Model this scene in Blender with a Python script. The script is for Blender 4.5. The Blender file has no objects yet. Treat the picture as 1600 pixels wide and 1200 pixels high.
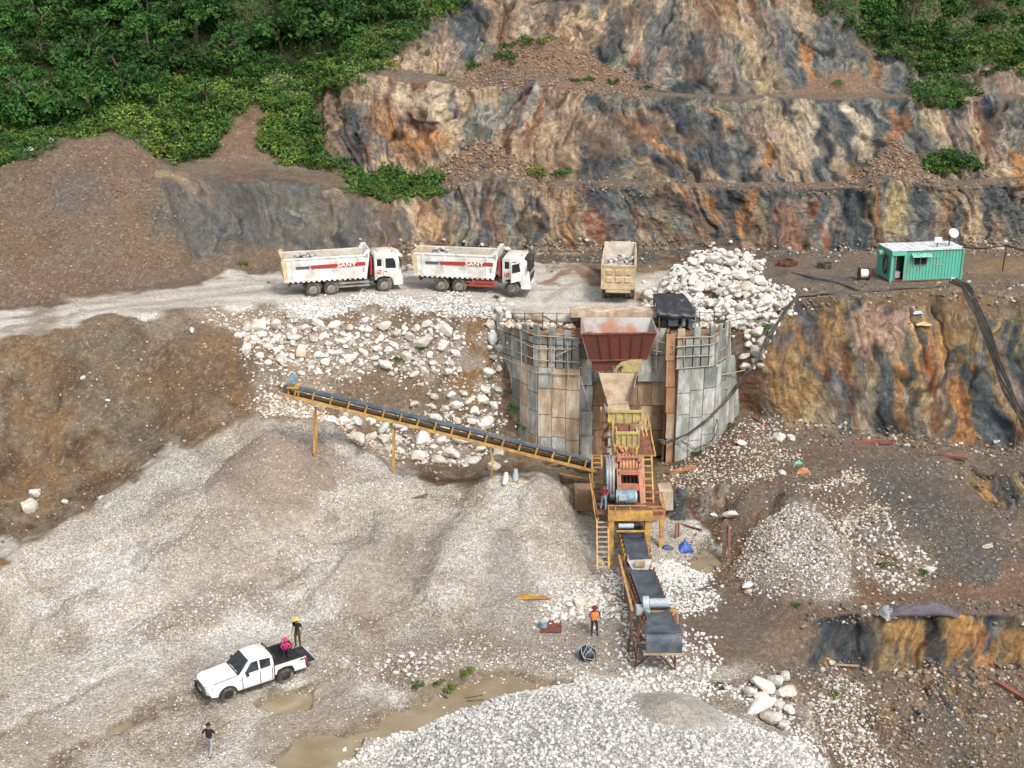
import bpy, math, random
import numpy as np
from math import sin, cos, tan, atan, radians, pi
from mathutils import Vector, Matrix, Euler
from mathutils.bvhtree import BVHTree

random.seed(7)
RNG = np.random.default_rng(11)
scene = bpy.context.scene
COL = scene.collection

# ------------------------------------------------------------------ camera, light, exposure
H, P, F = 35.5, radians(18.9), 2000.0          # camera height above the quarry floor, pitch down, focal length in photo pixels
cd = bpy.data.cameras.new('camera'); cam = bpy.data.objects.new('camera', cd); COL.objects.link(cam)
cam.location = (0, 0, H); cam.rotation_euler = (pi/2 - P, 0, 0)
cd.sensor_width = 36; cd.lens = 36 * F / 1600; cd.clip_start = 0.5; cd.clip_end = 2000
scene.camera = cam

world = bpy.data.worlds.new('World'); scene.world = world; world.use_nodes = True
wn = world.node_tree.nodes; wl = world.node_tree.links
wn.clear()
SUN_EL, SUN_AZ = radians(50), radians(150)     # azimuth clockwise from +Y: light comes from behind the camera's left shoulder
sky = wn.new('ShaderNodeTexSky'); sky.sky_type = 'NISHITA'; sky.sun_disc = False
sky.sun_elevation = SUN_EL; sky.sun_rotation = SUN_AZ; sky.dust_density = 4.0; sky.air_density = 1.0; sky.ozone_density = 1.0
hs = wn.new('ShaderNodeHueSaturation'); hs.inputs['Saturation'].default_value = 0.25
bg = wn.new('ShaderNodeBackground'); bg.inputs[1].default_value = 0.125
wo = wn.new('ShaderNodeOutputWorld')
wl.new(sky.outputs[0], hs.inputs['Color']); wl.new(hs.outputs[0], bg.inputs[0]); wl.new(bg.outputs[0], wo.inputs[0])
sd = bpy.data.lights.new('sun', 'SUN'); sun = bpy.data.objects.new('sun', sd); COL.objects.link(sun)
sd.energy = 1.5; sd.angle = radians(10); sd.color = (1.0, 0.965, 0.91)
sdir = Vector((sin(SUN_AZ)*cos(SUN_EL), cos(SUN_AZ)*cos(SUN_EL), sin(SUN_EL)))
sun.rotation_euler = sdir.to_track_quat('Z', 'Y').to_euler()
scene.view_settings.view_transform = 'Standard'; scene.view_settings.look = 'None'
scene.view_settings.gamma = 1.0; scene.view_settings.use_curve_mapping = False
scene.view_settings.exposure = 0.70

# ------------------------------------------------------------------ pixel <-> place helpers (photo pixels, 1600 x 1200)
def ang(v): return P + np.arctan((np.asarray(v, float) - 600) / F)
def zc_of(Y, Z): return Y*cos(P) + (H - Z)*sin(P)
def at(u, v, Y):
    Z = H - Y*float(np.tan(ang(v)))
    return Vector(((u-800)/F*zc_of(Y, Z), Y, Z))
def atz(u, v, Z):
    return at(u, v, (H - Z)/float(np.tan(ang(v))))
def pix(p):
    zc = p[1]*cos(P) + (H-p[2])*sin(P); yc = p[1]*sin(P) - (H-p[2])*cos(P)
    return 800 + F*p[0]/zc, 600 - F*yc/zc

# ------------------------------------------------------------------ numpy noise
TB = RNG.random((64, 64, 64), dtype=np.float32)
def vnoise(x, y, z):
    xi = np.floor(x); yi = np.floor(y); zi = np.floor(z)
    fx = (x-xi).astype(np.float32); fy = (y-yi).astype(np.float32); fz = (z-zi).astype(np.float32)
    fx = fx*fx*(3-2*fx); fy = fy*fy*(3-2*fy); fz = fz*fz*(3-2*fz)
    a = xi.astype(np.int32) & 63; b = yi.astype(np.int32) & 63; c = zi.astype(np.int32) & 63
    a1 = (a+1) & 63; b1 = (b+1) & 63; c1 = (c+1) & 63
    def L(p, q, t): return p + (q-p)*t
    return L(L(L(TB[a,b,c], TB[a1,b,c], fx), L(TB[a,b1,c], TB[a1,b1,c], fx), fy),
             L(L(TB[a,b,c1], TB[a1,b,c1], fx), L(TB[a,b1,c1], TB[a1,b1,c1], fx), fy), fz)
def fbm(x, y, z, o=4, g=0.5):
    s = 0; a = 1; t = 0
    for k in range(o):
        s = s + a*vnoise(x*2**k + 17.3*k, y*2**k + 5.1*k, z*2**k + 9.7*k); t += a; a *= g
    return s/t
def ridge(x, y, z, o=3, g=0.5):
    s = 0; a = 1; t = 0
    for k in range(o):
        s = s + a*(1-np.abs(2*vnoise(x*2**k+3.3*k, y*2**k+7.7*k, z*2**k+1.9*k)-1)); t += a; a *= g
    return s/t
def sstep(a, b, x):
    t = np.clip((x-a)/(b-a), 0, 1); return t*t*(3-2*t)

# ------------------------------------------------------------------ object helpers
def tag(o, label=None, cat=None, group=None, kind=None):
    if label: o['label'] = label
    if cat: o['category'] = cat
    if group: o['group'] = group
    if kind: o['kind'] = kind
    return o
def empty(name, loc=(0,0,0), rz=0.0, label=None, cat=None, group=None):
    o = bpy.data.objects.new(name, None); COL.objects.link(o)
    o.location = loc; o.rotation_euler = (0, 0, rz); o.empty_display_size = 0.2
    return tag(o, label, cat, group)
def np_mesh(name, V, Fc, mat=None, smooth=False, cols=None, attrs=None):
    """V (n,3), Fc (m,k) all faces with k corners"""
    V = np.asarray(V, np.float32); Fc = np.asarray(Fc, np.int32); m, k = Fc.shape
    me = bpy.data.meshes.new(name)
    me.vertices.add(len(V)); me.vertices.foreach_set('co', V.ravel())
    me.loops.add(m*k); me.loops.foreach_set('vertex_index', Fc.ravel())
    me.polygons.add(m); me.polygons.foreach_set('loop_start', np.arange(0, m*k, k, dtype=np.int32))
    me.polygons.foreach_set('loop_total', np.full(m, k, np.int32))
    me.update(calc_edges=True)
    me.polygons.foreach_set('use_smooth', np.full(m, smooth, bool))
    if cols is not None:
        a = me.color_attributes.new('col', 'FLOAT_COLOR', 'POINT')
        c4 = np.ones((len(V), 4), np.float32); c4[:, :3] = cols; a.data.foreach_set('color', c4.ravel())
    for n_, arr in (attrs or {}).items():
        a = me.attributes.new(n_, 'FLOAT', 'POINT'); a.data.foreach_set('value', np.asarray(arr, np.float32))
    if mat: me.materials.append(mat)
    return me
def obj(name, me, parent=None):
    o = bpy.data.objects.new(name, me); COL.objects.link(o)
    if parent: o.parent = parent
    return o
def kids(o): return [c for c in o.children]
def copy_tree(o, parent=None):
    c = o.copy(); COL.objects.link(c)
    if parent: c.parent = parent
    for ch in kids(o): copy_tree(ch, c)
    return c

class MB:
    """collects simple solids, then links them as ONE mesh object"""
    def __init__(s): s.v = []; s.f = []; s.m = []; s.mi = 0
    def add(s, vs, fs, M=None):
        b = len(s.v)
        for p in vs:
            p = Vector(p)
            s.v.append(M @ p if M is not None else p)
        for f in fs: s.f.append([b+i for i in f]); s.m.append(s.mi)
        return s
    def box(s, c, d, M=None, taper=1.0):
        x, y, z = d[0]/2, d[1]/2, d[2]/2; t = taper
        vs = [(-x,-y,-z),(x,-y,-z),(x,y,-z),(-x,y,-z),(-x*t,-y*t,z),(x*t,-y*t,z),(x*t,y*t,z),(-x*t,y*t,z)]
        vs = [(a+c[0], b+c[1], e+c[2]) for a, b, e in vs]
        return s.add(vs, [(0,3,2,1),(4,5,6,7),(0,1,5,4),(1,2,6,5),(2,3,7,6),(3,0,4,7)], M)
    def hexa(s, q):      # 8 points: bottom 4 ccw, top 4 ccw
        return s.add(q, [(0,3,2,1),(4,5,6,7),(0,1,5,4),(1,2,6,5),(2,3,7,6),(3,0,4,7)])
    def bar(s, a, b, w, h=None, up=(0,0,1)):
        a = Vector(a); b = Vector(b); h = h or w
        d = (b-a); L = d.length
        if L < 1e-6: return s
        d.normalize(); up = Vector(up)
        if abs(d.dot(up)) > 0.98: up = Vector((0,1,0)) if abs(d.y) < 0.9 else Vector((1,0,0))
        sx = d.cross(up).normalized(); uz = sx.cross(d)
        q = []
        for p in (a, b):
            for i, j in ((-1,-1),(1,-1),(1,1),(-1,1)): q.append(p + sx*(i*w/2) + uz*(j*h/2))
        return s.add(q, [(0,1,2,3),(7,6,5,4),(0,4,5,1),(1,5,6,2),(2,6,7,3),(3,7,4,0)])
    def tube(s, pts, r, n=6, cap=True):
        pts = [Vector(p) for p in pts]; m = len(pts); b = len(s.v)
        rs = r if isinstance(r, (list, tuple)) else [r]*m
        last = None
        for i, p in enumerate(pts):
            d = (pts[min(i+1, m-1)] - pts[max(i-1, 0)]).normalized()
            up = Vector((0,0,1)) if abs(d.z) < 0.95 else Vector((0,1,0))
            if last is not None and abs(last.dot(d)) < 0.99: up = last
            sx = d.cross(up).normalized(); uz = sx.cross(d); last = uz
            for k in range(n):
                t = 2*pi*k/n
                s.v.append(p + sx*(cos(t)*rs[i]) + uz*(sin(t)*rs[i]))
        for i in range(m-1):
            for k in range(n):
                k2 = (k+1) % n
                s.f.append([b+i*n+k, b+i*n+k2, b+(i+1)*n+k2, b+(i+1)*n+k]); s.m.append(s.mi)
        if cap:
            s.f.append([b+k for k in range(n)][::-1]); s.m.append(s.mi)
            s.f.append([b+(m-1)*n+k for k in range(n)]); s.m.append(s.mi)
        return s
    def prism(s, poly, a, b, axis='y'):     # polygon in the other two axes, extruded a..b along axis
        n = len(poly)
        def mk(p, t): return {'y': (p[0], t, p[1]), 'x': (t, p[0], p[1]), 'z': (p[0], p[1], t)}[axis]
        vs = [mk(p, a) for p in poly] + [mk(p, b) for p in poly]
        fs = [list(range(n)), list(range(n, 2*n))[::-1]] + [(i, i+n, (i+1) % n + n, (i+1) % n) for i in range(n)]
        return s.add(vs, fs)
    def disc(s, c, r, w, n=20, axis='y', r2=0.0):   # short cylinder or ring about an axis
        prof = [(r2, -w/2), (r, -w/2), (r, w/2), (r2, w/2)]
        b = len(s.v)
        for k in range(n):
            t = 2*pi*k/n
            for rr, ww in prof:
                q = {'y': (rr*cos(t), ww, rr*sin(t)), 'x': (ww, rr*cos(t), rr*sin(t)), 'z': (rr*cos(t), rr*sin(t), ww)}[axis]
                s.v.append(Vector(q) + Vector(c))
        for k in range(n):
            k2 = (k+1) % n
            for j in range(4):
                if r2 == 0 and j == 3: continue
                s.f.append([b+4*k+j, b+4*k2+j, b+4*k2+(j+1) % 4, b+4*k+(j+1) % 4]); s.m.append(s.mi)
        return s
    def build(s, name, mat, parent=None, smooth=False, bevel=0.0, sub=0):
        me = bpy.data.meshes.new(name); me.from_pydata([tuple(p) for p in s.v], [], s.f)
        mats = mat if isinstance(mat, (list, tuple)) else [mat]
        for m_ in mats: me.materials.append(m_)
        if len(mats) > 1: me.polygons.foreach_set('material_index', s.m)
        if bevel or sub or smooth:
            import bmesh
            bm = bmesh.new(); bm.from_mesh(me)
            bmesh.ops.remove_doubles(bm, verts=bm.verts, dist=1e-4)
            bmesh.ops.recalc_face_normals(bm, faces=bm.faces)
            if bevel:
                es = [e for e in bm.edges if len(e.link_faces) == 2 and e.calc_face_angle(0) > 0.5]
                bmesh.ops.bevel(bm, geom=es, offset=bevel, segments=2, profile=0.5, affect='EDGES', clamp_overlap=True)
            bm.to_mesh(me); bm.free()
        if smooth:
            me.polygons.foreach_set('use_smooth', [True]*len(me.polygons))
            me.set_sharp_from_angle(angle=radians(38))
        me.update()
        return obj(name, me, parent)

# ------------------------------------------------------------------ materials
def nodes_of(m):
    m.use_nodes = True; return m.node_tree.nodes, m.node_tree.links, m.node_tree.nodes['Principled BSDF']
MATS = {}
def mat(name, rgb, rough=0.7, metal=0.0, dirt=None, dirt_amt=0.45, scale=1.2, var=0.25, streak=0.0, bump=0.15, fine=14.0, coat=0.0):
    """painted / raw surface: base colour, a second dirt or rust colour in patches and vertical runs, fine grain"""
    if name in MATS: return MATS[name]
    m = bpy.data.materials.new(name); n, l, b = nodes_of(m)
    b.inputs['Roughness'].default_value = rough; b.inputs['Metallic'].default_value = metal
    b.inputs['Coat Weight'].default_value = coat
    tc = n.new('ShaderNodeTexCoord')
    mp = n.new('ShaderNodeMapping'); mp.inputs['Scale'].default_value = (1, 1, 0.36 if streak else 1)
    l.new(tc.outputs['Object'], mp.inputs[0])
    n1 = n.new('ShaderNodeTexNoise'); n1.inputs['Scale'].default_value = scale; n1.inputs['Detail'].default_value = 8; n1.inputs['Roughness'].default_value = 0.65
    l.new(mp.outputs[0], n1.inputs['Vector'])
    r1 = n.new('ShaderNodeMapRange'); r1.inputs['From Min'].default_value = 0.62 - dirt_amt*0.35; r1.inputs['From Max'].default_value = 0.80 - dirt_amt*0.30
    l.new(n1.outputs[0], r1.inputs[0])
    mx = n.new('ShaderNodeMix'); mx.data_type = 'RGBA'
    mx.inputs[6].default_value = (*rgb, 1); mx.inputs[7].default_value = (*(dirt or tuple(c*0.6 for c in rgb)), 1)
    l.new(r1.outputs[0], mx.inputs[0])
    n2 = n.new('ShaderNodeTexNoise'); n2.inputs['Scale'].default_value = fine; n2.inputs['Detail'].default_value = 5
    l.new(tc.outputs['Object'], n2.inputs['Vector'])
    r2 = n.new('ShaderNodeMapRange'); r2.inputs['From Min'].default_value = 0.3; r2.inputs['From Max'].default_value = 0.7
    r2.inputs['To Min'].default_value = 1-var; r2.inputs['To Max'].default_value = 1+var*0.6
    l.new(n2.outputs[0], r2.inputs[0])
    mu = n.new('ShaderNodeMix'); mu.data_type = 'RGBA'; mu.blend_type = 'MULTIPLY'; mu.inputs[0].default_value = 1
    l.new(mx.outputs[2], mu.inputs[6]); l.new(r2.outputs[0], mu.inputs[7]); l.new(mu.outputs[2], b.inputs['Base Color'])
    if bump:
        bp = n.new('ShaderNodeBump'); bp.inputs['Strength'].default_value = bump; bp.inputs['Distance'].default_value = 0.02
        l.new(n2.outputs[0], bp.inputs['Height']); l.new(bp.outputs[0], b.inputs['Normal'])
    MATS[name] = m; return m
def vcol_mat(name, rough=0.9, trans=0.0, fine=0.0, spec=0.3, rnd=0.0, bump=0.0):
    m = bpy.data.materials.new(name); n, l, b = nodes_of(m)
    b.inputs['Roughness'].default_value = rough; b.inputs['Specular IOR Level'].default_value = spec
    a = n.new('ShaderNodeAttribute'); a.attribute_name = 'col'
    out = a.outputs['Color']
    if rnd:
        oi = n.new('ShaderNodeObjectInfo'); r = n.new('ShaderNodeMapRange'); r.inputs['To Min'].default_value = 1-rnd; r.inputs['To Max'].default_value = 1+rnd*0.5
        l.new(oi.outputs['Random'], r.inputs[0])
        mu = n.new('ShaderNodeMix'); mu.data_type = 'RGBA'; mu.blend_type = 'MULTIPLY'; mu.inputs[0].default_value = 1
        l.new(out, mu.inputs[6]); l.new(r.outputs[0], mu.inputs[7]); out = mu.outputs[2]
    if fine:
        tc = n.new('ShaderNodeTexCoord'); t = n.new('ShaderNodeTexNoise'); t.inputs['Scale'].default_value = fine; t.inputs['Detail'].default_value = 6
        l.new(tc.outputs['Object'], t.inputs['Vector'])
        r = n.new('ShaderNodeMapRange'); r.inputs['From Min'].default_value = .3; r.inputs['From Max'].default_value = .7; r.inputs['To Min'].default_value = .7; r.inputs['To Max'].default_value = 1.15
        l.new(t.outputs[0], r.inputs[0])
        mu = n.new('ShaderNodeMix'); mu.data_type = 'RGBA'; mu.blend_type = 'MULTIPLY'; mu.inputs[0].default_value = 1
        l.new(out, mu.inputs[6]); l.new(r.outputs[0], mu.inputs[7]); out = mu.outputs[2]
        if bump:
            bp = n.new('ShaderNodeBump'); bp.inputs['Strength'].default_value = bump; bp.inputs['Distance'].default_value = 0.05
            l.new(t.outputs[0], bp.inputs['Height']); l.new(bp.outputs[0], b.inputs['Normal'])
    l.new(out, b.inputs['Base Color'])
    if trans:
        b.inputs['Transmission Weight'].default_value = 0
        tr = n.new('ShaderNodeBsdfTranslucent'); l.new(out, tr.inputs[0])
        ms = n.new('ShaderNodeMixShader'); ms.inputs[0].default_value = trans
        l.new(b.outputs[0], ms.inputs[1]); l.new(tr.outputs[0], ms.inputs[2]); l.new(ms.outputs[0], n['Material Output'].inputs[0])
    return m
# ------------------------------------------------------------------ terrain: one continuous sheet through break lines
# each break line: (u, v, kind, value) in photo pixels with the height (Z) or the distance (Y) it stands at
BLS = [
 ([(-300,1900,'Z',0),(1900,1900,'Z',-2)], 0),
 ([(-300,1210,'Z',0),(1200,1210,'Z',-.1),(1350,1210,'Z',-1.8),(1900,1215,'Z',-3)], 16),
 ([(-300,1062,'Z',0),(900,1062,'Z',0),(1180,1062,'Z',0),(1230,1058,'Y',58.6),(1330,1048,'Y',60.3),(1600,1045,'Y',60.5),(1900,1045,'Y',60)], 88),
 ([(-300,1000,'Z',.1),(900,985,'Z',.1),(1180,992,'Z',.35),(1240,980,'Y',61.2),(1330,955,'Y',61.8),(1450,958,'Y',61.4),(1600,958,'Y',61.7),(1900,955,'Y',61)], 60),
 ([(-300,970,'Z',.6),(200,945,'Z',.6),(600,935,'Z',.6),(850,925,'Z',.4),(940,905,'Z',.25),(1060,905,'Z',.2),(1160,915,'Z',.5),(1300,915,'Z',1.2),(1600,905,'Z',1.3),(1900,900,'Z',1.3)], 40),
 ([(-300,965,'Y',60),(-100,915,'Y',63),(0,880,'Y',66),(100,820,'Y',71),(250,722,'Y',76),(400,657,'Y',79),(470,659,'Y',79.5),(520,668,'Y',79),(570,702,'Y',77.5),(620,742,'Y',76),(660,766,'Y',75),(740,765,'Y',74.6),(800,757,'Y',75),(850,765,'Y',75),(885,785,'Y',74.5),(908,820,'Y',73),(945,840,'Y',72.6),(1030,835,'Y',73),(1100,838,'Y',73),(1140,825,'Y',74),(1250,815,'Z',1.8),(1400,790,'Z',2.4),(1600,800,'Z',2.6),(1900,800,'Z',2.6)], 120),
 ([(-300,955,'Y',61),(-100,905,'Y',64),(0,872,'Y',67),(100,812,'Y',72),(250,715,'Y',77),(400,650,'Y',80),(470,655,'Y',80.3),(520,666,'Y',80.5),(570,702,'Y',79),(620,743,'Y',78),(660,762,'Y',77.6),(740,765,'Y',77),(800,765,'Y',77),(860,772,'Y',76.6),(890,798,'Y',75.2),(925,805,'Y',75.2),(1035,812,'Y',75.2),(1130,812,'Y',75.2),(1160,780,'Z',2.2),(1250,770,'Z',2.4),(1400,745,'Z',2.8),(1510,750,'Y',79),(1560,800,'Y',76),(1640,850,'Y',74),(1900,860,'Y',73)], 10),
 ([(-300,930,'Y',62.6),(-100,880,'Y',66),(0,845,'Y',69),(100,785,'Y',74),(250,690,'Y',79),(400,640,'Y',81),(470,645,'Y',81.4),(520,655,'Y',81.5),(570,688,'Y',81.2),(620,735,'Y',80.2),(740,742,'Y',80.6),(860,745,'Y',80.5),(890,760,'Y',76.6),(930,766,'Y',76.2),(1040,764,'Y',76.2),(1130,760,'Y',76.4),(1160,745,'Z',2.4),(1250,735,'Z',2.6),(1400,720,'Z',2.9),(1500,715,'Z',3.0),(1540,742,'Y',79.5),(1600,738,'Y',79),(1900,745,'Y',78)], 42),
 ([(-300,880,'Y',66),(-100,815,'Y',70),(0,780,'Y',73),(100,720,'Y',77.5),(250,645,'Y',82),(400,620,'Y',83),(470,632,'Y',83),(540,665,'Y',83.4),(600,705,'Y',83.6),(660,718,'Y',83.6),(755,728,'Y',83.8),(772,668,'Y',88.2),(790,672,'Y',88.2),(820,690,'Y',87.3),(860,705,'Y',87.0),(905,712,'Y',87.8),(1050,712,'Y',87.6),(1100,690,'Y',88),(1160,640,'Y',90.0),(1200,655,'Y',88.8),(1300,668,'Y',88.5),(1500,690,'Y',88),(1600,700,'Y',87),(1900,720,'Y',85)], 50),
 ([(-300,570,'Z',9.9),(0,532,'Z',10.3),(150,506,'Z',10.5),(300,484,'Z',10.7),(450,470,'Z',10.8),(700,464,'Z',10.8),(780,474,'Z',10.7),(800,492,'Z',10.4),(910,499,'Z',10.4),(1030,499,'Z',10.4),(1100,497,'Z',10.4),(1165,500,'Z',10.2),(1200,490,'Z',10.5),(1240,466,'Z',10.8),(1350,462,'Z',10.8),(1500,452,'Z',10.8),(1600,456,'Z',10.8),(1900,470,'Z',10.8)], 150),
 ([(-300,520,'Z',10.1),(0,482,'Z',10.5),(200,450,'Z',10.8),(430,414,'Z',10.8),(560,402,'Z',10.8),(700,397,'Z',10.8),(900,390,'Z',10.8),(1150,388,'Z',10.8),(1300,392,'Z',10.8),(1400,392,'Z',10.8),(1600,386,'Z',10.8),(1900,386,'Z',10.8)], 62),
 ([(-300,320,'Y',100),(0,264,'Y',106),(30,248,'Y',107),(90,224,'Y',108),(150,211,'Y',109),(205,214,'Y',109),(235,240,'Y',108.6),(265,268,'Y',108.2),(300,284,'Y',108),(400,284,'Y',108),(500,292,'Y',108.5),(560,306,'Y',109),(640,312,'Y',109.5),(720,298,'Y',110),(800,291,'Y',110),(900,291,'Y',110),(1000,292,'Y',110),(1150,293,'Y',110),(1300,296,'Y',110),(1450,293,'Y',110),(1600,286,'Y',110),(1900,280,'Y',110)], 105),
 ([(-300,300,'Y',106),(0,258,'Y',109),(90,235,'Y',112),(150,222,'Y',113),(210,226,'Y',113),(245,256,'Y',117),(300,254,'Y',118),(400,253,'Y',118),(480,262,'Y',117),(560,276,'Y',115),(640,290,'Y',113),(720,284,'Y',113),(900,283,'Y',112.6),(1150,286,'Y',112.6),(1300,284,'Y',113),(1450,282,'Y',113),(1600,277,'Y',113),(1900,272,'Y',113)], 22),
 ([(-300,200,'Y',128),(0,150,'Y',130),(200,120,'Y',130),(400,130,'Y',128),(480,160,'Y',124),(540,120,'Y',121),(640,128,'Y',120),(720,136,'Y',119.5),(900,140,'Y',119),(1000,149,'Y',119),(1150,155,'Y',119),(1400,153,'Y',119.5),(1600,154,'Y',120),(1900,150,'Y',120)], 125),
 ([(-300,170,'Y',134),(0,110,'Y',136),(200,85,'Y',136),(400,95,'Y',134),(480,120,'Y',129),(540,100,'Y',126),(640,110,'Y',124),(720,124,'Y',122.5),(850,120,'Y',122.5),(1000,144,'Y',121.6),(1150,150,'Y',121.6),(1400,146,'Y',122),(1600,148,'Y',123),(1900,140,'Y',123)], 16),
 ([(-300,-60,'Y',160),(0,-80,'Y',160),(400,-80,'Y',155),(650,-70,'Y',142),(900,-70,'Y',134),(1150,-70,'Y',133),(1300,-70,'Y',134),(1450,-70,'Y',140),(1600,-70,'Y',145),(1900,-70,'Y',150)], 130),
 ([(-300,-300,'Y',250),(1900,-300,'Y',250)], 14),
]
US = np.concatenate([np.linspace(-300, -8, 36), np.linspace(0, 1600, 741), np.linspace(1608, 1900, 36)])
UG = np.arange(-300, 1901, 4.0)
KER = np.exp(-0.5*(np.arange(-6, 7)/2.2)**2); KER /= KER.sum()
WOB = {2: 8, 3: 11, 6: 3, 7: 3, 8: 4, 9: 2.5, 10: 2, 11: 5, 12: 2, 13: 6, 14: 3}
def line_of(pts, k=0):
    us, vs, ys = [], [], []
    for u, v, k, val in pts:
        us.append(u); vs.append(v)
        ys.append(val if k == 'Y' else (H-val)/float(np.tan(ang(v))))
    def sm(a):
        g = np.interp(UG, us, a); g = np.concatenate([np.full(6, g[0]), g, np.full(6, g[-1])])
        return np.interp(US, UG, np.convolve(g, KER, 'valid'))
    v = sm(vs); y = sm(ys)
    if k in WOB:
        w = (fbm(US/55.0+k*7.7, US*0+k, US*0+.5, 4, .6)-.5)*2*WOB[k]*1.6; v = v+w; y = y+w*.06
    return v, y
LV = [line_of(b[0], k) for k, b in enumerate(BLS)]
rowsV, rowsY, rowsS = [], [], []
for k in range(1, len(BLS)):
    n = BLS[k][1]
    v0, y0 = LV[k-1]; v1, y1 = LV[k]
    z0 = H - y0*np.tan(ang(v0)); z1 = H - y1*np.tan(ang(v1))
    for i in range(n):
        t = i/n
        rowsY.append(y0+(y1-y0)*t); rowsV.append(z0+(z1-z0)*t); rowsS.append(np.full(len(US), k-1+t))
rowsY.append(LV[-1][1]); rowsV.append(H - LV[-1][1]*np.tan(ang(LV[-1][0]))); rowsS.append(np.full(len(US), len(BLS)-1.0))
TY = np.array(rowsY); TZ = np.array(rowsV); TS = np.array(rowsS)
def smooth_rows(A, s):
    k = int(3*s)+1; ker = np.exp(-0.5*(np.arange(-k, k+1)/s)**2); ker /= ker.sum()
    Ap = np.concatenate([np.repeat(A[:1], k, 0), A, np.repeat(A[-1:], k, 0)])
    out = np.zeros_like(A)
    for i, w in enumerate(ker): out += w*Ap[i:i+len(A)]
    return out
TY = smooth_rows(TY, 1.8); TZ = smooth_rows(TZ, 1.8)
UU = np.repeat(US[None, :], len(TY), 0)
TX = (UU-800)/F*zc_of(TY, TZ)
VV = 600 + F*np.tan(np.arctan((H-TZ)/TY) - P)
NR, NC = TY.shape

WUx = (fbm(TX*.45, TY*.45, TZ*.45, 4)-.5)*2; WVx = (fbm(TX*.45+31, TY*.45+7, TZ*.45, 4)-.5)*2
WU = UU + WUx*26; WV = VV + WVx*26         # wobbly photo coordinates: soft, natural zone borders
WU2 = UU + WUx*70; WV2 = VV + WVx*70
def inpoly(px, py, poly):
    r = np.zeros(px.shape, bool); n = len(poly); j = n-1
    for i in range(n):
        xi, yi = poly[i]; xj, yj = poly[j]
        if yi != yj:
            r ^= ((yi > py) != (yj > py)) & (px < (xj-xi)*(py-yi)/(yj-yi)+xi)
        j = i
    return r
def seg_dist(px, py, a, b):
    dx, dy = b[0]-a[0], b[1]-a[1]; L2 = dx*dx+dy*dy+1e-9
    t = np.clip(((px-a[0])*dx+(py-a[1])*dy)/L2, 0, 1)
    return np.hypot(px-a[0]-t*dx, py-a[1]-t*dy), t
def pmask(poly, soft=8, wob=1):
    px, py = (WU, WV) if wob == 1 else ((WU2, WV2) if wob == 2 else (UU, VV))
    xs = [p[0] for p in poly]; ys = [p[1] for p in poly]
    m = np.zeros(px.shape, np.float32)
    sel = (px > min(xs)-soft) & (px < max(xs)+soft) & (py > min(ys)-soft) & (py < max(ys)+soft)
    x = px[sel]; y = py[sel]
    ins = inpoly(x, y, poly)
    d = np.full(x.shape, 1e9)
    for i in range(len(poly)):
        dd, _ = seg_dist(x, y, poly[i-1], poly[i]); d = np.minimum(d, dd)
    sd_ = np.where(ins, d, -d)
    m[sel] = sstep(-soft, soft, sd_)
    return m
def smask(pts, w, soft=None, wob=1):
    """stroke mask through points; w = half width (or list)"""
    px, py = (WU, WV) if wob == 1 else ((WU2, WV2) if wob == 2 else (UU, VV))
    ws = w if isinstance(w, (list, tuple)) else [w]*len(pts)
    W = max(ws)*1.8
    xs = [p[0] for p in pts]; ys = [p[1] for p in pts]
    m = np.zeros(px.shape, np.float32)
    sel = (px > min(xs)-W) & (px < max(xs)+W) & (py > min(ys)-W) & (py < max(ys)+W)
    x = px[sel]; y = py[sel]; best = np.zeros(x.shape)
    for i in range(len(pts)-1):
        d, t = seg_dist(x, y, pts[i], pts[i+1]); ww = ws[i]+(ws[i+1]-ws[i])*t
        best = np.maximum(best, 1-sstep(0.55, 1.5, d/ww))
    if len(pts) == 1:
        d = np.hypot(x-pts[0][0], y-pts[0][1]); best = 1-sstep(.55, 1.5, d/ws[0])
    m[sel] = best
    return m
def segm(a, b, u0=-999, u1=9999, us=12):
    """mask of rows between break lines a..b, limited in u"""
    return ((TS >= a) & (TS < b)) * sstep(u0-us, u0+us, UU) * (1-sstep(u1-us, u1+us, UU))

# -------- zones
RK = np.zeros(UU.shape)                       # bare rock
RK = np.maximum(RK, segm(2, 3, 1200)*sstep(1225, 1330, WU2+40*(fbm(TX*1.3,TY*1.3,TZ*1.3,3)-.5))*sstep(1.9,2.15,TS+.3*WUx)*(1-sstep(2.9,3.0,TS)))
RK = np.maximum(RK, segm(6, 7, 1020, 1160)*sstep(1030,1050,WU2)*(1-sstep(1115,1140,WU2))); RK = np.maximum(RK, segm(6, 7, 1520))
RK = np.maximum(RK, segm(7.9, 9.0, 1192) * (1-.9*sstep(470, 455, VV)))
RK = np.maximum(RK, segm(10, 11.1, 455)); RK = np.maximum(RK, segm(12, 13.05, 500)); RK = np.maximum(RK, segm(14, 15, 590))
RK = RK * (1-pmask([(1240,440),(1600,430),(1600,505),(1520,490),(1430,488),(1300,478)], 10))
lowrock = pmask([(1370,1062),(1460,1056),(1620,1050),(1620,1225),(1480,1225),(1400,1150),(1350,1100)], 14, 2)*sstep(.42,.56,fbm(TX*.35+5, TY*.35, TZ*.35, 4, .6))
RK = np.maximum(RK, lowrock*.55)
def sub(mask, f=1.0):
    global RK
    RK = RK*(1-mask*f)
talus = [pmask([(690,130),(760,85),(850,62),(930,85),(1010,132),(1050,146),(900,150),(740,142)], 12),
         pmask([(640,292),(680,262),(760,225),(830,258),(880,290)], 12),
         pmask([(1310,292),(1370,262),(1410,238),(1450,270),(1480,292)], 9),
         pmask([(1220,150),(1260,120),(1340,118),(1400,150)], 8),
         smask([(560,300),(585,340),(600,372)], [18,30,36])]
for t_ in talus: sub(t_)
RK = np.clip(RK, 0, 1).astype(np.float32)
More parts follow.
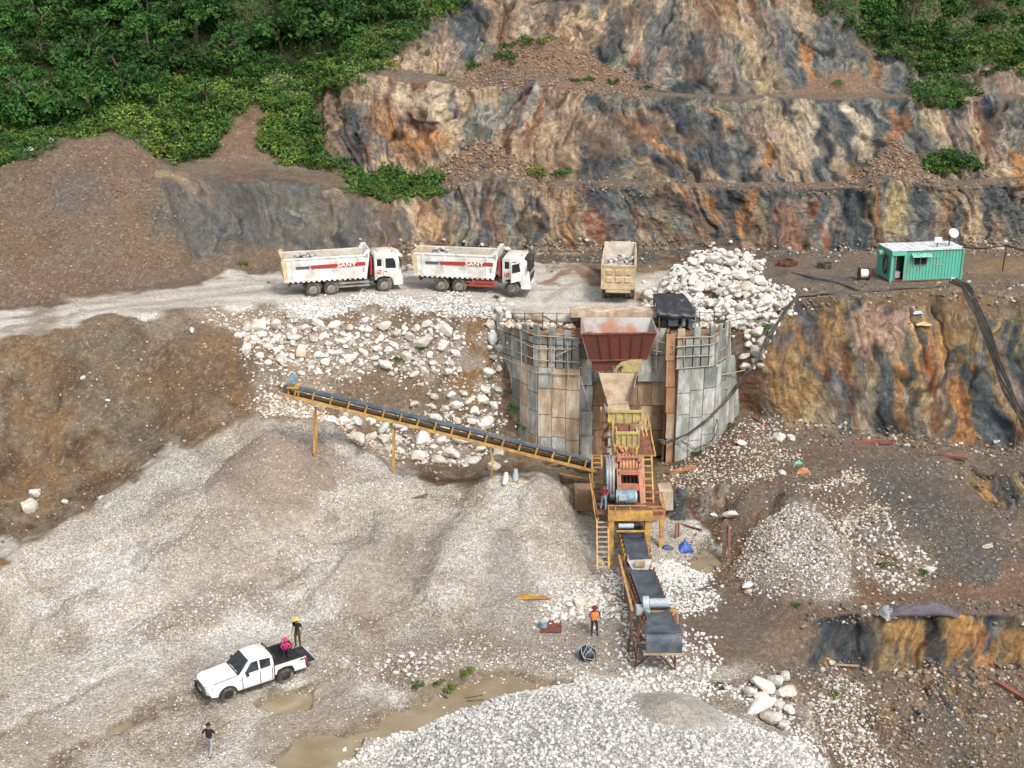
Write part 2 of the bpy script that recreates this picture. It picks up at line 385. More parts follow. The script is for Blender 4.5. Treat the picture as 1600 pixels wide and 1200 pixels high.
leftdark = pmask([(255,288),(330,282),(420,286),(520,296),(600,315),(640,330),(640,400),(430,392),(300,400),(240,360)], 14)
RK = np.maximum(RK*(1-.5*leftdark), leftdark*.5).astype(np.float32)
VEG = np.zeros(UU.shape, np.float32)          # where plants cover the slope
VEGP = [([(-320,-200),(740,-200),(735,-5),(700,12),(655,45),(635,75),(585,118),(560,125),(500,150),(485,182),(500,200),(512,240),(470,252),(415,238),(405,205),(420,180),(400,160),(365,180),(352,215),(330,248),(270,252),(232,240),(205,208),(150,206),(90,222),(30,248),(-5,272),(-320,330)], 1.0),
        ([(1255,-100),(1262,5),(1330,25),(1345,55),(1380,75),(1420,100),(1450,120),(1500,118),(1530,105),(1605,112),(1910,120),(1910,-100)], 1.0),
        ([(1425,128),(1480,115),(1525,135),(1525,158),(1480,168),(1430,155)], .9),
        ([(1448,240),(1475,226),(1500,244),(1530,262),(1510,272),(1450,268)], 1.0),
        ([(530,290),(560,272),(620,262),(680,275),(705,295),(680,308),(600,310),(540,306)], 1.0),
        ([(455,240),(500,238),(560,262),(540,275),(480,258)], .8)]
for p_, w_ in VEGP: VEG = np.maximum(VEG, pmask(p_, 7)*w_)

# -------- large bumps (height in metres, photo position)
def bump(pts, w, h): 
    global TZ
    TZ = TZ + smask(pts, w, wob=1)*h
bump([(320,600),(385,590)], [70,48], 1.3); bump([(420,600)], 26, .5)
bump([(180,560),(120,660)], 55, .5); bump([(60,600),(40,700)], 30, -.5)
bump([(240,870),(420,800),(620,790)], 26, .55); bump([(120,960),(330,880),(520,850)], 20, .45); bump([(60,900),(300,830)], 16, -.35); bump([(230,1000),(350,950)], 26, .4); bump([(60,1000),(200,930)], 18, .35); bump([(380,960),(480,920)], 18, .35); bump([(480,800),(560,850)], 22, -.35); bump([(600,830),(560,900),(500,960)], 18, .4); bump([(700,930),(760,960)], 30, .3); bump([(640,960),(560,1000)], 20, .3)
bump([(810,775),(760,850),(700,920)], [60,60,46], .85); bump([(850,800),(860,880)], [34,42], .45); bump([(520,680),(580,730),(640,765)], [16,18,12], .35); bump([(560,880),(520,930)], 40, .3)
bump([(1060,455),(1110,430),(1150,452)], [22,34,30], .8); bump([(1130,492),(1200,482)], [14,18], .5)
bump([(840,100)], 75, .7); bump([(765,262)], 52, .9); bump([(1400,272)], 45, .9)
bump([(1250,815),(1250,870)], [40,80], 1.1); bump([(1380,830),(1420,880)], 30, .35)
bump([(1450,830),(1520,870)], 60, .4)
for q_ in ([(150,1165),(260,1125),(345,1100)],[(440,1080),(520,1050),(640,1035)],[(460,1095),(560,1062),(680,1045)],[(30,1215),(180,1130),(330,1098)], [(90,1170),(220,1110),(330,1080)], [(-20,1150),(120,1080),(300,1030)]): bump(q_, 5, -.15)
bump([(620,1115),(760,1078),(860,1066)], [24,26,18], -.3); bump([(490,1175)], 55, -.12); bump([(435,1096)], 30, -.1)
bump([(1100,875)], 38, -.3); bump([(690,1060)], 40, .35)
bump([(265,300),(282,395)], [7,10], -.35); bump([(505,310),(520,392)], [6,12], -.5)

# -------- strata coordinate for the rock
sh_pts = [(560,200,.5),(680,180,.2),(760,200,-.5),(840,190,-.55),(900,200,-.2),(1000,200,.9),(1080,250,1.0),(1160,200,.35),(1300,200,.45),(1400,200,.5),(1450,200,.7),(1560,200,-.6),
          (640,60,.3),(800,40,.1),(960,60,-.7),(1040,60,-.5),(1120,60,.2),(1250,60,.4),(1400,110,.2),(650,340,.1),(760,340,.3),(850,340,.1),(960,340,.3),(1060,340,.9),(1150,340,.1),(1300,340,.05),(1400,340,.2),(1550,340,.3),
          (1240,560,.3),(1330,560,.35),(1400,560,.1),(1480,560,-.15),(1560,600,.35),(1400,1000,-.4),(1550,1000,-.6),(1560,800,.3),(1080,790,0)]
SHR = np.zeros(UU.shape); WS = np.zeros(UU.shape)
for u_, v_, s_ in sh_pts:
    w_ = np.exp(-(((UU-u_)/60)**2+((VV-v_)/55)**2)/2)+1e-7; SHR += w_*s_; WS += w_
SHR /= WS
ZREF = np.where(TS < 4, 0.5, np.where(TS < 9.2, 6.5, np.where(TS < 11.5, 13.5, np.where(TS < 13.5, 19.5, 27.0))))
wx = (fbm(TX*.22, TY*.22, TZ*.22, 4)-.5)*2; wz = (fbm(TX*.22+9, TY*.22+44, TZ*.22, 4)-.5)*2
Q = TX + SHR*(TZ-ZREF) + wx*1.9 + (fbm(TX*.9, TY*.9, TZ*.9, 3)-.5)*.8
R = TZ - SHR*.5*TX + wz*2.0
S0 = TY*.25
n_big = fbm(Q*.42, R*.07, S0*.3, 3); n_mid = fbm(Q*1.5+40, R*.22, S0, 4); n_fin = fbm(Q*5+11, R*.8, S0*3, 4, .6)
rid1 = ridge(Q*.75, R*.16, S0, 4, .55); rid2 = ridge(Q*2.3+5, R*.5+9, S0*2, 3, .6)
blocky = fbm(TX*1.3+50, TY*1.3, TZ*1.3, 5, .55)
crev = sstep(.86, .97, ridge(Q*.55+77, R*.12+3, S0, 2, .35))
stp = fbm(Q*.85+5, R*.13, S0*.5, 3); stp = np.floor(stp*11)/11 + .35*(stp*11 % 1)**3/11      # ledges where a bed breaks off
stp2 = fbm(TX*.9+8, TY*.9, TZ*1.3, 4); stp2 = np.floor(stp2*12)/12
rock_d = (n_big-.5)*.55 + (stp-.5)*1.6 + (stp2-.5)*1.0 + (rid1-.6)*.35 + (rid2-.6)*.16 + (blocky-.5)*.45 + (n_fin-.5)*.16 - crev*.25
soil_d = (fbm(TX*.35, TY*.35, TZ*.35, 3)-.5)*.55 + (fbm(TX*1.7, TY*1.7, TZ*1.7, 4, .6)-.5)*.26
clod = fbm(TX*4.2, TY*4.2, TZ*4.2, 3, .6)
FLAT = np.clip(segm(0, 4.2) + segm(9.05, 10), 0, 1)*(1-.0)
soil_amp = 1 - .68*FLAT
rock_d = rock_d*(.82-.30*np.clip(segm(7.9, 9.05, 1185)+segm(2,3,1240), 0, 1))
D = RK*rock_d + (1-RK)*(soil_d*soil_amp + (clod-.5)*.10*(1-.5*FLAT))
# normals of the smooth sheet
def grad(A): return np.gradient(A, axis=0), np.gradient(A, axis=1)
TX = (UU-800)/F*zc_of(TY, TZ)
(xr, xc), (yr, yc_), (zr, zc2) = grad(TX), grad(TY), grad(TZ)
nx = yc_*zr - zc2*yr; ny = zc2*xr - xc*zr; nz = xc*yr - yc_*xr
ln = np.sqrt(nx*nx+ny*ny+nz*nz)+1e-9; sg = np.sign(nz.mean()); nx, ny, nz = nx/ln*sg, ny/ln*sg, nz/ln*sg
nx, ny, nz = smooth_rows(nx, 3), smooth_rows(ny, 3), smooth_rows(nz, 3)
lockrow = sstep(0, .4, TS)
GX, GY, GZ = TX+nx*D*lockrow, TY+ny*D*lockrow, TZ+nz*D*lockrow

# hollows that hold water, levelled: (name, outline, water height, label)
PUDDLES = [('p', [(545,1135),(590,1112),(660,1092),(715,1066),(780,1054),(850,1052),(895,1064),(850,1084),(770,1096),(710,1112),(650,1130),(595,1146),(555,1146)], -.16, 'long muddy brown puddle behind the coarse white heap'),
 ('p', [(430,1185),(470,1152),(520,1144),(566,1152),(560,1184),(520,1204),(450,1210)], -.20, 'muddy puddle at the bottom edge left of the coarse heap'),
 ('p', [(405,1104),(432,1082),(482,1078),(478,1102),(430,1118)], -.14, 'small muddy puddle behind the pickup'),
 ('p', [(178,1132),(195,1124),(212,1126),(200,1135)], -.12, 'tiny puddle in the wheel rut'),
 ('p', [(1066,885),(1085,862),(1110,858),(1118,875),(1100,895)], -.02, 'ochre puddle in the pit beside the blue tarp'),
 ('p', [(230,281),(250,274),(290,276),(275,284)], 16.75, 'small yellow puddle on the left terrace')]
PUDM = []
for nm, poly, Z, lb in PUDDLES:
    m = np.maximum(pmask(poly, 12, 1), 0)
    if Z > 5: m = m*(TS > 11)*(TS < 12.3)
    core = GZ[m > .7]; Z = float(np.median(core))-.10 if len(core) else Z
    GZ = GZ + sstep(.1, .6, m)*(Z-.07-GZ)*.96; PUDM.append((m, Z, lb))
# ------------------------------------------------------------------ colours of the ground and rock (what each place is made of)
DARK = np.array((.040,.050,.060)); SLATE = np.array((.085,.098,.105)); GREY = np.array((.17,.165,.15)); TAN = np.array((.40,.30,.18)); CREAM = np.array((.45,.365,.25))
ORNG = np.array((.36,.165,.055)); RUST = np.array((.17,.065,.032)); PINK = np.array((.28,.20,.155)); OLIV = np.array((.20,.175,.095)); BRWN = np.array((.135,.088,.058))
GRAV = np.array((.60,.535,.45)); WHT = np.array((.66,.63,.58)); DIRT = np.array((.155,.104,.062)); GDIRT = np.array((.170,.142,.105)); OCHR = np.array((.30,.16,.055))
def ramp(t, stops):
    xs = [s[0] for s in stops]; return np.stack([np.interp(t, xs, [s[1][k] for s in stops]) for k in range(3)], -1)
def spread(n, c=.5, k=1.0): return np.clip((n-c)*k+.5, 0, 1)
def mixc(C, m, c): return C + (np.asarray(c)-C)*m[..., None]
patch = spread(fbm(Q*.20+4, R*.07+2, S0*.3, 3), .5, 3.2); t1 = spread(.62*n_big+.38*n_mid, .5, 3.2)
warm = ramp(t1, [(0,BRWN*1.5),(.16,PINK*.95),(.34,np.array((.33,.24,.155))),(.5,np.array((.42,.33,.215))),(.62,np.array((.34,.20,.10))),(.72,np.array((.39,.31,.205))),(.86,PINK*1.1),(1,RUST*1.4)])
cool = ramp(t1, [(0,DARK*1.5),(.25,SLATE*1.2),(.4,np.array((.15,.155,.14))),(.52,GREY*1.15),(.64,OLIV*1.1),(.78,SLATE*1.4),(.9,GREY*1.2),(1,DARK*1.6)])
cw = sstep(.33, .56, patch*.7+.3*spread(n_mid,.5,2))
rock = cool*(1-cw[..., None])+warm*cw[..., None]
qf = np.clip(segm(7.9, 9.05, 1185)+lowrock+segm(2,3,1240)+segm(6,7,1500), 0, 1).astype(np.float32)   # ochre and olive faces low on the right
rockq = ramp(t1, [(0,DARK*1.4),(.12,SLATE),(.28,OLIV*.9),(.45,OCHR),(.6,OLIV*1.35),(.75,ORNG*.8),(.88,PINK*.8),(1,SLATE)])
rock = rock + (rockq-rock)*qf[..., None]
t2 = spread(fbm(Q*3.1+90, R*.45, S0*2, 4, .6), .5, 3.0)
rock2 = ramp(t2, [(0,DARK),(.22,SLATE),(.42,GREY*1.1),(.6,TAN),(.78,CREAM),(1,PINK)])
rock = rock*.80 + rock2*.20*np.array((.9,.9,.88))
# hand-placed masses seen in the cliff: (points, half width, colour, strength)
RS = [
 # second tier, left
 ([(548,170),(560,200),(545,240)], [16,28,26], DARK*1.3, .8), ([(575,170),(600,235)], 14, SLATE, .6), ([(520,160),(510,230)], 22, BRWN*1.5, .7),
 ([(640,150),(690,165),(690,205)], [18,30,22], CREAM*.95, .75), ([(600,170),(625,230),(655,240)], 20, ORNG*.75+PINK*.2, .7), ([(640,178),(690,205)], 4, DARK, .9),
 ([(620,215),(680,225)], 16, ORNG*.9, .65), ([(705,150),(715,185)], 6, SLATE, .7), ([(740,180),(770,190),(800,175)], [12,16,12], GREY*1.6, .6),
 ([(850,150),(845,175),(825,225)], [5,8,7], RUST*1.2, .85), ([(835,150),(810,205)], 8, GREY*1.5, .6), ([(870,160),(900,250)], 22, PINK*.8, .5), ([(800,210),(870,260)], 18, BRWN*1.3, .6),
 # dark diagonal belt
 ([(910,200),(950,262),(930,280)], [10,24,28], DARK, .85), ([(915,150),(960,180),(1010,230),(1060,270),(1120,300)], [8,10,9,10,9], DARK*1.1, .8),
 ([(985,150),(1040,200),(1085,250)], [6,8,6], SLATE, .7), ([(1040,165),(1090,200),(1110,250)], [10,14,12], DARK*1.2, .75), ([(975,180),(1030,215),(1055,240)], 7, ORNG*1.1, .7), ([(1005,165),(1050,195)], 8, TAN, .6),
 ([(1000,240),(1050,290),(1060,310)], 9, TAN*.8, .6), ([(930,300),(960,340),(975,380)], [22,26,24], SLATE*1.3, .8), ([(1000,300),(1080,330),(1150,385)], [8,9,8], DARK, .75), ([(990,330),(1060,385)], 16, ORNG*.6, .5),
 ([(1070,260),(1100,300),(1110,385)], 18, BRWN*1.5, .55), ([(1120,300),(1130,385)], 12, SLATE, .7), ([(1170,170),(1165,250)], 5, DARK*.8, .9), ([(1150,205)], 9, DARK*.6, .9),
 ([(1120,200),(1135,260)], 12, DARK*1.3, .8), ([(1100,170),(1150,195)], 8, ORNG*.8+PINK*.3, .6),
 # second tier, right
 ([(1180,170),(1200,280)], 18, PINK*.95, .7), ([(1215,170),(1230,230)], 12, TAN*.85, .6), ([(1195,215),(1198,245)], 6, ORNG, .8),
 ([(1250,165),(1262,225)], 16, CREAM*.9, .8), ([(1280,190),(1300,250),(1305,278)], [9,12,10], DARK*1.1, .85), ([(1290,165),(1320,215),(1335,250)], [6,9,7], SLATE, .8), ([(1325,165),(1345,210),(1360,245)], [11,13,11], CREAM*1.05, .85), ([(1305,240),(1325,275)], 10, TAN, .6),
 ([(1335,260),(1345,275)], 8, ORNG*.7, .6), ([(1400,180),(1395,235)], 14, RUST*.9+ORNG*.35, .75), ([(1360,190),(1380,235)], 8, SLATE, .6), ([(1430,190),(1450,230)], 10, SLATE, .7), ([(1445,180),(1470,220)], 8, OLIV*1.2, .6),
 ([(1490,190),(1495,220)], 7, DARK*1.2, .6), ([(1520,165),(1500,225)], 12, PINK*.95, .65), ([(1560,170),(1545,240)], 10, BRWN*1.1, .7), ([(1580,200),(1560,250)], 12, PINK, .6), ([(1575,160)], 10, SLATE, .7), ([(1590,260),(1595,280)], [14,12], ORNG, .85),
 # top tier
 ([(985,20),(955,70),(940,110)], [16,18,14], DARK*1.2, .8), ([(1010,0),(1030,60),(1000,130)], [14,16,14], SLATE, .75), ([(1090,60),(1080,130),(1065,150)], [16,18,16], DARK, .85), ([(1050,20),(1060,90)], 12, SLATE, .6),
 ([(1040,80),(1020,130)], 8, PINK, .7), ([(860,0),(866,30)], 10, DARK*1.4, .7), ([(868,40),(880,60)], 8, ORNG*.6, .7), ([(905,30),(930,60)], 12, TAN*.9, .6), ([(930,60),(920,100)], 12, BRWN*1.1, .7),
 ([(690,40),(700,110)], 12, PINK, .6), ([(720,60),(735,90)], 8, SLATE, .6), ([(770,10),(780,70)], 18, BRWN*1.7, .6), ([(660,70),(670,115)], 10, TAN*.7, .6),
 ([(1120,50),(1130,140)], 14, PINK*.9, .75), ([(1155,40),(1180,100),(1200,140)], [13,16,15], TAN*.9, .75), ([(1110,10),(1150,20)], 14, ORNG*.6+TAN*.3, .6), ([(1190,20),(1220,90)], 12, PINK*.9, .7), ([(1225,20),(1250,70)], 14, GREY, .7), ([(1262,75),(1275,125)], [8,11], ORNG, .85), ([(1215,60),(1245,130)], 6, SLATE, .7),
 ([(1290,10),(1300,70)], 18, SLATE*1.1, .8), ([(1330,50),(1340,90)], 14, SLATE*.9, .7), ([(1145,115),(1150,140)], 7, DARK, .8), ([(1405,120),(1410,140)], 14, SLATE, .75), ([(1365,110),(1375,130)], 8, ORNG*.8, .7), ([(1360,40),(1365,90)], 12, BRWN*1.1, .7),
 ([(1550,130),(1600,130)], 14, PINK*.7, .6),
 # first tier
 ([(560,330),(545,392)], [14,16], DARK*1.4, .75), ([(600,320),(595,380)], 14, ORNG*.55, .6), ([(622,330),(640,390)], 8, SLATE*1.2, .75), ([(680,320),(690,385)], 22, ORNG*.55+PINK*.3, .65), ([(740,300),(745,350)], 14, PINK, .7), ([(768,310),(775,385)], 12, RUST*1.2+PINK*.2, .6),
 ([(790,300),(800,340)], 8, DARK*1.5, .7), ([(812,310),(820,370)], 12, TAN*.85, .65), ([(835,320),(850,375)], 9, DARK*1.2, .8), ([(865,310),(870,380)], 12, TAN*.75, .6), ([(890,330),(900,385)], 10, ORNG*.6, .7),
 ([(1110,310),(1120,340)], 8, ORNG, .75), ([(1180,310),(1172,350)], 14, ORNG*1.1, .9), ([(1150,310),(1155,370)], 10, DARK*1.4, .7), ([(1200,315),(1205,375)], 9, OLIV*1.3, .6), ([(1235,330),(1240,370)], 15, RUST*1.3+PINK*.2, .8), ([(1255,310),(1262,370)], 9, PINK*.8, .6),
 ([(1275,310),(1272,340)], 7, RUST*1.1, .9), ([(1292,372)], [10], RUST*1.5, .9), ([(1310,310),(1315,360)], 10, PINK, .6), ([(1340,300),(1345,370)], [10,12], DARK*1.2, .85), ([(1365,310),(1370,370)], 9, ORNG*.6, .6), ([(1410,310),(1400,350)], 20, OLIV*1.3+ORNG*.3, .8),
 ([(1440,290),(1450,370)], 14, SLATE, .8), ([(1480,290),(1485,360)], 10, ORNG*.7+PINK*.3, .6), ([(1510,290),(1530,350)], 13, TAN*.8, .6), ([(1545,290),(1550,370)], 10, SLATE*.9, .7), ([(1580,310),(1590,380)], 18, SLATE, .75), ([(1300,385),(1450,385)], 8, SLATE, .6),
 ([(655,385),(900,388)], 6, BRWN, .5),
 # right quarry face below the cabin
 ([(1215,560),(1240,600),(1230,640)], [20,32,28], ORNG*.55+OLIV*.4, .7), ([(1245,480),(1270,520)], 14, DARK*1.3, .75), ([(1205,520),(1225,530)], 16, SLATE*1.2, .7), ([(1262,560),(1290,600)], 7, DARK*1.4, .75), ([(1285,490),(1290,560)], 13, ORNG*.7+OLIV*.3, .8), ([(1325,490),(1335,545)], 7, SLATE*.9, .7),
 ([(1380,485),(1370,520),(1360,550)], [40,40,26], PINK*1.0+RUST*.4, .8), ([(1320,545),(1330,640)], [8,6], RUST*.8, .8), ([(1290,560),(1290,600)], 4, RUST*.7, .8), ([(1370,560),(1385,600),(1400,680)], [14,16,14], SLATE*1.1, .7), ([(1340,600),(1360,660)], 14, CREAM*.6, .6),
 ([(1400,570),(1410,660)], 10, OCHR*1.2, .75), ([(1440,560),(1450,600)], [16,14], OCHR*1.25, .85), ([(1455,555),(1452,620)], 7, RUST*1.2, .8), ([(1480,530),(1485,620)], [12,16], OCHR*1.3, .85), ([(1445,530),(1442,600)], 4, SLATE*.9, .8), ([(1500,600),(1505,700)], [18,20], ORNG*1.1, .9), ([(1512,600),(1508,650)], 5, RUST, .8),
 ([(1475,590),(1480,650),(1470,680)], 8, SLATE, .75), ([(1505,545),(1480,585)], 4, SLATE, .85), ([(1530,560),(1545,620),(1555,690)], [10,14,18], SLATE*1.2, .85), ([(1515,700)], 12, RUST*1.2, .8), ([(1450,640),(1455,670)], 6, RUST*.8, .8), ([(1420,620),(1440,680)], 8, GREY*1.3, .6), ([(1265,650)], 16, OLIV*1.6, .7), ([(1295,620),(1300,670)], 16, GREY*.9, .6),
 ([(1570,540),(1580,640)], 10, PINK*.9, .7), ([(1590,520),(1600,600)], 10, DARK*1.3, .8), ([(1270,470),(1260,490)], 16, SLATE, .6),
 # outcrop low right
 ([(1310,960),(1330,1000),(1325,1040)], [28,36,30], DARK*1.25, .92), ([(1400,990),(1440,1010)], [24,26], OCHR*1.2, .8), ([(1465,960),(1450,1040)], [10,12], DARK, .85), ([(1500,970),(1490,1020)], [20,16], OCHR*1.4, .85), ([(1530,1000),(1540,1040)], 22, ORNG*1.1, .7), ([(1560,985),(1540,1015)], 9, SLATE*1.4, .8), ([(1590,1000),(1600,1040)], 12, OCHR*1.3, .8), ([(1580,965)], 20, SLATE, .7),
 ([(1385,1120),(1400,1160)], [18,26], OCHR*.8, .7),
 # small faces
 ([(1055,770),(1050,805)], 12, DARK*1.3, .6), ([(1082,765),(1080,810)], 9, RUST, .7), ([(1115,765),(1118,800)], 11, PINK*1.1, .8), ([(1135,790)], 10, DARK*1.4, .6),
 ([(1530,760),(1545,820)], [16,14], OCHR*1.15, .85), ([(1570,760),(1590,800)], 12, SLATE*1.1, .8), ([(1580,820),(1600,850)], 16, OLIV*1.4, .7),
]
RSM = np.zeros(UU.shape)
for pts, w, c, s in RS:
    m = smask(pts, w, wob=1)*s
    m = m*sstep(.15, .5, .5*spread(n_mid,.5,2.2)+.6*m)
    rock = mixc(rock, m.astype(np.float32)*.95, np.asarray(c)*(1.0))
rock = rock*(.74+.50*spread(n_fin,.5,2.2))[..., None]
rock = mixc(rock, sstep(.80,.92,ridge(Q*1.6+12, R*.16, S0, 3, .6))*.55, DARK*1.2)
rock = rock*(1-.62*crev)[..., None]
vn = ridge(TX*.9+WUx*2, TY*.9, TZ*.9+WVx*2, 3, .5)
rock = mixc(rock, sstep(.80,.93,vn)*.5, DARK*1.1); rock = mixc(rock, sstep(.88,.97,ridge(Q*1.9+33, R*.3, S0, 3, .6))*.22, CREAM*.8)
rock = mixc(rock, sstep(.56,.72,fbm(TX*.25+3,TY*.25,TZ*.25+8,5,.6))*.55, np.array((.20,.125,.08)))   # washed-down mud

# soil base: brown with stony grey, orange patches
sn = fbm(TX*.5, TY*.5, TZ*.5, 5, .6); sn2 = fbm(TX*1.4+70, TY*1.4, TZ*1.4, 4, .6)
soil = ramp(spread(sn,.5,2.6), [(0,BRWN*.75),(.35,DIRT),(.6,GDIRT),(.8,DIRT*1.25),(1,np.array((.205,.13,.072)))])
soil = soil*(.72+.6*spread(sn2,.5,2))[..., None]
C = soil.copy()
GV = np.full(UU.shape, .12)                    # how stony (pebbles in the material)
def lay(m, c, gv=None, var=.0):
    global C, GV
    C = mixc(C, m, np.asarray(c)); 
    if gv is not None: GV = GV + (gv-GV)*m
# quarry floor: pale crushed stone
floor = pmask([(-400,1300),(-400,990),(-100,925),(0,893),(100,822),(250,722),(330,690),(400,652),(520,664),(570,698),(620,742),(700,752),(800,757),(870,765),(905,800),(945,830),(1060,810),(1110,830),(1130,860),(1060,905),(1040,960),(1090,1000),(1180,1040),(1270,1100),(1330,1300)], 5, 1)
gcol = ramp(spread(fbm(TX*.18, TY*.18, TZ*.4, 5, .6),.5,2.8), [(0,GRAV*.66),(.3,GRAV*.88),(.6,np.array((.575,.52,.45))),(.85,np.array((.62,.58,.52))),(1,WHT*1.03)])
gcol = mixc(gcol, sstep(.52,.70,fbm(TX*.33+21, TY*.33, TZ*.6, 5, .62))*.6, np.array((.31,.245,.18)))
C = C + (gcol-C)*floor[..., None]; GV = GV + (.8-GV)*floor
GS = [ # darker, browner, greyer drifts on the floor
 ([(250,880),(330,850),(400,800)], [16,22,14], (.25,.19,.145), .6), ([(230,990),(330,965)], 22, (.25,.18,.13), .6), ([(370,920),(450,900)], 14, (.27,.21,.16), .5), ([(560,850),(620,870),(680,850)], [30,46,34], (.25,.22,.19), .55),
 ([(790,880),(800,930)], [26,40], (.24,.22,.20), .65), ([(330,920),(420,950)], 18, (.28,.22,.17), .5), ([(560,955),(580,985)], 24, (.25,.17,.12), .55), ([(40,1210),(180,1135),(330,1098)], 9, (.20,.145,.10), .8), ([(90,1175),(220,1112),(320,1082)], 7, (.22,.16,.115), .7), ([(-20,1155),(120,1085),(300,1030)], 6, (.27,.21,.16), .5),
 ([(500,1050),(600,1030),(760,1010)], [30,24,20], (.27,.21,.165), .6), ([(620,1045),(700,1075)], [22,30], (.22,.16,.12), .7), ([(730,1020),(900,1000),(960,1040)], [20,26,30], (.28,.23,.19), .6), ([(500,1080),(560,1110)], 26, (.27,.22,.18), .6), ([(560,1130),(640,1100)], 18, (.20,.13,.085), .6),
 ([(1000,960),(1090,990),(1180,1020)], [30,36,30], (.23,.175,.13), .7), ([(300,1060),(520,1000)], 20, (.30,.24,.19), .5), ([(470,1130),(420,1160)], 30, (.30,.24,.19), .5), ([(900,880),(950,900)], 18, (.33,.27,.22), .5), ([(850,780),(880,800)], 20, (.36,.29,.24), .6),
 ([(640,745),(720,752),(790,745)], [12,14,10], (.19,.125,.08), .9), ([(600,735),(640,745)], 10, (.2,.14,.09), .8), ([(950,920),(965,950)], 16, (.26,.16,.10), .6),
 ([(480,700),(560,740),(600,770)], [14,20,12], (.30,.235,.19), .6)]
for pts, w, c, s in GS: lay(smask(pts, w)*s*sstep(.3,.6,sn2+.15), c, .6)
for pts, w, c, s in [([(60,880),(180,800),(280,720)], [10,16,22], (.60,.57,.52), .6), ([(150,1010),(230,1035)], 22, (.60,.58,.54), .6), ([(640,1100),(740,1062),(870,1058),(1000,1070)], [6,7,9,12], (.66,.63,.58), .85), ([(0,850),(20,870)], 16, (.58,.55,.5), .7), ([(1020,850),(1060,870)], [30,26], (.52,.46,.39), .7),
                     ([(520,680),(600,740),(700,775)], [14,16,10], (.58,.54,.49), .7), ([(930,1060),(1150,1045)], [10,14], (.52,.47,.41), .7), ([(250,760),(330,740)], 16, (.6,.57,.52), .5)]:
    lay(smask(pts, w)*s, c)
for pts, w, c, s in [([(560,1150),(640,1125),(720,1090),(880,1050)], [22,22,26,20], (.33,.275,.215), .8), ([(420,1165),(520,1130),(590,1100)], [26,30,22], (.33,.27,.21), .75), ([(370,1100),(440,1110),(500,1080)], [18,20,18], (.34,.28,.22), .6), ([(0,1180),(120,1120),(300,1050)], [20,22,14], (.36,.30,.24), .45), ([(380,670),(430,720),(420,790),(400,860)], [14,40,60,40], (.33,.27,.21), .5), ([(330,900),(250,960)], [20,26], (.29,.235,.185), .5), ([(640,870),(560,940)], [24,28], (.30,.25,.21), .5)]:
    lay(smask(pts, w, wob=2)*s, c, .35)
# haul road and bench
road = pmask([(-400,560),(-400,530),(0,483),(200,453),(430,424),(560,418),(700,408),(830,402),(900,405),(935,430),(1010,420),(1060,430),(1010,470),(1040,500),(900,502),(800,492),(780,476),(700,466),(450,470),(300,486),(150,507),(0,534),(-400,590)], 5)
rcol = ramp(spread(fbm(TX*.12, TY*.9, TZ*.3, 5, .6),.5,2.6), [(0,np.array((.44,.38,.32))),(.5,np.array((.58,.53,.47))),(1,np.array((.66,.63,.58)))])
C = C + (rcol-C)*road[..., None]; GV = GV + (.45-GV)*road
bench = segm(9.0, 10.0, 1120)*(1-road); lay(bench*.9, (.17,.135,.105), .3)
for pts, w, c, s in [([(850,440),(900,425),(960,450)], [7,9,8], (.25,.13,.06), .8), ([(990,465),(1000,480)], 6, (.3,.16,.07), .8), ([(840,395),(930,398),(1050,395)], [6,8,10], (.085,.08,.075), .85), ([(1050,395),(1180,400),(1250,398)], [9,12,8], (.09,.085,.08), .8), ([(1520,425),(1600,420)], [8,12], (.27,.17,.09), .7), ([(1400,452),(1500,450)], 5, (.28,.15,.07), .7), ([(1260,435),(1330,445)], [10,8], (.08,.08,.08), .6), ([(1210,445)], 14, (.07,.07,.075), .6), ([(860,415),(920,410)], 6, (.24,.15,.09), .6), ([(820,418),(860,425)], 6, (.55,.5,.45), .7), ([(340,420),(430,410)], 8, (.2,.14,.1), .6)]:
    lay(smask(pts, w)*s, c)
for pts, w, c, s in [([(0,515),(200,478),(430,452)], 3, (.33,.27,.22), .5), ([(0,500),(200,464),(430,440)], 3, (.36,.3,.25), .5), ([(850,470),(900,440),(1000,430)], 4, (.4,.33,.27), .6)]: lay(smask(pts, w, wob=0)*s, c)
# stone-set slope and left soil slope
lay(pmask([(300,486),(450,474),(700,470),(780,480),(800,500),(790,640),(780,735),(620,735),(560,700),(520,665),(400,650),(370,560),(300,520)], 12)*.72, (.36,.305,.25), .75)
lay(pmask([(200,500),(330,484),(400,540),(380,580),(240,560)], 20)*.5, (.33,.27,.22), .6)
lay(pmask([(430,470),(700,466),(780,478),(770,490),(600,485),(500,490),(430,484)], 5)*.85, (.60,.57,.53), .8)
for pts, w, c, s in [([(460,495),(560,500)], 12, DIRT*1.0, .75), ([(620,490),(700,495)], [14,12], DIRT*.9, .8), ([(735,500),(740,560),(730,600)], [12,16,18], OCHR*.7, .8), ([(520,620),(600,600),(720,620)], [22,26,22], DIRT*.9, .8), ([(560,690),(600,660),(700,650)], 16, DIRT*.85, .75), ([(640,735),(760,730)], 14, DIRT*.85, .8),
                     ([(320,600),(400,590)], [60,40], DIRT*1.0, .7), ([(340,570),(350,650)], [10,12], OCHR*.85, .4), ([(60,500),(80,620),(50,760)], [30,36,30], DIRT*1.05, .6), ([(50,760),(60,800)], 20, OCHR*.7, .3), ([(90,660),(95,740)], 14, OCHR*.8, .35), ([(180,620),(220,680)], 40, GDIRT*.8, .6), ([(110,555),(200,560)], 30, GDIRT*.85, .5),
                     ([(780,600),(775,680)], 12, DIRT*.8, .7), ([(1160,600),(1190,640)], [14,16], RUST*1.1, .6), ([(1165,540),(1180,600)], 14, BRWN, .6)]:
    lay(smask(pts, w, wob=2)*s, c, .25)
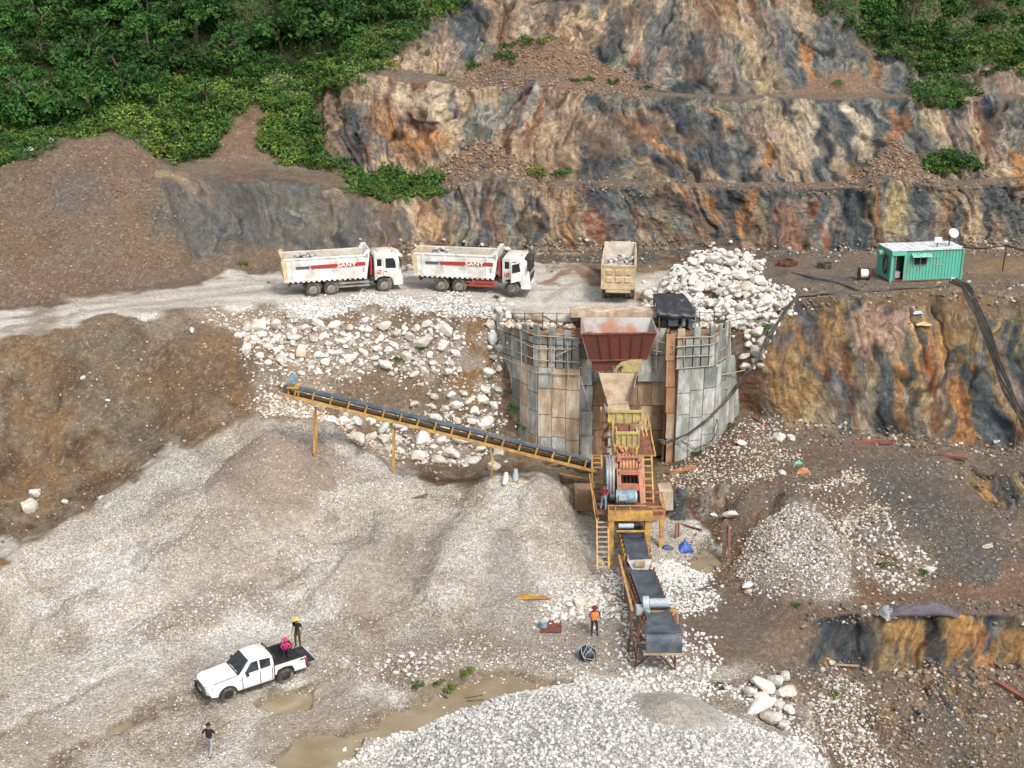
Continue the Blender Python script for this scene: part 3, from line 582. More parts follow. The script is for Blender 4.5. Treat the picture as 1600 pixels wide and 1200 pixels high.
# left mound and terrace
lay(pmask([(-400,560),(-400,320),(0,262),(90,222),(150,208),(215,208),(250,258),(480,258),(640,290),(560,312),(470,310),(440,390),(430,416),(200,452),(0,484)], 10)*.75, (.165,.120,.092), .45)

for pts, w, c, s in [([(272,290),(285,395)], 6, OCHR*.55, .9), ([(508,300),(522,392)], [6,10], OCHR*.6, .9), ([(330,378),(420,385),(480,375)], [8,12,8], OCHR*.95, .75), ([(150,300),(90,300)], 18, SLATE*1.2, .4), ([(245,276),(290,280)], 6, (.32,.25,.14), .8), ([(250,258),(400,254),(500,264)], [5,6,6], GDIRT*1.2, .6), ([(60,470),(160,440)], 14, BRWN*1.1, .5), ([(470,290),(560,300)], 7, DIRT*1.2, .6), ([(120,215),(180,240)], 20, DIRT*1.25, .5)]:
    lay(smask(pts, w)*s, c)
lay(pmask([(340,255),(350,215),(400,165),(420,190),(405,215),(415,240),(420,255)], 8)*.85, (.20,.125,.09), .4)
for t_ in talus: lay(t_*.85, (.235,.145,.095), .6)
lay(talus[2]*.7, (.19,.14,.115), .7)
lay(pmask([(600,120),(750,90),(700,145),(600,150)], 12)*.5, (.21,.15,.09), .3)
# ledges
led = segm(11, 12, 640)+segm(13, 14, 620); lay(led*.8, (.175,.14,.115), .5)
# right-hand ground
rg = pmask([(1170,640),(1200,660),(1300,672),(1500,694),(1600,706),(1920,720),(1920,1300),(1330,1300),(1270,1100),(1180,1040),(1090,1000),(1050,960),(1060,905),(1130,860),(1150,790),(1060,760),(1050,735),(1100,700)], 8)*(1-RK)
lay(rg*.8, (.165,.13,.103), .45)
for pts, w, c, s in [([(1400,760),(1500,850),(1590,900)], [36,46,36], (.105,.10,.095), .75), ([(1200,740),(1300,720)], [24,30], (.16,.11,.08), .7), ([(1160,830),(1130,880),(1150,900)], [14,12,10], (.17,.075,.035), .75), ([(1200,700),(1330,690),(1500,720)], [12,14,14], (.22,.165,.13), .6), ([(1330,930),(1460,925),(1600,930)], [10,14,18], (.20,.115,.07), .75), ([(1320,820),(1370,870),(1440,900)], [8,10,8], OCHR*.8, .6), ([(1330,780),(1320,860)], 12, (.2,.15,.1), .5),
                     ([(1200,1000),(1260,960)], [26,20], (.20,.14,.10), .7), ([(1300,1100),(1340,1150)], 22, (.26,.18,.125), .5), ([(1440,1090),(1500,1150)], [34,40], (.13,.12,.10), .6), ([(1540,1080),(1560,1130)], 9, (.22,.09,.07), .35), ([(1270,1170),(1290,1200)], 10, (.2,.1,.08), .4), ([(1100,720),(1180,690)], [12,18], (.16,.105,.075), .8), ([(1140,1060),(1240,1110)], 20, (.2,.14,.1), .6), ([(1110,880),(1090,885)], 20, (.33,.22,.10), .6)]:
    lay(smask(pts, w, wob=2)*s, c)
lay(pmask([(1150,890),(1175,850),(1215,810),(1262,800),(1300,815),(1325,860),(1330,925),(1290,945),(1200,940)], 16)*.85, (.42,.38,.33), .8)
lay(pmask([(1325,800),(1370,792),(1420,860),(1458,885),(1440,912),(1380,920),(1345,890)], 14)*.35, (.36,.31,.26), .6)
lay(pmask([(1030,885),(1100,890),(1120,930),(1060,955),(1020,930)], 12)*.7, (.42,.39,.34), .8)
lay(smask([(1480,1000),(1560,1060)], 30, wob=2)*0, (.1,.1,.1))
# iron-stained runs over everything earthy
lay(sstep(.50,.78,fbm(TX*.3+60, TY*.3, TZ*.3, 6, .68))*(1-floor)*(1-road)*.32, OCHR*.7)
for m_, Z_, l_ in PUDM: lay(sstep(.0,.22,m_)*.85, (.23,.18,.125), .1)
# under the plants
lay(VEG*.8, (.055,.06,.028), .1)
rock = np.clip(rock, 0, 1); lum = rock.mean(-1, keepdims=True); rock = rock*np.clip(.56+1.1*(lum/.24)**.6*.5, .5, 1.1)*.98
rock = rock*(.72+.55*spread(fbm(TX*2.6, TY*2.6, TZ*1.5, 4, .65), .5, 2.4))[..., None]
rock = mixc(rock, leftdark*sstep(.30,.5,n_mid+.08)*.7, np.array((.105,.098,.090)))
RKm = np.clip(RK*2, 0, 1)*(1-VEG*.7)
C = C*(1-RKm[..., None]) + rock*RKm[..., None]
GV = GV*(1-RKm)
peb = sstep(.62,.78,fbm(TX*6, TY*6, TZ*6, 2, .5))
C = mixc(C, peb*.35*(1-RKm)*(1-road*.6), np.array((.42,.37,.32)))
C = np.clip(C, .012, .75)

# terrain material
gm = bpy.data.materials.new('quarry_ground'); n, l, b = nodes_of(gm)
b.inputs['Roughness'].default_value = .93; b.inputs['Specular IOR Level'].default_value = .2
def N(t, **k):
    x = n.new(t)
    for a_, v_ in k.items():
        if a_ in x.inputs: x.inputs[a_].default_value = v_
    return x
def MR(src, a0, a1, b0, b1):
    r = N('ShaderNodeMapRange'); r.inputs[1].default_value = a0; r.inputs[2].default_value = a1; r.inputs[3].default_value = b0; r.inputs[4].default_value = b1
    l.new(src, r.inputs[0]); return r.outputs[0]
def MT(op, a_, b_):
    x = N('ShaderNodeMath'); x.operation = op
    for i, s in enumerate((a_, b_)):
        if isinstance(s, (int, float)): x.inputs[i].default_value = s
        else: l.new(s, x.inputs[i])
    return x.outputs[0]
tc = N('ShaderNodeTexCoord'); a_col = N('ShaderNodeAttribute'); a_col.attribute_name = 'col'; a_gv = N('ShaderNodeAttribute'); a_gv.attribute_name = 'gv'
v1 = N('ShaderNodeTexVoronoi', Scale=8.0, Randomness=1.0); v2 = N('ShaderNodeTexVoronoi', Scale=17.0, Randomness=1.0)
n1_ = N('ShaderNodeTexNoise', Scale=3.0, Detail=10.0, Roughness=.72); n2_ = N('ShaderNodeTexNoise', Scale=11.0, Detail=8.0, Roughness=.75)
a_q = N('ShaderNodeAttribute'); a_q.attribute_name = 'sq'; a_r = N('ShaderNodeAttribute'); a_r.attribute_name = 'sr'; a_k = N('ShaderNodeAttribute'); a_k.attribute_name = 'rk'
cxyz = N('ShaderNodeCombineXYZ'); l.new(a_q.outputs['Fac'], cxyz.inputs[0]); l.new(a_r.outputs['Fac'], cxyz.inputs[1])
mv = N('ShaderNodeMix'); mv.data_type = 'VECTOR'; l.new(a_k.outputs['Fac'], mv.inputs[0]); l.new(tc.outputs['Object'], mv.inputs[4]); l.new(cxyz.outputs[0], mv.inputs[5])
for t in (v1, v2): l.new(tc.outputs['Object'], t.inputs['Vector'])
for t in (n1_, n2_): l.new(mv.outputs[1], t.inputs['Vector'])
sp = N('ShaderNodeSeparateColor'); l.new(v1.outputs['Color'], sp.inputs[0]); sp2 = N('ShaderNodeSeparateColor'); l.new(v2.outputs['Color'], sp2.inputs[0])
g1 = MR(sp.outputs[0], 0, 1, .68, 1.26); g2 = MR(sp2.outputs[1], 0, 1, .70, 1.28)
e1 = MR(v1.outputs['Distance'], .25, .75, 1.0, .55); e2 = MR(v2.outputs['Distance'], .3, .8, 1.0, .6)
n3_ = N('ShaderNodeTexNoise', Scale=5.0, Detail=12.0, Roughness=.85); l.new(tc.outputs['Object'], n3_.inputs['Vector'])
gmul = MT('MULTIPLY', MT('MULTIPLY', g1, g2), MT('MULTIPLY', e1, e2)); gmul = MT('MULTIPLY', gmul, 1.12)
dmul = MT('MULTIPLY', MR(n3_.outputs[0], .34, .66, .70, 1.28), MT('MULTIPLY', MR(n1_.outputs[0], .32, .68, .62, 1.32), MR(n2_.outputs[0], .32, .68, .72, 1.24)))
mixf = N('ShaderNodeMix'); l.new(a_gv.outputs['Fac'], mixf.inputs[0]); l.new(dmul, mixf.inputs[2]); l.new(gmul, mixf.inputs[3])
mc = N('ShaderNodeMix'); mc.data_type = 'RGBA'; mc.blend_type = 'MULTIPLY'; mc.inputs[0].default_value = 1
l.new(a_col.outputs['Color'], mc.inputs[6]); l.new(mixf.outputs[0], mc.inputs[7]); l.new(mc.outputs[2], b.inputs['Base Color'])
hg = MT('ADD', MT('MULTIPLY', v1.outputs['Distance'], -.7), MT('MULTIPLY', v2.outputs['Distance'], -.35))
hd = MT('ADD', MT('MULTIPLY', n1_.outputs[0], .8), MT('MULTIPLY', n3_.outputs[0], .9))
mh = N('ShaderNodeMix'); l.new(a_gv.outputs['Fac'], mh.inputs[0]); l.new(hd, mh.inputs[2]); l.new(hg, mh.inputs[3])
bp = N('ShaderNodeBump', Strength=.9, Distance=.16); l.new(mh.outputs[0], bp.inputs['Height']); l.new(bp.outputs[0], b.inputs['Normal'])
GROUND_MAT = gm

idx = np.arange(NR*NC).reshape(NR, NC)
ALLV = np.stack([GX, GY, GZ], -1).reshape(-1, 3).astype(np.float32); ALLC = C.reshape(-1, 3).astype(np.float32); ALLG = np.clip(GV, 0, 1).reshape(-1); ALLQ = (Q*1.0).reshape(-1).astype(np.float32); ALLR = (R*.28).reshape(-1).astype(np.float32); ALLK = (RKm > .5).reshape(-1).astype(np.float32)
FQ = np.stack([idx[:-1, :-1], idx[:-1, 1:], idx[1:, 1:], idx[1:, :-1]], -1).reshape(-1, 4)
fs_ = TS[:-1, :-1].reshape(-1); fu_ = UU[:-1, :-1].reshape(-1)
reg = np.zeros(len(FQ), int)                                   # 0 floor
reg[(fs_ >= 8) & (fs_ < 9) & (fu_ < 1192)] = 1                 # stone-set embankment
reg[(fs_ >= 5) & (fs_ < 8) & (fu_ < 400)] = 1
reg[(fs_ >= 8) & (fs_ < 9) & (fu_ >= 1192)] = 2                # right quarry face
reg[(fs_ >= 2) & (fs_ < 3) & (fu_ >= 1285)] = 2
reg[(fs_ >= 9) & (fs_ < 10)] = 3                               # haul road and bench
reg[(fs_ >= 10)] = 4                                           # stepped cliff behind
reg[(fs_ >= 10) & (fu_ < 455 + 0*fs_)] = 5
reg[(fs_ >= 12) & (fu_ < 490)] = 5
for r_, (nm, lb) in enumerate([('quarry_floor', 'pale crushed stone quarry floor with brown earth'), ('earth_embankment', 'brown earth slope set with white stones below the haul road'), ('quarry_face', 'orange and slate rock face below the green cabin'),
                        ('haul_road', 'pale haul road and bench the dump trucks stand on'), ('quarry_cliff', 'stepped cliff of folded dark, tan and orange rock'), ('hillside', 'brown spoil mound and hill below the jungle')]):
    fq = FQ[reg == r_]; used, inv = np.unique(fq, return_inverse=True)
    me = np_mesh(nm, ALLV[used], inv.reshape(-1, 4), GROUND_MAT, True, ALLC[used], {'gv': ALLG[used], 'sq': ALLQ[used], 'sr': ALLR[used], 'rk': ALLK[used]})
    tag(obj(nm, me), lb, kind='structure')
# coarse copy for dropping things onto the ground
sub_r = np.arange(0, NR, 2); sub_c = np.arange(0, NC, 2)
ii = np.arange(len(sub_r)*len(sub_c)).reshape(len(sub_r), len(sub_c))
cv = np.stack([GX, GY, GZ], -1)[sub_r][:, sub_c].reshape(-1, 3)
cf = np.stack([ii[:-1, :-1], ii[:-1, 1:], ii[1:, 1:], ii[1:, :-1]], -1).reshape(-1, 4)
BVH = BVHTree.FromPolygons(cv.tolist(), cf.tolist())
def gnd(u, v):
    d = at(u, v, 50.0) - Vector((0, 0, H)); h = BVH.ray_cast(Vector((0, 0, H)), d.normalized())
    return h[0] if h[0] is not None else atz(u, v, 0)
def drop(x, y, z0=60):
    h = BVH.ray_cast(Vector((x, y, z0)), Vector((0, 0, -1)))
    return h[0].z if h[0] is not None else 0.0
# ------------------------------------------------------------------ shared materials
M_WHITE = mat('white_paint', (.76,.76,.74), .35, dirt=(.50,.44,.36), dirt_amt=.5, var=.08, scale=.9, coat=.3, bump=.03)
M_CREAM = mat('dirty_cream_paint', (.66,.52,.33), .6, dirt=(.42,.30,.18), dirt_amt=.6, var=.18, scale=1.4, bump=.08)
M_DARK = mat('dark_steel', (.035,.034,.034), .6, metal=.2, dirt=(.12,.095,.07), dirt_amt=.5, var=.3)
M_RUBBER = mat('tyre_rubber', (.05,.048,.046), .9, dirt=(.22,.20,.17), dirt_amt=.5, var=.3, scale=2.5)
M_GLASS = mat('window_glass', (.02,.025,.03), .08, var=.0, dirt=(.05,.055,.06), dirt_amt=.2, bump=0)
M_RED = mat('red_paint', (.42,.05,.045), .5, dirt=(.30,.09,.06), dirt_amt=.5, var=.15)
M_SILVER = mat('grey_metal', (.42,.42,.41), .5, metal=.3, dirt=(.25,.2,.15), dirt_amt=.5, var=.2)
M_YEL = mat('yellow_paint', (.60,.37,.08), .55, dirt=(.36,.19,.08), dirt_amt=.7, var=.25, scale=1.8)
M_LEMON = mat('lemon_paint', (.58,.51,.12), .7, dirt=(.38,.29,.15), dirt_amt=.8, var=.2, scale=2)
M_ORANGE = mat('orange_paint', (.55,.25,.11), .6, dirt=(.34,.17,.09), dirt_amt=.75, var=.2, scale=2)
M_PINKR = mat('faded_red_paint', (.52,.19,.13), .6, dirt=(.33,.17,.11), dirt_amt=.75, var=.2, scale=2)
M_RUST = mat('rusty_steel', (.23,.085,.045), .85, dirt=(.10,.045,.03), dirt_amt=.6, var=.35, scale=2)
M_HOPPER = mat('hopper_red', (.20,.048,.032), .8, dirt=(.13,.055,.04), dirt_amt=.6, var=.3, scale=1.6, streak=1)
M_HOPIN = mat('worn_steel', (.36,.35,.34), .5, metal=.25, dirt=(.33,.15,.10), dirt_amt=.55, var=.2, scale=.7)
M_TANPL = mat('dusty_plate', (.46,.36,.24), .85, dirt=(.30,.21,.14), dirt_amt=.6, var=.2, scale=1.3)
M_BELT = mat('belt_rubber', (.038,.056,.078), .6, dirt=(.10,.11,.12), dirt_amt=.6, var=.3, scale=1.2)
M_BLUE = mat('motor_blue', (.12,.24,.32), .5, dirt=(.30,.36,.38), dirt_amt=.6, var=.2, scale=3)
M_GREYBL = mat('motor_grey', (.33,.41,.45), .5, dirt=(.45,.47,.45), dirt_amt=.5, var=.2, scale=3)
M_BAMBOO = mat('pole_grey', (.40,.36,.30), .8, dirt=(.26,.2,.14), dirt_amt=.5, var=.25, scale=3)
M_CONC = [mat('concrete_grey', (.42,.44,.43), .9, dirt=(.17,.18,.165), dirt_amt=.85, var=.2, scale=1.3, streak=1, bump=.3),
          mat('concrete_pale', (.60,.60,.57), .9, dirt=(.27,.27,.24), dirt_amt=.8, var=.18, scale=1.3, streak=1, bump=.3),
          mat('concrete_tan', (.60,.53,.42), .9, dirt=(.36,.25,.16), dirt_amt=.75, var=.18, scale=1.2, streak=1, bump=.3),
          mat('concrete_brown', (.20,.12,.07), .9, dirt=(.38,.27,.17), dirt_amt=.45, var=.2, scale=1.2, streak=1, bump=.3),
          mat('concrete_orange', (.50,.30,.17), .9, dirt=(.33,.17,.09), dirt_amt=.6, var=.18, scale=1.2, streak=1, bump=.3)]
M_SHEET = mat('sheet_grey', (.33,.34,.34), .8, dirt=(.15,.14,.13), dirt_amt=.7, var=.25, scale=1.6, streak=1, bump=.3)

# ------------------------------------------------------------------ retaining wall
wall = empty('retaining_wall', at(960, 715, 85.0), 0, 'tall stained concrete retaining wall bulging out under the red hopper', 'retaining wall')
WL = wall.location
def wl(p): return Vector(p) - WL
def wpt(u, Y, Z):
    return Vector(((u-800)/F*zc_of(Y, Z), Y, Z))
PANEL_CACHE = {}
def panel(a, b, z0, z1, m, proud=0.0, staves=3, name='concrete_panel'):
    """upright slab between plan points a and b"""
    a = Vector((a[0], a[1], 0)); b = Vector((b[0], b[1], 0)); d = (b-a); L = d.length; d.normalize(); nrm = Vector((d.y, -d.x, 0))
    mb = MB(); g = .012
    for k in range(staves):
        w = (L-2*g)/staves; x0 = g+k*w; x1 = x0+w-.006; t = .16+random.uniform(0, .02)
        q = []
        for z in (z0+.03, z1-.03):
            for xx, dd in ((x0, t), (x1, t), (x1, 0), (x0, 0)):
                q.append(a + d*xx + nrm*(dd+proud-.05) + Vector((0, 0, z)) - WL)
        mb.hexa(q)
    return mb.build(name, m, wall)
def run(uy, tops, zb, pitch, matf, proudf=lambda i, j: random.uniform(0,.05), rows=6, zsplit=None, staves=3):
    """uy: [(u, Y)...] plan curve given at base height zb"""
    P_ = [wpt(u, Y, 4.0) for u, Y in uy]
    segs = []; tot = 0
    for i in range(len(P_)-1):
        Ls = (P_[i+1].xy - P_[i].xy).length; segs.append((tot, Ls)); tot += Ls
    def pos(s):
        for i, (t0, Ls) in enumerate(segs):
            if s <= t0+Ls or i == len(segs)-1:
                k = (s-t0)/Ls; return P_[i].lerp(P_[i+1], k)
    n = max(1, round(tot/pitch)); out = []
    for i in range(n):
        a, b = pos(tot*i/n), pos(tot*(i+1)/n); zt = np.interp((i+.5)/n, [0, .5, 1], tops); zb_ = np.interp((i+.5)/n, [0, .5, 1], zb)
        hh = (zt-zb_)/rows
        zz_ = [zb_+j*hh+(random.uniform(-.22,.22) if 0 < j < rows else 0) for j in range(rows+1)]
        for j in range(rows):
            panel(a, b, zz_[j], zz_[j+1], matf(i/n, j), proudf(i, j), staves)
        out.append((a, b, zt))
    return out
def rc(*w):    # weighted choice of concrete
    return random.choices(M_CONC, w)[0]
LW = [(779,90.0),(838,86.0),(906,85.5)]
run(LW, (7.3,7.35,7.4), (2.4,.5,.2), 1.02, lambda t, j: (M_CONC[0] if random.random() < .6 else M_CONC[1]) if t < .32 else ((M_CONC[2] if random.random() < .75 else M_CONC[1]) if t < .88 else M_CONC[0]), rows=4, staves=2)
RW = [(1056,85.1),(1112,85.6),(1154,89.8)]
run(RW, (7.5,7.5,7.5), (.2,.6,2.6), .98, lambda t, j: M_CONC[1] if j < 3 or random.random() < .6 else M_CONC[0], rows=4, staves=2)
def upper(pl, z0, z1, side):   # slatted upper band of narrow shutter boards
    P_ = [wpt(u, Y, 8.0) for u, Y in pl]; tot = sum((P_[i+1].xy-P_[i].xy).length for i in range(len(P_)-1)); n = int(tot/.56)
    def pos(s):
        t = 0
        for i in range(len(P_)-1):
            L = (P_[i+1].xy-P_[i].xy).length
            if s <= t+L or i == len(P_)-2: return P_[i].lerp(P_[i+1], (s-t)/L)
            t += L
    for i in range(n):
        a, b = pos(tot*i/n+.03), pos(tot*(i+1)/n-.03)
        m = rc(5,3,1,0,0) if (side == 'r' or i < n*.35) else rc(4,3,2,2,0)
        ex = random.uniform(.75, 1.25) if i % 2 == 0 else (random.uniform(-.15, .15))
        panel(a, b, z0-.05, z1-.9, m, random.uniform(-.02,.06), 1, 'shutter_board')
        panel(a, b, z1-.87, z1+ex*.75-.35, rc(4,3,1,0,0), random.uniform(-.02,.06), 1, 'shutter_board')
upper(LW, 7.4, 9.9, 'l'); upper(RW, 7.5, 10.0, 'r')
# central bay
def bay(u0, u1, Y, z0, z1, m, proud=0, st=2):
    a, b = wpt(u0, Y, (z0+z1)/2), wpt(u1, Y, (z0+z1)/2); panel(a, b, z0, z1, m, proud, st)
BY = 87.0
for k, (u0, u1) in enumerate([(906,926),(926,948),(948,972),(972,996),(996,1018),(1018,1040)]):
    Yk = 85.9 if k == 0 else BY
    zs = [.2, 2.2, 4.1, 6.0, 8.0, 10.0]
    for j in range(5):
        m = {0: rc(5,3,0,0,0), 1: rc(0,0,1,6,0), 2: rc(1,0,1,5,0), 3: M_CONC[3], 4: rc(0,0,1,5,0), 5: rc(0,0,1,5,0)}[k]
        if j >= 3: m = rc(5,3,1,0,0) if k < 4 else rc(2,3,3,0,0)
        if k == 5 and j >= 3: m = M_CONC[1]
        if k == 1 and j == 3: m = M_CONC[0]
        if k == 2 and j == 0: m = M_CONC[1]
        bay(u0, u1, Yk, zs[j], zs[j+1], m, .25 if (j >= 3 and k in (1, 2, 4, 5)) else 0)
for j in range(5): bay(1040, 1055, 85.5, .2+j*1.95, .2+(j+1)*1.95, M_CONC[4] if j != 1 else M_CONC[2], .1, 1)
for ua, Ya, ub, Yb in [(907,85.8,914,87.1), (1041,87.1,1040,85.7)]:
    a, b = wpt(ua, Ya, 5), wpt(ub, Yb, 5); panel(a, b, .2, 10, M_CONC[3], 0, 2)
# solid core so that no joint is a hole
mb = MB()
core = [(779,90.0),(838,86.0),(906,85.5),(908,86.0),(912,87.2),(1042,87.2),(1044,86.0),(1056,85.1),(1112,85.6),(1154,89.8)]
pts = [wpt(u, Y+.12, 5) for u, Y in core]
poly = [(p.x-WL.x, p.y-WL.y) for p in pts] + [(pts[-1].x+1-WL.x, 91-WL.y), (pts[0].x-.5-WL.x, 91.2-WL.y)]
mb.prism(poly, -1.2-WL.z*0, 9.7-WL.z, 'z').build('wall_core', M_CONC[3], wall)
# lashed poles across the upper boards (a grid of poles: things tied to the wall, each a part)
def pole(pts, r=.045, nm='tie_pole', m=None):
    MB().tube([wl(p) for p in pts], r, 5).build(nm, m or M_BAMBOO, wall)
def along(pl, z, off=.28, jz=.06):
    out = []
    for i, (u, Y) in enumerate(pl):
        p = wpt(u, Y-off, z + random.uniform(-jz, jz)); out.append(p)
    return out
for z in (7.0, 7.9, 8.8, 9.7): pole(along(LW, z))
for z in (7.6, 8.4, 9.2, 9.8): pole(along(RW, z))
for u, Y, z0, z1 in [(815,86.6,7.0,9.8),(842,85.9,6.6,9.6),(862,85.4,6.8,9.7),(888,85.3,6.6,9.4),(1070,85.0,7.3,10),(1092,85.4,7.3,10),(1112,85.9,7.3,10.2),(1126,86.7,7.3,10.2),(1140,87.6,7.5,10.3),(1152,88.8,7.4,10.2),(930,86.3,6.5,9.9),(1025,86.3,7.0,10.2)]:
    pole([wpt(u, Y-.05, z0), wpt(u+random.uniform(-2,2), Y-.05, z1)], .04)
for a, b in [((905,575,85.2),(958,573,86.1)), ((905,535,85.3),(960,532,86.0)), ((1020,548,86.2),(1050,552,85.2)), ((1015,528,86.2),(1052,541,85.2)), ((868,556,85.2),(905,540,85.2)), ((860,562,85.3),(868,545,85.3)), ((1110,590,85.6),(1165,578,88.6)), ((905,585,85.1),(926,655,84.6)), ((1100,612,85.6),(1140,606,87.4)), ((1033,520,86.0),(1025,555,86.0))]:
    pole([at(*a), at(*b)], .05)
# thin starter-bar posts with a top cable along the wall crown
fence = empty('guard_rail', at(850, 500, 87.2), 0, 'thin grey wire guard rail of bars along the wall crown left of the hopper', 'railing')
FL = fence.location
for k, u in enumerate([800, 820, 848, 870, 892]):
    a = at(u, 520, 86.9+abs(850-u)*.02); MB().tube([a-FL, a+Vector((0,0,1.5))-FL], .035, 5).build('post', M_DARK, fence)
for dz in (.8, 1.45): MB().tube([at(u, 520, 86.9+abs(850-u)*.02)+Vector((0,0,dz+.04*random.uniform(-1,1)))-FL for u in (800,820,848,870,892)], .02, 4).build('wire', M_DARK, fence)
MB().tube([at(850,494,86.6)-FL, at(897,522,86.2)-FL], .05, 5).build('brace', M_RUST, fence)
fence2 = empty('guard_rail', at(1100, 500, 87.2), 0, 'thin grey wire guard rail of bars along the wall crown right of the tarp shelter', 'railing')
FL = fence2.location
for u in (1068, 1092, 1115, 1132):
    a = at(u, 517, 87.3); MB().tube([a-FL, a+Vector((0,0,1.5))-FL], .03, 5).build('post', M_DARK, fence2)
for dz in (.75, 1.35): MB().tube([at(u, 517, 87.3)+Vector((0,0,dz))-FL for u in (1045, 1068, 1092, 1115, 1132)], .02, 4).build('wire', M_DARK, fence2)
# ------------------------------------------------------------------ crushing plant
def fbox(mb, u0, v0, u1, v1, Y, depth, dy1=0.0):
    """box whose front face fills the photo rectangle at distance Y (dy1 tilts the top back)"""
    q = [at(u0, v1, Y), at(u1, v1, Y)]; t = [at(u0, v0, Y+dy1), at(u1, v0, Y+dy1)]; D_ = Vector((0, depth, 0))
    vs = [q[0], q[1], q[1]+D_, q[0]+D_, t[0], t[1], t[1]+D_, t[0]+D_]
    return mb.hexa([p - mb.o for p in vs])
def thing(name, loc, label, cat, group=None): return empty(name, loc, 0, label, cat, group)
def new(root):
    m = MB(); m.o = Vector(root.location); return m
def pb(mb, a, b, w, h=None): return mb.bar(at(*a)-mb.o, at(*b)-mb.o, w, h)
def plate(mb, pts, t=.06, dirn=(0,1,0)):
    """flat plate through world points, thickened"""
    n_ = len(pts); D_ = Vector(dirn)*t
    vs = [Vector(p)-mb.o for p in pts] + [Vector(p)-mb.o+D_ for p in pts]
    return mb.add(vs, [list(range(n_)), list(range(n_, 2*n_))[::-1]] + [(i, (i+1) % n_, (i+1) % n_+n_, i+n_) for i in range(n_)])
# receiving hopper
hop = thing('receiving_hopper', at(965, 560, 84.0), 'rusty red steel receiving hopper set in the wall crown', 'hopper')
A, B_ = at(909, 522, 83.6), at(1026, 520, 83.6); C_, D2 = at(921, 563, 84.3), at(1011, 561, 84.3)
A2, B2 = at(909, 496, 86.6), at(1018, 496, 86.6); C2, D3 = at(925, 548, 85.7), at(1005, 548, 85.7)
plate(new(hop), [C_, D2, B_, A], .07).build('front_plate', M_HOPPER, hop) if False else None
m_ = new(hop); plate(m_, [C_, D2, B_, A], .07); m_.build('front_plate', M_HOPPER, hop)
m_ = new(hop); plate(m_, [C2, D3, B2, A2], .07, (0,1,0)); m_.build('back_plate', M_HOPIN, hop)
m_ = new(hop); plate(m_, [C_, A, A2, C2], .07, (-1,0,0)); m_.build('side_plate', M_HOPIN, hop)
m_ = new(hop); plate(m_, [D2, D3, B2, B_], .07, (1,0,0)); m_.build('side_plate', M_HOPIN, hop)
m_ = new(hop); m_.bar(A-m_.o, B_-m_.o, .12, .1); m_.bar(C_-m_.o+Vector((0,-.05,0)), D2-m_.o+Vector((0,-.05,0)), .1, .1); m_.build('rim', M_RUST, hop)
m_ = new(hop); plate(m_, [at(926, 580, 84.5), at(1000, 578, 84.5), at(1000, 563, 84.4), at(924, 564, 84.4)], .07); m_.build('lower_plate', M_HOPPER, hop)
m_ = new(hop); plate(m_, [at(957,582,84.2), at(1003,581,84.2), at(1003,561,84.2), at(985,562,84.2), at(970,566,84.2), at(960,575,84.2)], .05); m_.build('patch_plate', M_LEMON, hop)
for k in range(5):
    u = 935+k*18; m_ = new(hop); pb(m_, (u, 524, 83.52), (u+(966-u)*.16, 561, 84.22), .05, .05); m_.build('stiffener', M_HOPPER, hop)
for u in (958, 970): 
    m_ = new(hop); m_.tube([at(u,572,84.1)-m_.o, at(u,590,83.6)-m_.o], .05, 5); pb(m_, (u-3,576,84.1), (u+4,573,84.1), .1); m_.build('chain_hook', M_DARK, hop)
sill = thing('hopper_sill', at(960, 490, 87.6), 'worn tan concrete tipping sill behind the red hopper', 'concrete sill')
m_ = new(sill); fbox(m_, 892, 488, 1028, 496, 86.9, 1.5); m_.build('sill_beam', M_CONC[2], sill)
# feed chutes
ch = thing('feed_chute', at(968, 640, 80), 'dusty tan steel feed chute dropping from the hopper to the crusher', 'chute')
m_ = new(ch); plate(m_, [at(950,632,81.0), at(983,630,81.0), at(992,583,83.6), at(936,583,83.6)], .06); m_.build('chute_floor', M_TANPL, ch)
m_ = new(ch); plate(m_, [at(950,632,81.0), at(947,618,80.7), at(936,580,83.1), at(936,583,83.6)], .06, (-1,0,0)); m_.build('chute_side', M_TANPL, ch)
m_ = new(ch); plate(m_, [at(983,630,81.0), at(990,606,80.4), at(996,580,83.0), at(992,583,83.6)], .06, (1,0,0)); m_.build('chute_side', M_HOPIN, ch)
m_ = new(ch); plate(m_, [at(953,662,79.0), at(990,662,79.0), at(982,632,81.0), at(950,632,81.0)], .06); m_.build('lower_floor', M_TANPL, ch)
m_ = new(ch); plate(m_, [at(1004,648,78.0), at(998,626,79.6), at(984,644,80.2), at(990,662,79.0)], .06); m_.build('wing_plate', M_HOPIN, ch)
m_ = new(ch); plate(m_, [at(946,650,78.2), at(944,630,79.6), at(951,640,80.4), at(954,662,79.0)], .06); m_.build('wing_plate', M_HOPIN, ch)
fd = thing('vibrating_feeder', at(978, 690, 76), 'lemon yellow ribbed feeder boxes stacked above the crusher', 'feeder')
def ribbed(root, u0, v0, u1, v1, Y, depth, n, m, dy=0.0):
    m_ = new(root); fbox(m_, u0, v0, u1, v1, Y, .06, dy); fbox(m_, u0, v0, u0+2, v1, Y+.06, depth, dy); fbox(m_, u1-2, v0, u1, v1, Y+.06, depth, dy); m_.build('box_shell', m, root)
    for k in range(n+1):
        u = u0+(u1-u0)*k/n; m_ = new(root); fbox(m_, u-1.2, v0+1, u+1.2, v1-1, Y-.09, .09, dy); m_.build('rib', m, root)
    m_ = new(root); fbox(m_, u0-2, v0-3, u1+2, v0, Y-.12+dy, .2); m_.build('top_flange', m, root)
ribbed(fd, 951, 645, 1003, 661, 78.0, 1.2, 4, M_LEMON)
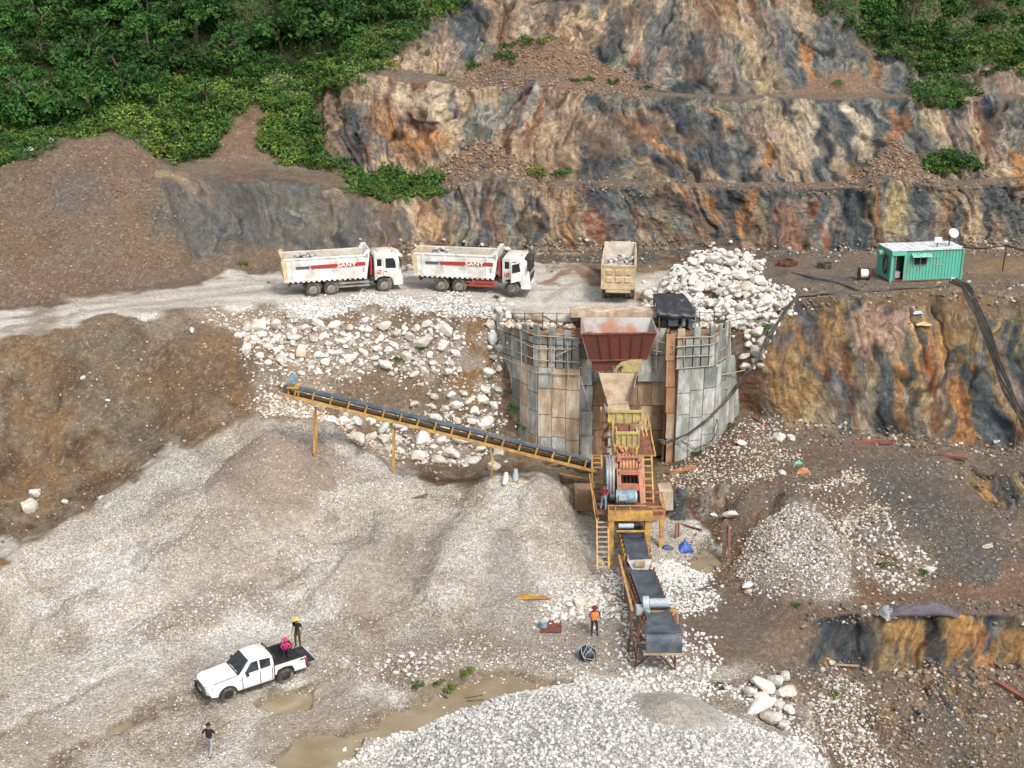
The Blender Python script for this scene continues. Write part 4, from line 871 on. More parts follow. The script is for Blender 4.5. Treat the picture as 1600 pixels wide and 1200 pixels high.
m_ = new(fd); plate(m_, [at(962,678,77.2), at(994,678,77.2), at(1000,662,77.9), at(954,662,77.9)], .05); m_.build('drop_plate', M_RUST, fd)
m_ = new(fd); plate(m_, [at(985,676,77.0), at(998,676,76.6), at(1003,662,77.6), at(984,662,77.7)], .05, (0,-1,0)); m_.build('side_wing', M_HOPIN, fd)
for k in range(7): m_ = new(fd); pb(m_, (966+k*4.4, 673, 76.5), (966+k*4.4, 677, 76.3), .07); m_.build('grizzly_bar', M_DARK, fd)
ribbed(fd, 964, 679, 998, 701, 75.6, 1.4, 4, M_LEMON)
for u in (955, 1003): 
    m_ = new(fd); pb(m_, (u, 640, 79.2), (u+(978-u)*.35, 712, 74.6), .12, .1); m_.build('side_beam', M_YEL, fd)
# jumble of ore in the crusher mouth
ore = thing('crusher_rubble', at(980, 712, 74.4), 'orange rubble heaped over the crusher jaw drum', 'rubble')
m_ = new(ore)
for k in range(26):
    c = at(random.uniform(966, 994), random.uniform(699, 714), random.uniform(73.9, 74.6)) - m_.o
    Mr = Matrix.Translation(c) @ Euler((random.uniform(0,3), random.uniform(0,3), random.uniform(0,3))).to_matrix().to_4x4(); s_ = random.uniform(.15, .38)
    m_.box((0,0,0), (s_, s_*.7, s_*.8), Mr, .6)
m_.build('rubble_lumps', M_ORANGE, ore, bevel=.03)  # loose lumps of orange rubble, not a cast part of the machine
# jaw crusher
cr = thing('jaw_crusher', at(978, 790, 71.5), 'orange jaw crusher with ribbed drum and faded red frame', 'crusher')
ca, cb = at(958, 727, 72.4), at(1003, 727, 72.4); cm = (ca+cb)/2; half = (cb-ca).length/2
m_ = new(cr); m_.disc(cm-m_.o, .62, half*1.3, 20, 'x'); m_.build('drum_core', M_ORANGE, cr, smooth=True)
for k in range(6): m_ = new(cr); m_.disc(cm-m_.o+Vector((-half*.56+half*.225*k,0,0)), .72, .09, 20, 'x'); m_.build('drum_rib', M_ORANGE, cr, smooth=True)
for s_ in (-1, 1): m_ = new(cr); m_.disc(cm-m_.o+Vector((s_*half*.86,0,0)), .60, half*.30, 20, 'x'); m_.build('bearing_housing', M_ORANGE, cr, smooth=True)
m_ = new(cr)
for u in (968, 1000): m_.box(at(u-1, 716, 72.0)-m_.o, (.25,.5,.25))
m_.bar(at(966,714,71.9)-m_.o, at(996,714,71.9)-m_.o, .1); m_.build('cap_lug', M_PINKR, cr)
for u in (966, 999): m_ = new(cr); pb(m_, (u, 733, 71.6), (u+(4 if u > 980 else 2), 787, 70.9), .26, .3); m_.build('side_frame', M_PINKR, cr)
m_ = new(cr); fbox(m_, 967, 737, 1000, 742, 71.3, .25); m_.build('cross_beam', M_PINKR, cr)
m_ = new(cr); fbox(m_, 967, 758, 1000, 767, 71.1, .3); m_.build('cross_beam', M_PINKR, cr)
m_ = new(cr); fbox(m_, 968, 741, 999, 760, 72.0, .1); m_.build('dark_opening', M_DARK, cr)  # dark panel set in so that the frame opening shows dark
for k in range(4): m_ = new(cr); fbox(m_, 972+k*6, 742, 974+k*6, 759, 71.8, .15); m_.build('toggle_rod', M_RUST, cr)
m_ = new(cr); fbox(m_, 962, 745, 1004, 795, 72.6, 1.6); m_.build('crusher_body', M_ORANGE, cr)
def wheel_parts(root, c, r, w, m, mrim, gro=3):
    m_ = new(root); m_.disc(c-m_.o, r, w, 32, 'x', r*.80)
    w_ = m_.build('flywheel', m, root, smooth=True)
    for g_ in range(gro):
        mm = new(root); mm.disc(c-mm.o+Vector((-w*.36+w*.36*g_,0,0)), r+.035, w*.14, 32, 'x', r*.97); mm.build('rim_band', mrim, w_, smooth=True)
    mm = new(root); mm.disc(c-mm.o, .3, w*1.1, 16, 'x')
    for k in range(6):
        t = 2*pi*k/6; mm.bar(c-mm.o, c-mm.o+Vector((0, cos(t)*r*.85, sin(t)*r*.85)), .18, .14)
    mm.build('spokes', m, w_)
    return w_
m_fly = mat('flywheel_grey', (.09,.115,.135), .5, dirt=(.22,.25,.27), dirt_amt=.5, var=.2)
wheel_parts(cr, at(951.5, 747, 71.9), 1.36, .52, m_fly, M_SILVER)
wheel_parts(cr, at(1001, 742, 72.6), 1.15, .22, M_ORANGE, M_ORANGE, 1)
m_ = new(cr); m_.disc(at(949,752,71.9)-m_.o, 1.1, .1, 24, 'x'); m_.build('wheel_guard', M_PINKR, cr, smooth=True)
mo = thing('crusher_motor', at(977, 790, 70.6), 'blue electric motor in front of the jaw crusher', 'motor')
c0 = at(977, 776, 70.6)
m_ = new(mo); m_.disc(c0-m_.o, .42, 1.15, 18, 'x'); m_.build('motor_barrel', M_BLUE, mo, smooth=True)
for k in range(7): m_ = new(mo); m_.disc(c0-m_.o+Vector((-.5+k*.115,0,0)), .455, .03, 18, 'x'); m_.build('cooling_fin', M_BLUE, mo)
m_ = new(mo); m_.disc(c0-m_.o+Vector((.62,0,0)), .36, .14, 18, 'x'); m_.build('fan_cowl', M_GREYBL, mo, smooth=True)
m_ = new(mo); m_.box(c0-m_.o+Vector((-.2,-.42,.12)), (.45,.2,.3)); m_.build('terminal_box', M_GREYBL, mo)
m_ = new(mo); m_.box(c0-m_.o+Vector((0,0,-.48)), (1.2,.8,.12)); m_.build('foot_plate', M_DARK, mo)
m_ = new(mo); m_.disc(c0-m_.o+Vector((-.78,0,.0)), .28, .32, 16, 'x'); m_.build('pulley', M_DARK, mo, smooth=True)
# platform
pf = thing('work_platform', at(985, 815, 69.6), 'orange steel work platform on thick legs under the crusher', 'platform')
m_ = new(pf); fbox(m_, 950, 801, 1020, 814, 69.3, .35); m_.build('front_beam', M_YEL, pf)
pz = at(985, 801, 69.3).z
m_ = new(pf); x0, x1 = at(951,800,69.3).x, at(1038,800,69.3).x; m_.box(Vector(((x0+x1)/2, 71.6, pz-.12))-m_.o, (x1-x0, 4.2, .12)); m_.build('deck', M_RUST, pf)
m_ = new(pf); fbox(m_, 1020, 798, 1039, 812, 69.6, .3); m_.build('side_beam', M_ORANGE, pf)
for u, vb, Y in [(955, 868, 69.5), (1012, 858, 69.6), (955, 850, 73.6), (1012, 850, 73.6), (1034, 826, 71.5)]:
    zt = pz-.2; X = at(u, 814, Y).x; zb = drop(X, Y)-.2
    m_ = new(pf); m_.bar(Vector((X, Y, zb))-m_.o, Vector((X, Y, zt))-m_.o, .34 if Y < 71 else .26); m_.build('leg', M_YEL, pf)
m_ = new(pf)
m_.bar(Vector((at(955,814,69.5).x, 69.5, pz-1.9))-m_.o, Vector((at(955,814,69.5).x, 73.6, pz-.5))-m_.o, .12); m_.build('brace', M_RUST, pf)
m_ = new(pf); m_.bar(Vector((at(1012,814,69.5).x, 69.6, pz-1.9))-m_.o, Vector((at(1012,814,69.5).x, 73.6, pz-.5))-m_.o, .12); m_.build('brace', M_RUST, pf)
for (a, b) in [((951,790,69.3),(1010,790,69.3)), ((951,790,69.3),(951,802,69.3)), ((985,790,69.3),(985,802,69.3)), ((962,790,69.3),(962,802,69.3)), ((1024,769,71.8),(1034,769,71.8)), ((1034,769,71.8),(1040,792,69.7)), ((1034,769,71.8),(1034,790,71.8)), ((1040,792,69.7),(1037,812,69.7)), ((1012,792,69.4),(1040,792,69.7)), ((1028,776,71.8),(1036,792,69.8))]:
    m_ = new(pf); pb(m_, a, b, .06); m_.build('rail', M_YEL, pf)
# support towers and walkway by the feeder
tw = thing('feeder_frame', at(978, 715, 75.5), 'yellow and orange angle-iron frame carrying the feeder', 'steel frame')
for (a, b, w_, mm) in [((939,636,80.5),(944,712,77.5),.12,M_ORANGE), ((951,640,80.3),(958,712,75.6),.12,M_YEL), ((936,683,78.6),(956,683,78.2),.1,M_ORANGE), ((939,660,79.4),(955,660,79.2),.1,M_ORANGE), ((938,700,78),(958,698,77),.1,M_ORANGE), ((940,683,78.4),(954,660,79.2),.08,M_RUST),
                       ((1003,640,79.6),(1017,712,74.4),.1,M_YEL), ((1010,640,79.6),(1024,712,74.4),.08,M_YEL), ((996,648,78.6),(1006,682,76.4),.1,M_YEL), ((1016,665,77.6),(1019,690,75.8),.07,M_YEL), ((1012,658,78.4),(1006,690,76),.07,M_RUST), ((958,713,74.4),(958,790,71.9),.16,M_YEL), ((1003,713,74.4),(1004,790,71.9),.16,M_YEL), ((925,712,76),(1024,712,73.6),.09,M_YEL), ((937,672,79),(951,672,79),.22,M_ORANGE), ((962,700,75.6),(958,715,74.4),.1,M_YEL)]:
    m_ = new(tw); pb(m_, a, b, w_); m_.build('angle_bar', mm, tw)
m_ = new(tw); plate(m_, [at(1004,712,74.3), at(1021,712,74.3), at(1014,681,76.4), at(1001,681,76.4)], .06, (0,0,-1)); m_.build('walkway_plate', M_RUST, tw)
m_ = new(tw); fbox(m_, 941, 685, 950, 697, 78.3, .4); fbox(m_, 942, 712, 953, 722, 76.4, .5); m_.build('drive_box', M_RUST, tw)
# ladders
def ladder(label, p0, p1, wdt, n, m, mr=None):
    a, b = at(*p0), at(*p1); r = thing('steel_ladder', b, label, 'ladder')
    o = Vector(b); sx = Vector((wdt/2, 0, 0))
    for s_ in (-1, 1): MB().bar(a+sx*s_-o, b+sx*s_-o, .09, .11).build('rail', m, r)
    for k in range(n):
        t = (k+.5)/n; p = a.lerp(b, t)-o; MB().box(p, (wdt-.05, .14, .05)).build('rung', mr or m, r)
    return r
ladder('yellow ladder on the right side of the crusher', (1011.5, 713, 73.6), (1015, 805, 70.2), .52, 9, M_YEL)
ladder('short yellow ladder on the left side of the crusher by the conveyor tail', (932.5, 712, 74.6), (933, 757, 72.6), .6, 6, M_YEL)
ladder('long yellow stair ladder running down from the platform to the gravel', (941.5, 812, 69.8), (942.5, 890, 67.6), .68, 10, M_YEL, M_TANPL)
st = thing('stair_flight', at(938, 800, 70.2), 'orange stair landing where the worker stands beside the flywheel', 'stairs')
for (a, b) in [((924,757,72.6),(935,812,69.8)), ((945,757,72.6),(951,812,69.8))]:
    m_ = new(st); pb(m_, a, b, .08, .16); m_.build('string_beam', M_YEL, st)
for k in range(4):
    t = k/4; m_ = new(st); c = at(935+k*2.4, 764+12*k, 72.2-.6*k); m_.box(c-m_.o, (.75,.3,.05)); m_.build('tread', M_RUST, st)
m_ = new(st); c = at(942, 800, 69.9); m_.box(c-m_.o, (.75,.6,.06)); m_.build('landing', M_RUST, st)
m_ = new(st); pb(m_, (921,740,72.6),(929,800,69.9), .05); pb(m_, (929,800,69.9),(932,815,69.7), .05); m_.build('handrail', M_YEL, st)

# ------------------------------------------------------------------ conveyors
def conveyor(label, a, b, w, n_id, m_frame, m_id, sag=.10, rail_h=.18, ends=True):
    """belt from a to b (world points, centre of carrying belt)"""
    a, b = Vector(a), Vector(b); r = thing('belt_conveyor', (a+b)/2*Vector((1,1,0)).length/1 if False else Vector(((a.x+b.x)/2, (a.y+b.y)/2, min(a.z, b.z))), label, 'conveyor')
    o = Vector(r.location); d = (b-a).normalized(); s = d.cross(Vector((0,0,1))).normalized(); up = s.cross(d)
    L = (b-a).length; n = max(8, int(L/.6)); V_ = []; F_ = []
    prof = [(-.5,.16),(-.3,.02),(0,-.02),(.3,.02),(.5,.16)]
    for i in range(n+1):
        t = i/n; p = a.lerp(b, t) - o; fl = min(1, 4*min(t, 1-t)*L/4)
        for (q, h) in prof: V_.append(p + s*(q*w) + up*(h*fl*w*1.1 - sag*.3*fl*abs(sin(t*n_id*pi))*.3))
        for (q, h) in prof: V_.append(p + s*(q*w) + up*(h*fl*w*1.1 - .03))
    k_ = len(prof)
    for i in range(n):
        for j in range(k_-1):
            x = i*2*k_+j; F_.append((x, x+1, x+1+2*k_, x+2*k_)); y = x+k_; F_.append((y, y+2*k_, y+1+2*k_, y+1))
        for j in (0, k_-1):
            x = i*2*k_+j; F_.append((x, x+2*k_, x+3*k_, x+k_))
    m_ = MB(); m_.add(V_, F_); m_.build('belt', M_BELT, r, smooth=True)
    m_ = MB(); m_.hexa([a-o+s*(-w*.45)-up*.5, a-o+s*(w*.45)-up*.5, b-o+s*(w*.45)-up*.5, b-o+s*(-w*.45)-up*.5, a-o+s*(-w*.45)-up*.46, a-o+s*(w*.45)-up*.46, b-o+s*(w*.45)-up*.46, b-o+s*(-w*.45)-up*.46]); m_.build('return_belt', M_BELT, r)
    for e, p in ((-1, a), (1, b)):
        Mx = Matrix((s, d, up)).transposed().to_4x4(); Mx.translation = p-o-up*.25
        m_ = MB(); m2 = MB(); m2.disc((0,0,0), .25, w*1.02, 18, 'x'); m_.add(m2.v, m2.f, Mx); m_.build('end_drum', M_BELT, r, smooth=True)
    for e in (-1, 1):
        q = s*(e*(w*.5+.07)); m_ = MB(); m_.bar(a-o+q-up*.42-d*.3, b-o+q-up*.42+d*.3, .09, rail_h, up); m_.build('side_channel', m_frame, r)
    for i in range(n_id):
        p = a.lerp(b, (i+.5)/n_id)-o
        for e in (-1, 1):
            m_ = MB(); m_.bar(p+s*(e*(w*.5+.06))-up*.36, p+s*(e*(w*.5+.09))+up*.17, .09, .10); m_.tube([p+s*(e*w*.22)-up*.16, p+s*(e*(w*.5+.09))+up*.06], .05, 5); m_.build('idler_bracket', m_id, r)
    return r, o, d, s, up
A_, B3 = at(927, 722, 77.0), at(449, 604, 75.2)
r, o, d, s, up = conveyor('long yellow conveyor rising left from the crusher over the fines cone', A_, B3, .75, 18, M_YEL, M_YEL)
for u, v, vb in [(491, 632, 726), (615, 662, 753), (770, 698, 753)]:
    for e in (-1, 1):
        p = at(u, v, 77.0-(927-u)/478*1.8)+Vector((0, e*.42, -.3)); zb = drop(p.x, p.y)-.3
        MB().bar(p-o, Vector((p.x-.1, p.y, zb))-o, .12, .10).build('support_post', M_YEL, r)
hm = at(459, 594, 75.2); MB().disc(hm-o+Vector((0,-.2,.15)), .26, .6, 14, 'y').build('drive_motor', M_BLUE, r, smooth=True)
MB().box(hm-o+Vector((0,-.1,-.35)), (.75,.9,.08)).bar(hm-o+Vector((-.3,-.4,-.35)), hm-o+Vector((-.3,-.4,-.95)), .07).bar(hm-o+Vector((.3,-.4,-.35)), hm-o+Vector((.3,-.4,-1.0)), .07).build('motor_stand', M_YEL, r)
r, o, d, s, up = conveyor('short dark belt conveyor coming out from under the crusher platform', at(984, 822, 71.0), at(997, 872, 66.9), 1.30, 7, M_YEL, M_YEL)
MB().bar(at(967,836,68.9)-o+Vector((-.15,0,.25)), at(1015,836,68.9)-o+Vector((.15,0,.25)), .1).build('cross_bar', M_YEL, r)
MB().disc(at(978,829,69.2)-o+Vector((0,0,.3)), .15, .9, 12, 'x').build('cleaner_motor', M_GREYBL, r, smooth=True)
for u, Y in [(975,68.2),(1016,68.2),(972,70.5),(1009,70.5)]:
    p = at(u, 850, Y); MB().bar(Vector((p.x, Y, drop(p.x, Y)-.2))-o, Vector((p.x, Y, 1.9))-o, .1).build('leg', M_RUST, r)
hb = thing('transfer_box', at(999, 885, 66.3), 'grey transfer box with a sandy heap between the two short belts', 'transfer hopper')
m_ = new(hb); plate(m_, [at(990,893,65.8), at(1013,893,65.8), at(1018,874,66.4), at(980,876,66.4)], .05); m_.build('front_plate', M_SILVER, hb)
m_ = new(hb); plate(m_, [at(990,893,65.8), at(980,876,66.4), at(981,866,67.2), at(988,880,67)], .05); m_.build('side_plate', M_SILVER, hb)
m_ = new(hb); plate(m_, [at(1013,893,65.8), at(1018,874,66.4), at(1019,866,67.2), at(1010,880,67)], .05); m_.build('side_plate', M_SILVER, hb)
m_ = new(hb); fbox(m_, 991, 876, 1008, 886, 65.9, .1); m_.build('caked_sand', M_TANPL, hb, bevel=.04)
r, o, d, s, up = conveyor('longer dark belt conveyor running toward the coarse white heap with rusty idlers', at(1000, 890, 65.9), at(1033, 978, 58.4), 1.35, 14, M_YEL, M_RUST)
wb = at(1035, 980, 58.2)
MB().box(wb-o+Vector((0,-.1,-.02)), (1.85,.9,.05)).build('end_apron', M_BELT, r)
m_ = MB(); p0 = wb-o+Vector((0,-.62,-.02)); 
for k in range(7):
    t0, t1_ = k/7*pi/2, (k+1)/7*pi/2
    def dp(t): return p0 + Vector((0, -.42*sin(t), -.9*(1-cos(t))))
    q0, q1 = dp(t0), dp(t1_); m_.add([q0+Vector((-.92,0,0)), q0+Vector((.92,0,0)), q1+Vector((.92,0,0)), q1+Vector((-.92,0,0))], [(0,1,2,3)])
m_.build('belt_nose', M_BELT, r, smooth=True)
MB().bar(wb-o+Vector((-1.05,-1.05,-.95)), wb-o+Vector((1.05,-1.05,-.95)), .1).build('nose_bar', M_TANPL, r)
MB().bar(at(1003,956,60.2)-o, at(1060,956,60.2)-o, .13).build('drive_beam', M_YEL, r)
for u in (1044,1052,1059): MB().bar(at(u,956,60.2)-o, at(u,978,59.0)-o, .07).build('guard_bar', M_ORANGE, r)
dm = at(1022, 946, 60.3)
MB().disc(dm-o+Vector((.25,0,.15)), .24, 1.0, 16, 'x').build('drive_motor', M_GREYBL, r, smooth=True)
for k in range(5): MB().disc(dm-o+Vector((.05+k*.12,0,.15)), .262, .03, 16, 'x').build('cooling_fin', M_GREYBL, r)
MB().disc(dm-o+Vector((-.45,0,.12)), .40, .32, 16, 'x').build('gearbox', M_GREYBL, r, smooth=True)
MB().box(dm-o+Vector((-.6,-.1,-.2)), (.7,.5,.4)).build('gearbox_foot', M_GREYBL, r)
tr = thing('conveyor_trestle', at(1025, 1040, 58.2), 'rusty orange braced trestle under the nose of the long belt', 'trestle')
tps = [(988,955,59.8),(999,975,58.2),(1038,990,59.4),(1054,990,57.9)]
fp = []
for (u, v, Y), ub in zip(tps, (983, 996, 1037, 1056)):
    p = at(u, v, Y); g_ = Vector((p.x+(.1 if u > 1020 else -.15), Y-.1, drop(p.x, Y)-.2)); fp.append((p, g_)); MB().bar(p-Vector(tr.location), g_-Vector(tr.location), .09).build('leg', M_RUST, tr)
for i, j, t0, t1_ in [(0,1,.35,.75),(1,3,.2,.9),(1,2,.9,.4),(2,3,.35,.75),(0,2,.55,.5)]:
    MB().bar(fp[i][0].lerp(fp[i][1], t0)-Vector(tr.location), fp[j][0].lerp(fp[j][1], t1_)-Vector(tr.location), .07).build('brace', M_RUST, tr)
MB().bar(fp[0][0]-Vector(tr.location), at(967,868,66.8)-Vector(tr.location), .12).build('side_girder', M_YEL, tr)
tr2 = thing('leg_frame', at(976, 900, 65.5), 'rusty leg frame left of the transfer box', 'leg frame')
for a, b in [((972,868,66.2),(968,900,66.0)), ((968,900,66.0),(981,898,66.0)), ((972,868,66.2),(981,898,66.0)), ((976,905,65),(977,965,64.4))]:
    m_ = new(tr2); pb(m_, a, b, .08); m_.build('bar', M_RUST, tr2)
# ------------------------------------------------------------------ dump trucks (x forward, y left, z up, origin under the tail)
def text_part(s, size, loc, rot, m, parent, name='lettering', ext=.006, xs=1.0):
    cu = bpy.data.curves.new(name, 'FONT'); cu.body = s; cu.size = size; cu.extrude = ext; cu.align_x = 'CENTER'; cu.align_y = 'CENTER'; cu.offset = .022*size
    t = bpy.data.objects.new(name, cu); COL.objects.link(t); dg = bpy.context.evaluated_depsgraph_get(); dg.update()
    me = bpy.data.meshes.new_from_object(t.evaluated_get(dg)); bpy.data.objects.remove(t)
    me.materials.clear(); me.materials.append(m)
    o = obj(name, me, parent); o.location = loc; o.rotation_euler = rot; o.scale = (xs, 1, 1); return o
M_STRIPE = mat('stripe_red', (.38,.04,.04), .4, dirt=(.30,.10,.08), dirt_amt=.3, var=.05)
M_STRIPEG = mat('stripe_slate', (.09,.11,.13), .4, var=.05)
M_LETTER = mat('letter_cream', (.85,.80,.68), .5, var=.03)
M_LAMP = mat('lamp_glass', (.55,.57,.58), .15, var=.05); M_AMBER = mat('lamp_amber', (.75,.28,.04), .3, var=.05); M_TAIL = mat('lamp_red', (.45,.03,.03), .3, var=.05)
M_RIM = mat('dusty_rim', (.36,.32,.26), .6, dirt=(.18,.14,.1), dirt_amt=.5, var=.2)
def wheel(root, c, r, w, n=24):
    o_ = MB(); o_.disc((0,0,0), r, w, n, 'y', r*.56); t = o_.build('wheel', M_RUBBER, root, smooth=True); t.location = c
    MB().disc((0,0,0), r*.57, w*.7, 18, 'y', r*.2).build('rim', M_RIM, t, smooth=True)
    MB().disc((0,0,0), r*.24, w*1.02, 12, 'y').build('hub', M_RIM, t, smooth=True)
    return t
def dump_truck(loc, rz, label, body, red_guard, door_open=False):
    T = empty('dump_truck', loc, rz, label, 'dump truck', None); hw = 1.22
    m_in = mat('bed_inside', (.60,.55,.47), .85, dirt=(.42,.35,.27), dirt_amt=.6, var=.2)
    # tipper bed: floor, sides, tailgate, bulkhead
    z0, z1 = 1.28, 2.98
    MB().hexa([(.15,-hw+.08,z0),(6.2,-hw+.08,z0),(6.2,hw-.08,z0),(.15,hw-.08,z0),(.15,-hw+.08,z0+.12),(6.2,-hw+.08,z0+.12),(6.2,hw-.08,z0+.12),(.15,hw-.08,z0+.12)]).build('bed_floor', m_in, T)
    for s_ in (-1, 1):
        y = s_*hw; b_ = MB(); b_.prism([(.05,z0-.06),(6.18,z0-.06),(6.35,z1+.05),(5.85,z1+.0),(.0,z1)], min(y, y-s_*.06), max(y, y-s_*.06)); sd_ = b_.build('bed_side', body, T)
        for zz, hh in ((z1-.06,.12),(z0+.02,.14)): 
            MB().box((3.1, y+s_*.03, zz), (6.1,.07,hh)).build('side_rail', body, sd_, bevel=.015)
        MB().prism([(.2,z0+.1),(6.15,z0+.1),(6.15,z1-.03),(.15,z1-.03)], min(y-s_*.065, y-s_*.10), max(y-s_*.065, y-s_*.10)).build('bed_liner', m_in, sd_)
        for k in range(4): MB().box((.75+k*1.62, y+s_*.025, (z0+z1)/2), (.16,.05,z1-z0-.2)).build('side_post', body, sd_, bevel=.012)
        for k in range(16): MB().box((.3+k*.385, y+s_*.02, z0-.10), (.2,.05,.09)).build('hinge_scallop', body, sd_) if s_ < 0 else None
        MB().prism([(.1,z0-.1),(-.12,z1-.2),(-.02,z1+.22),(.28,z1+.22),(.34,z0-.1)], min(y-s_*.01, y+s_*.05), max(y-s_*.01, y+s_*.05)).build('corner_post', M_CREAM, T)
        if s_ < 0 and body is M_WHITE:
            MB().box((1.45, y-.056, 2.27), (1.0,.012,.19)).build('side_stripe', M_STRIPEG, T)
            MB().prism([(2.0,2.40),(2.12,2.14),(6.1,2.17),(6.1,2.44)], y-.064, y-.052).build('side_stripe', M_STRIPE, T)
            text_part('SANY', .42, (4.70, y-.072, 2.29), (pi/2,0,0), M_LETTER, T, xs=1.35)
            MB().box((5.95,y-.05,1.85), (.12,.02,.35)).build('warning_plate', M_LEMON, T)
    tg = MB().prism([(.12,z0-.1),(.22,z0-.1),(.05,z1),(-.05,z1)], -hw+.05, hw-.05).build('tailgate', M_CREAM, T)
    for i in range(3):
        for j in range(2):
            Mx = Matrix.Translation((.0+.03*(1-j), -.68+i*.68, 1.95+j*.55)) @ Matrix.Rotation(-.1, 4, 'Y')
            b_ = MB(); b_.box((0,0,0), (.14,.44,.38), Mx); b_.build('pressed_panel', M_CREAM, tg, bevel=.04)
    MB().box((-.02,0,z1+.02), (.14,2*hw-.05,.12)).build('top_lip', M_CREAM, tg)
    MB().prism([(.16,z0-.12),(.26,z0-.12),(.3,z0-.36),(.2,z0-.36)], -hw*.75, hw*.75).build('apron', M_CREAM, tg)
    MB().prism([(6.1,z0),(6.2,z0),(6.5,z1+.35),(6.38,z1+.35)], -hw+.06, hw-.06).build('bulkhead', m_in if body is not M_WHITE else M_WHITE, T)
    for s_ in (-1, 1): MB().prism([(5.9,z1-.1),(6.3,z1-.4),(6.52,z1+.38),(6.2,z1+.38)], min(s_*hw, s_*(hw-.07)), max(s_*hw, s_*(hw-.07))).build('bulkhead_wing', M_CREAM if body is not M_WHITE else M_WHITE, T)
    # chassis
    for s_ in (-1, 1): MB().box((4.3, s_*.42, 1.0), (8.0,.1,.3)).build('chassis_rail', M_DARK, T)
    MB().box((.45,0,.85), (.12,1.9,.14)).bar((.45,-.4,.85), (.45,-.4,1.3), .07).bar((.45,.4,.85), (.45,.4,1.3), .07).build('rear_bumper', M_RUST if body is not M_WHITE else M_DARK, T)
    for s_ in (-1, 1): MB().box((.42, s_*.8, .98), (.06,.34,.14)).build('tail_lamp', M_TAIL, T)
    for x in (2.15, 3.5):
        for s_ in (-1, 1):
            wheel(T, (x, s_*(hw-.17), .54), .54, .30); wheel(T, (x, s_*(hw-.52), .54), .54, .28)
        MB().tube([(x,-.7,.54),(x,.7,.54)], .14, 8).build('axle', M_DARK, T)
    for s_ in (-1, 1):
        wheel(T, (7.5, s_*(hw-.17), .54), .54, .32)
        for x in (2.15, 3.5):
            b_ = MB(); arc = [(x+.66*cos(t), .56+.66*sin(t)) for t in np.linspace(.3, pi-.3, 8)]; arc2 = [(x+.62*cos(t), .56+.62*sin(t)) for t in np.linspace(pi-.3, .3, 8)]
            b_.prism(arc+arc2, min(s_*(hw-.4), s_*hw), max(s_*(hw-.4), s_*hw)); b_.build('mudguard', M_DARK, T)
    MB().tube([(7.5,-.8,.54),(7.5,.8,.54)], .12, 8).build('axle', M_DARK, T)
    gm_ = M_RED if red_guard else M_SILVER
    for s_ in (-1, 1):
        b_ = MB().box((5.2, s_*(hw-.06), .62), (2.3,.05,.12)).box((5.2, s_*(hw-.06), .88), (2.3,.05,.12)); b_.bar((4.3,s_*(hw-.06),.6),(4.3,s_*(hw-.06),1.2),.05).bar((6.1,s_*(hw-.06),.6),(6.1,s_*(hw-.06),1.2),.05); b_.build('side_guard', gm_, T)
        MB().box((5.3, s_*.85, .80), (1.3,.5,.5)).build('fuel_tank', M_DARK if not red_guard else M_RED, T, bevel=.06)
    MB().tube([(6.6,-.95,.9),(6.6,-.95,1.25)], .2, 12).build('air_cleaner', M_DARK, T, smooth=True)
    MB().tube([(6.55,-1.0,1.35),(6.55,-1.0,2.7)], .09, 8).build('snorkel', M_STRIPE, T, smooth=True)
    MB().box((6.55,.1,1.9), (.25,1.6,1.5)).build('hoist_cover', M_DARK, T)
    # cab
    prof = [(6.78,.95),(6.78,2.72),(6.95,2.92),(8.35,2.92),(8.62,2.62),(8.80,1.75),(8.85,1.0),(8.85,.55),(8.25,.55),(8.12,.95),(7.95,1.13),(7.5,1.22),(7.05,1.13),(6.9,.95)]
    cb_ = MB().prism(prof, -hw+.02, hw-.02).build('cab', M_WHITE if body is M_WHITE else M_CREAM, T, bevel=.05, smooth=True)
    MB().prism([(8.66,2.55),(8.83,1.75),(8.87,1.75),(8.70,2.55)], -hw+.12, hw-.12).build('windscreen', M_GLASS, cb_)
    for s_ in (-1, 1):
        y = s_*(hw-.02)
        def sidep(poly, name, m, t=.014): return MB().prism(poly, min(y-s_*.005, y+s_*t), max(y-s_*.005, y+s_*t)).build(name, m, cb_)
        if door_open and s_ < 0:
            sidep([(7.6,1.3),(8.15,1.3),(8.15,2.55),(7.6,2.55)], 'door_opening', M_DARK)
            D_ = empty('door', (8.2, y-.02, 0), 0); D_.parent = T; D_.rotation_euler = (0,0,radians(52))
            MB().prism([(-1.0,1.15),(-.02,1.15),(-.02,2.05),(-.2,2.6),(-1.0,2.6)], -.03, .03).build('door_panel', M_WHITE, D_)
            MB().prism([(-.92,1.85),(-.08,1.85),(-.22,2.5),(-.92,2.5)], -.04, .04).build('door_window', M_GLASS, D_)
        else:
            sidep([(7.62,1.85),(8.42,1.80),(8.36,2.35),(8.22,2.58),(7.62,2.58)], 'door_window', M_GLASS)
            sidep([(7.42,1.25),(7.44,1.25),(7.44,2.66),(7.42,2.66)], 'door_seam', M_DARK, .008); sidep([(7.52,1.55),(7.72,1.55),(7.72,1.61),(7.52,1.61)], 'door_handle', M_DARK, .03)
        sidep([(6.98,2.02),(7.32,2.02),(7.32,2.55),(6.98,2.55)], 'rear_window', M_GLASS)
        if s_ < 0:
            sidep([(6.95,1.42),(7.28,1.42),(7.28,1.72),(6.95,1.72)], 'door_emblem', M_STRIPE, .012)
            for dx, dz, w2, h2 in ((.03,.16,.10,.10),(.17,.16,.12,.04),(.17,.05,.12,.04),(.03,.04,.08,.05)):
                sidep([(6.96+dx,1.44+dz),(6.96+dx+w2,1.44+dz),(6.96+dx+w2,1.44+dz+h2),(6.96+dx,1.44+dz+h2)], 'emblem_mark', M_LETTER, .017)
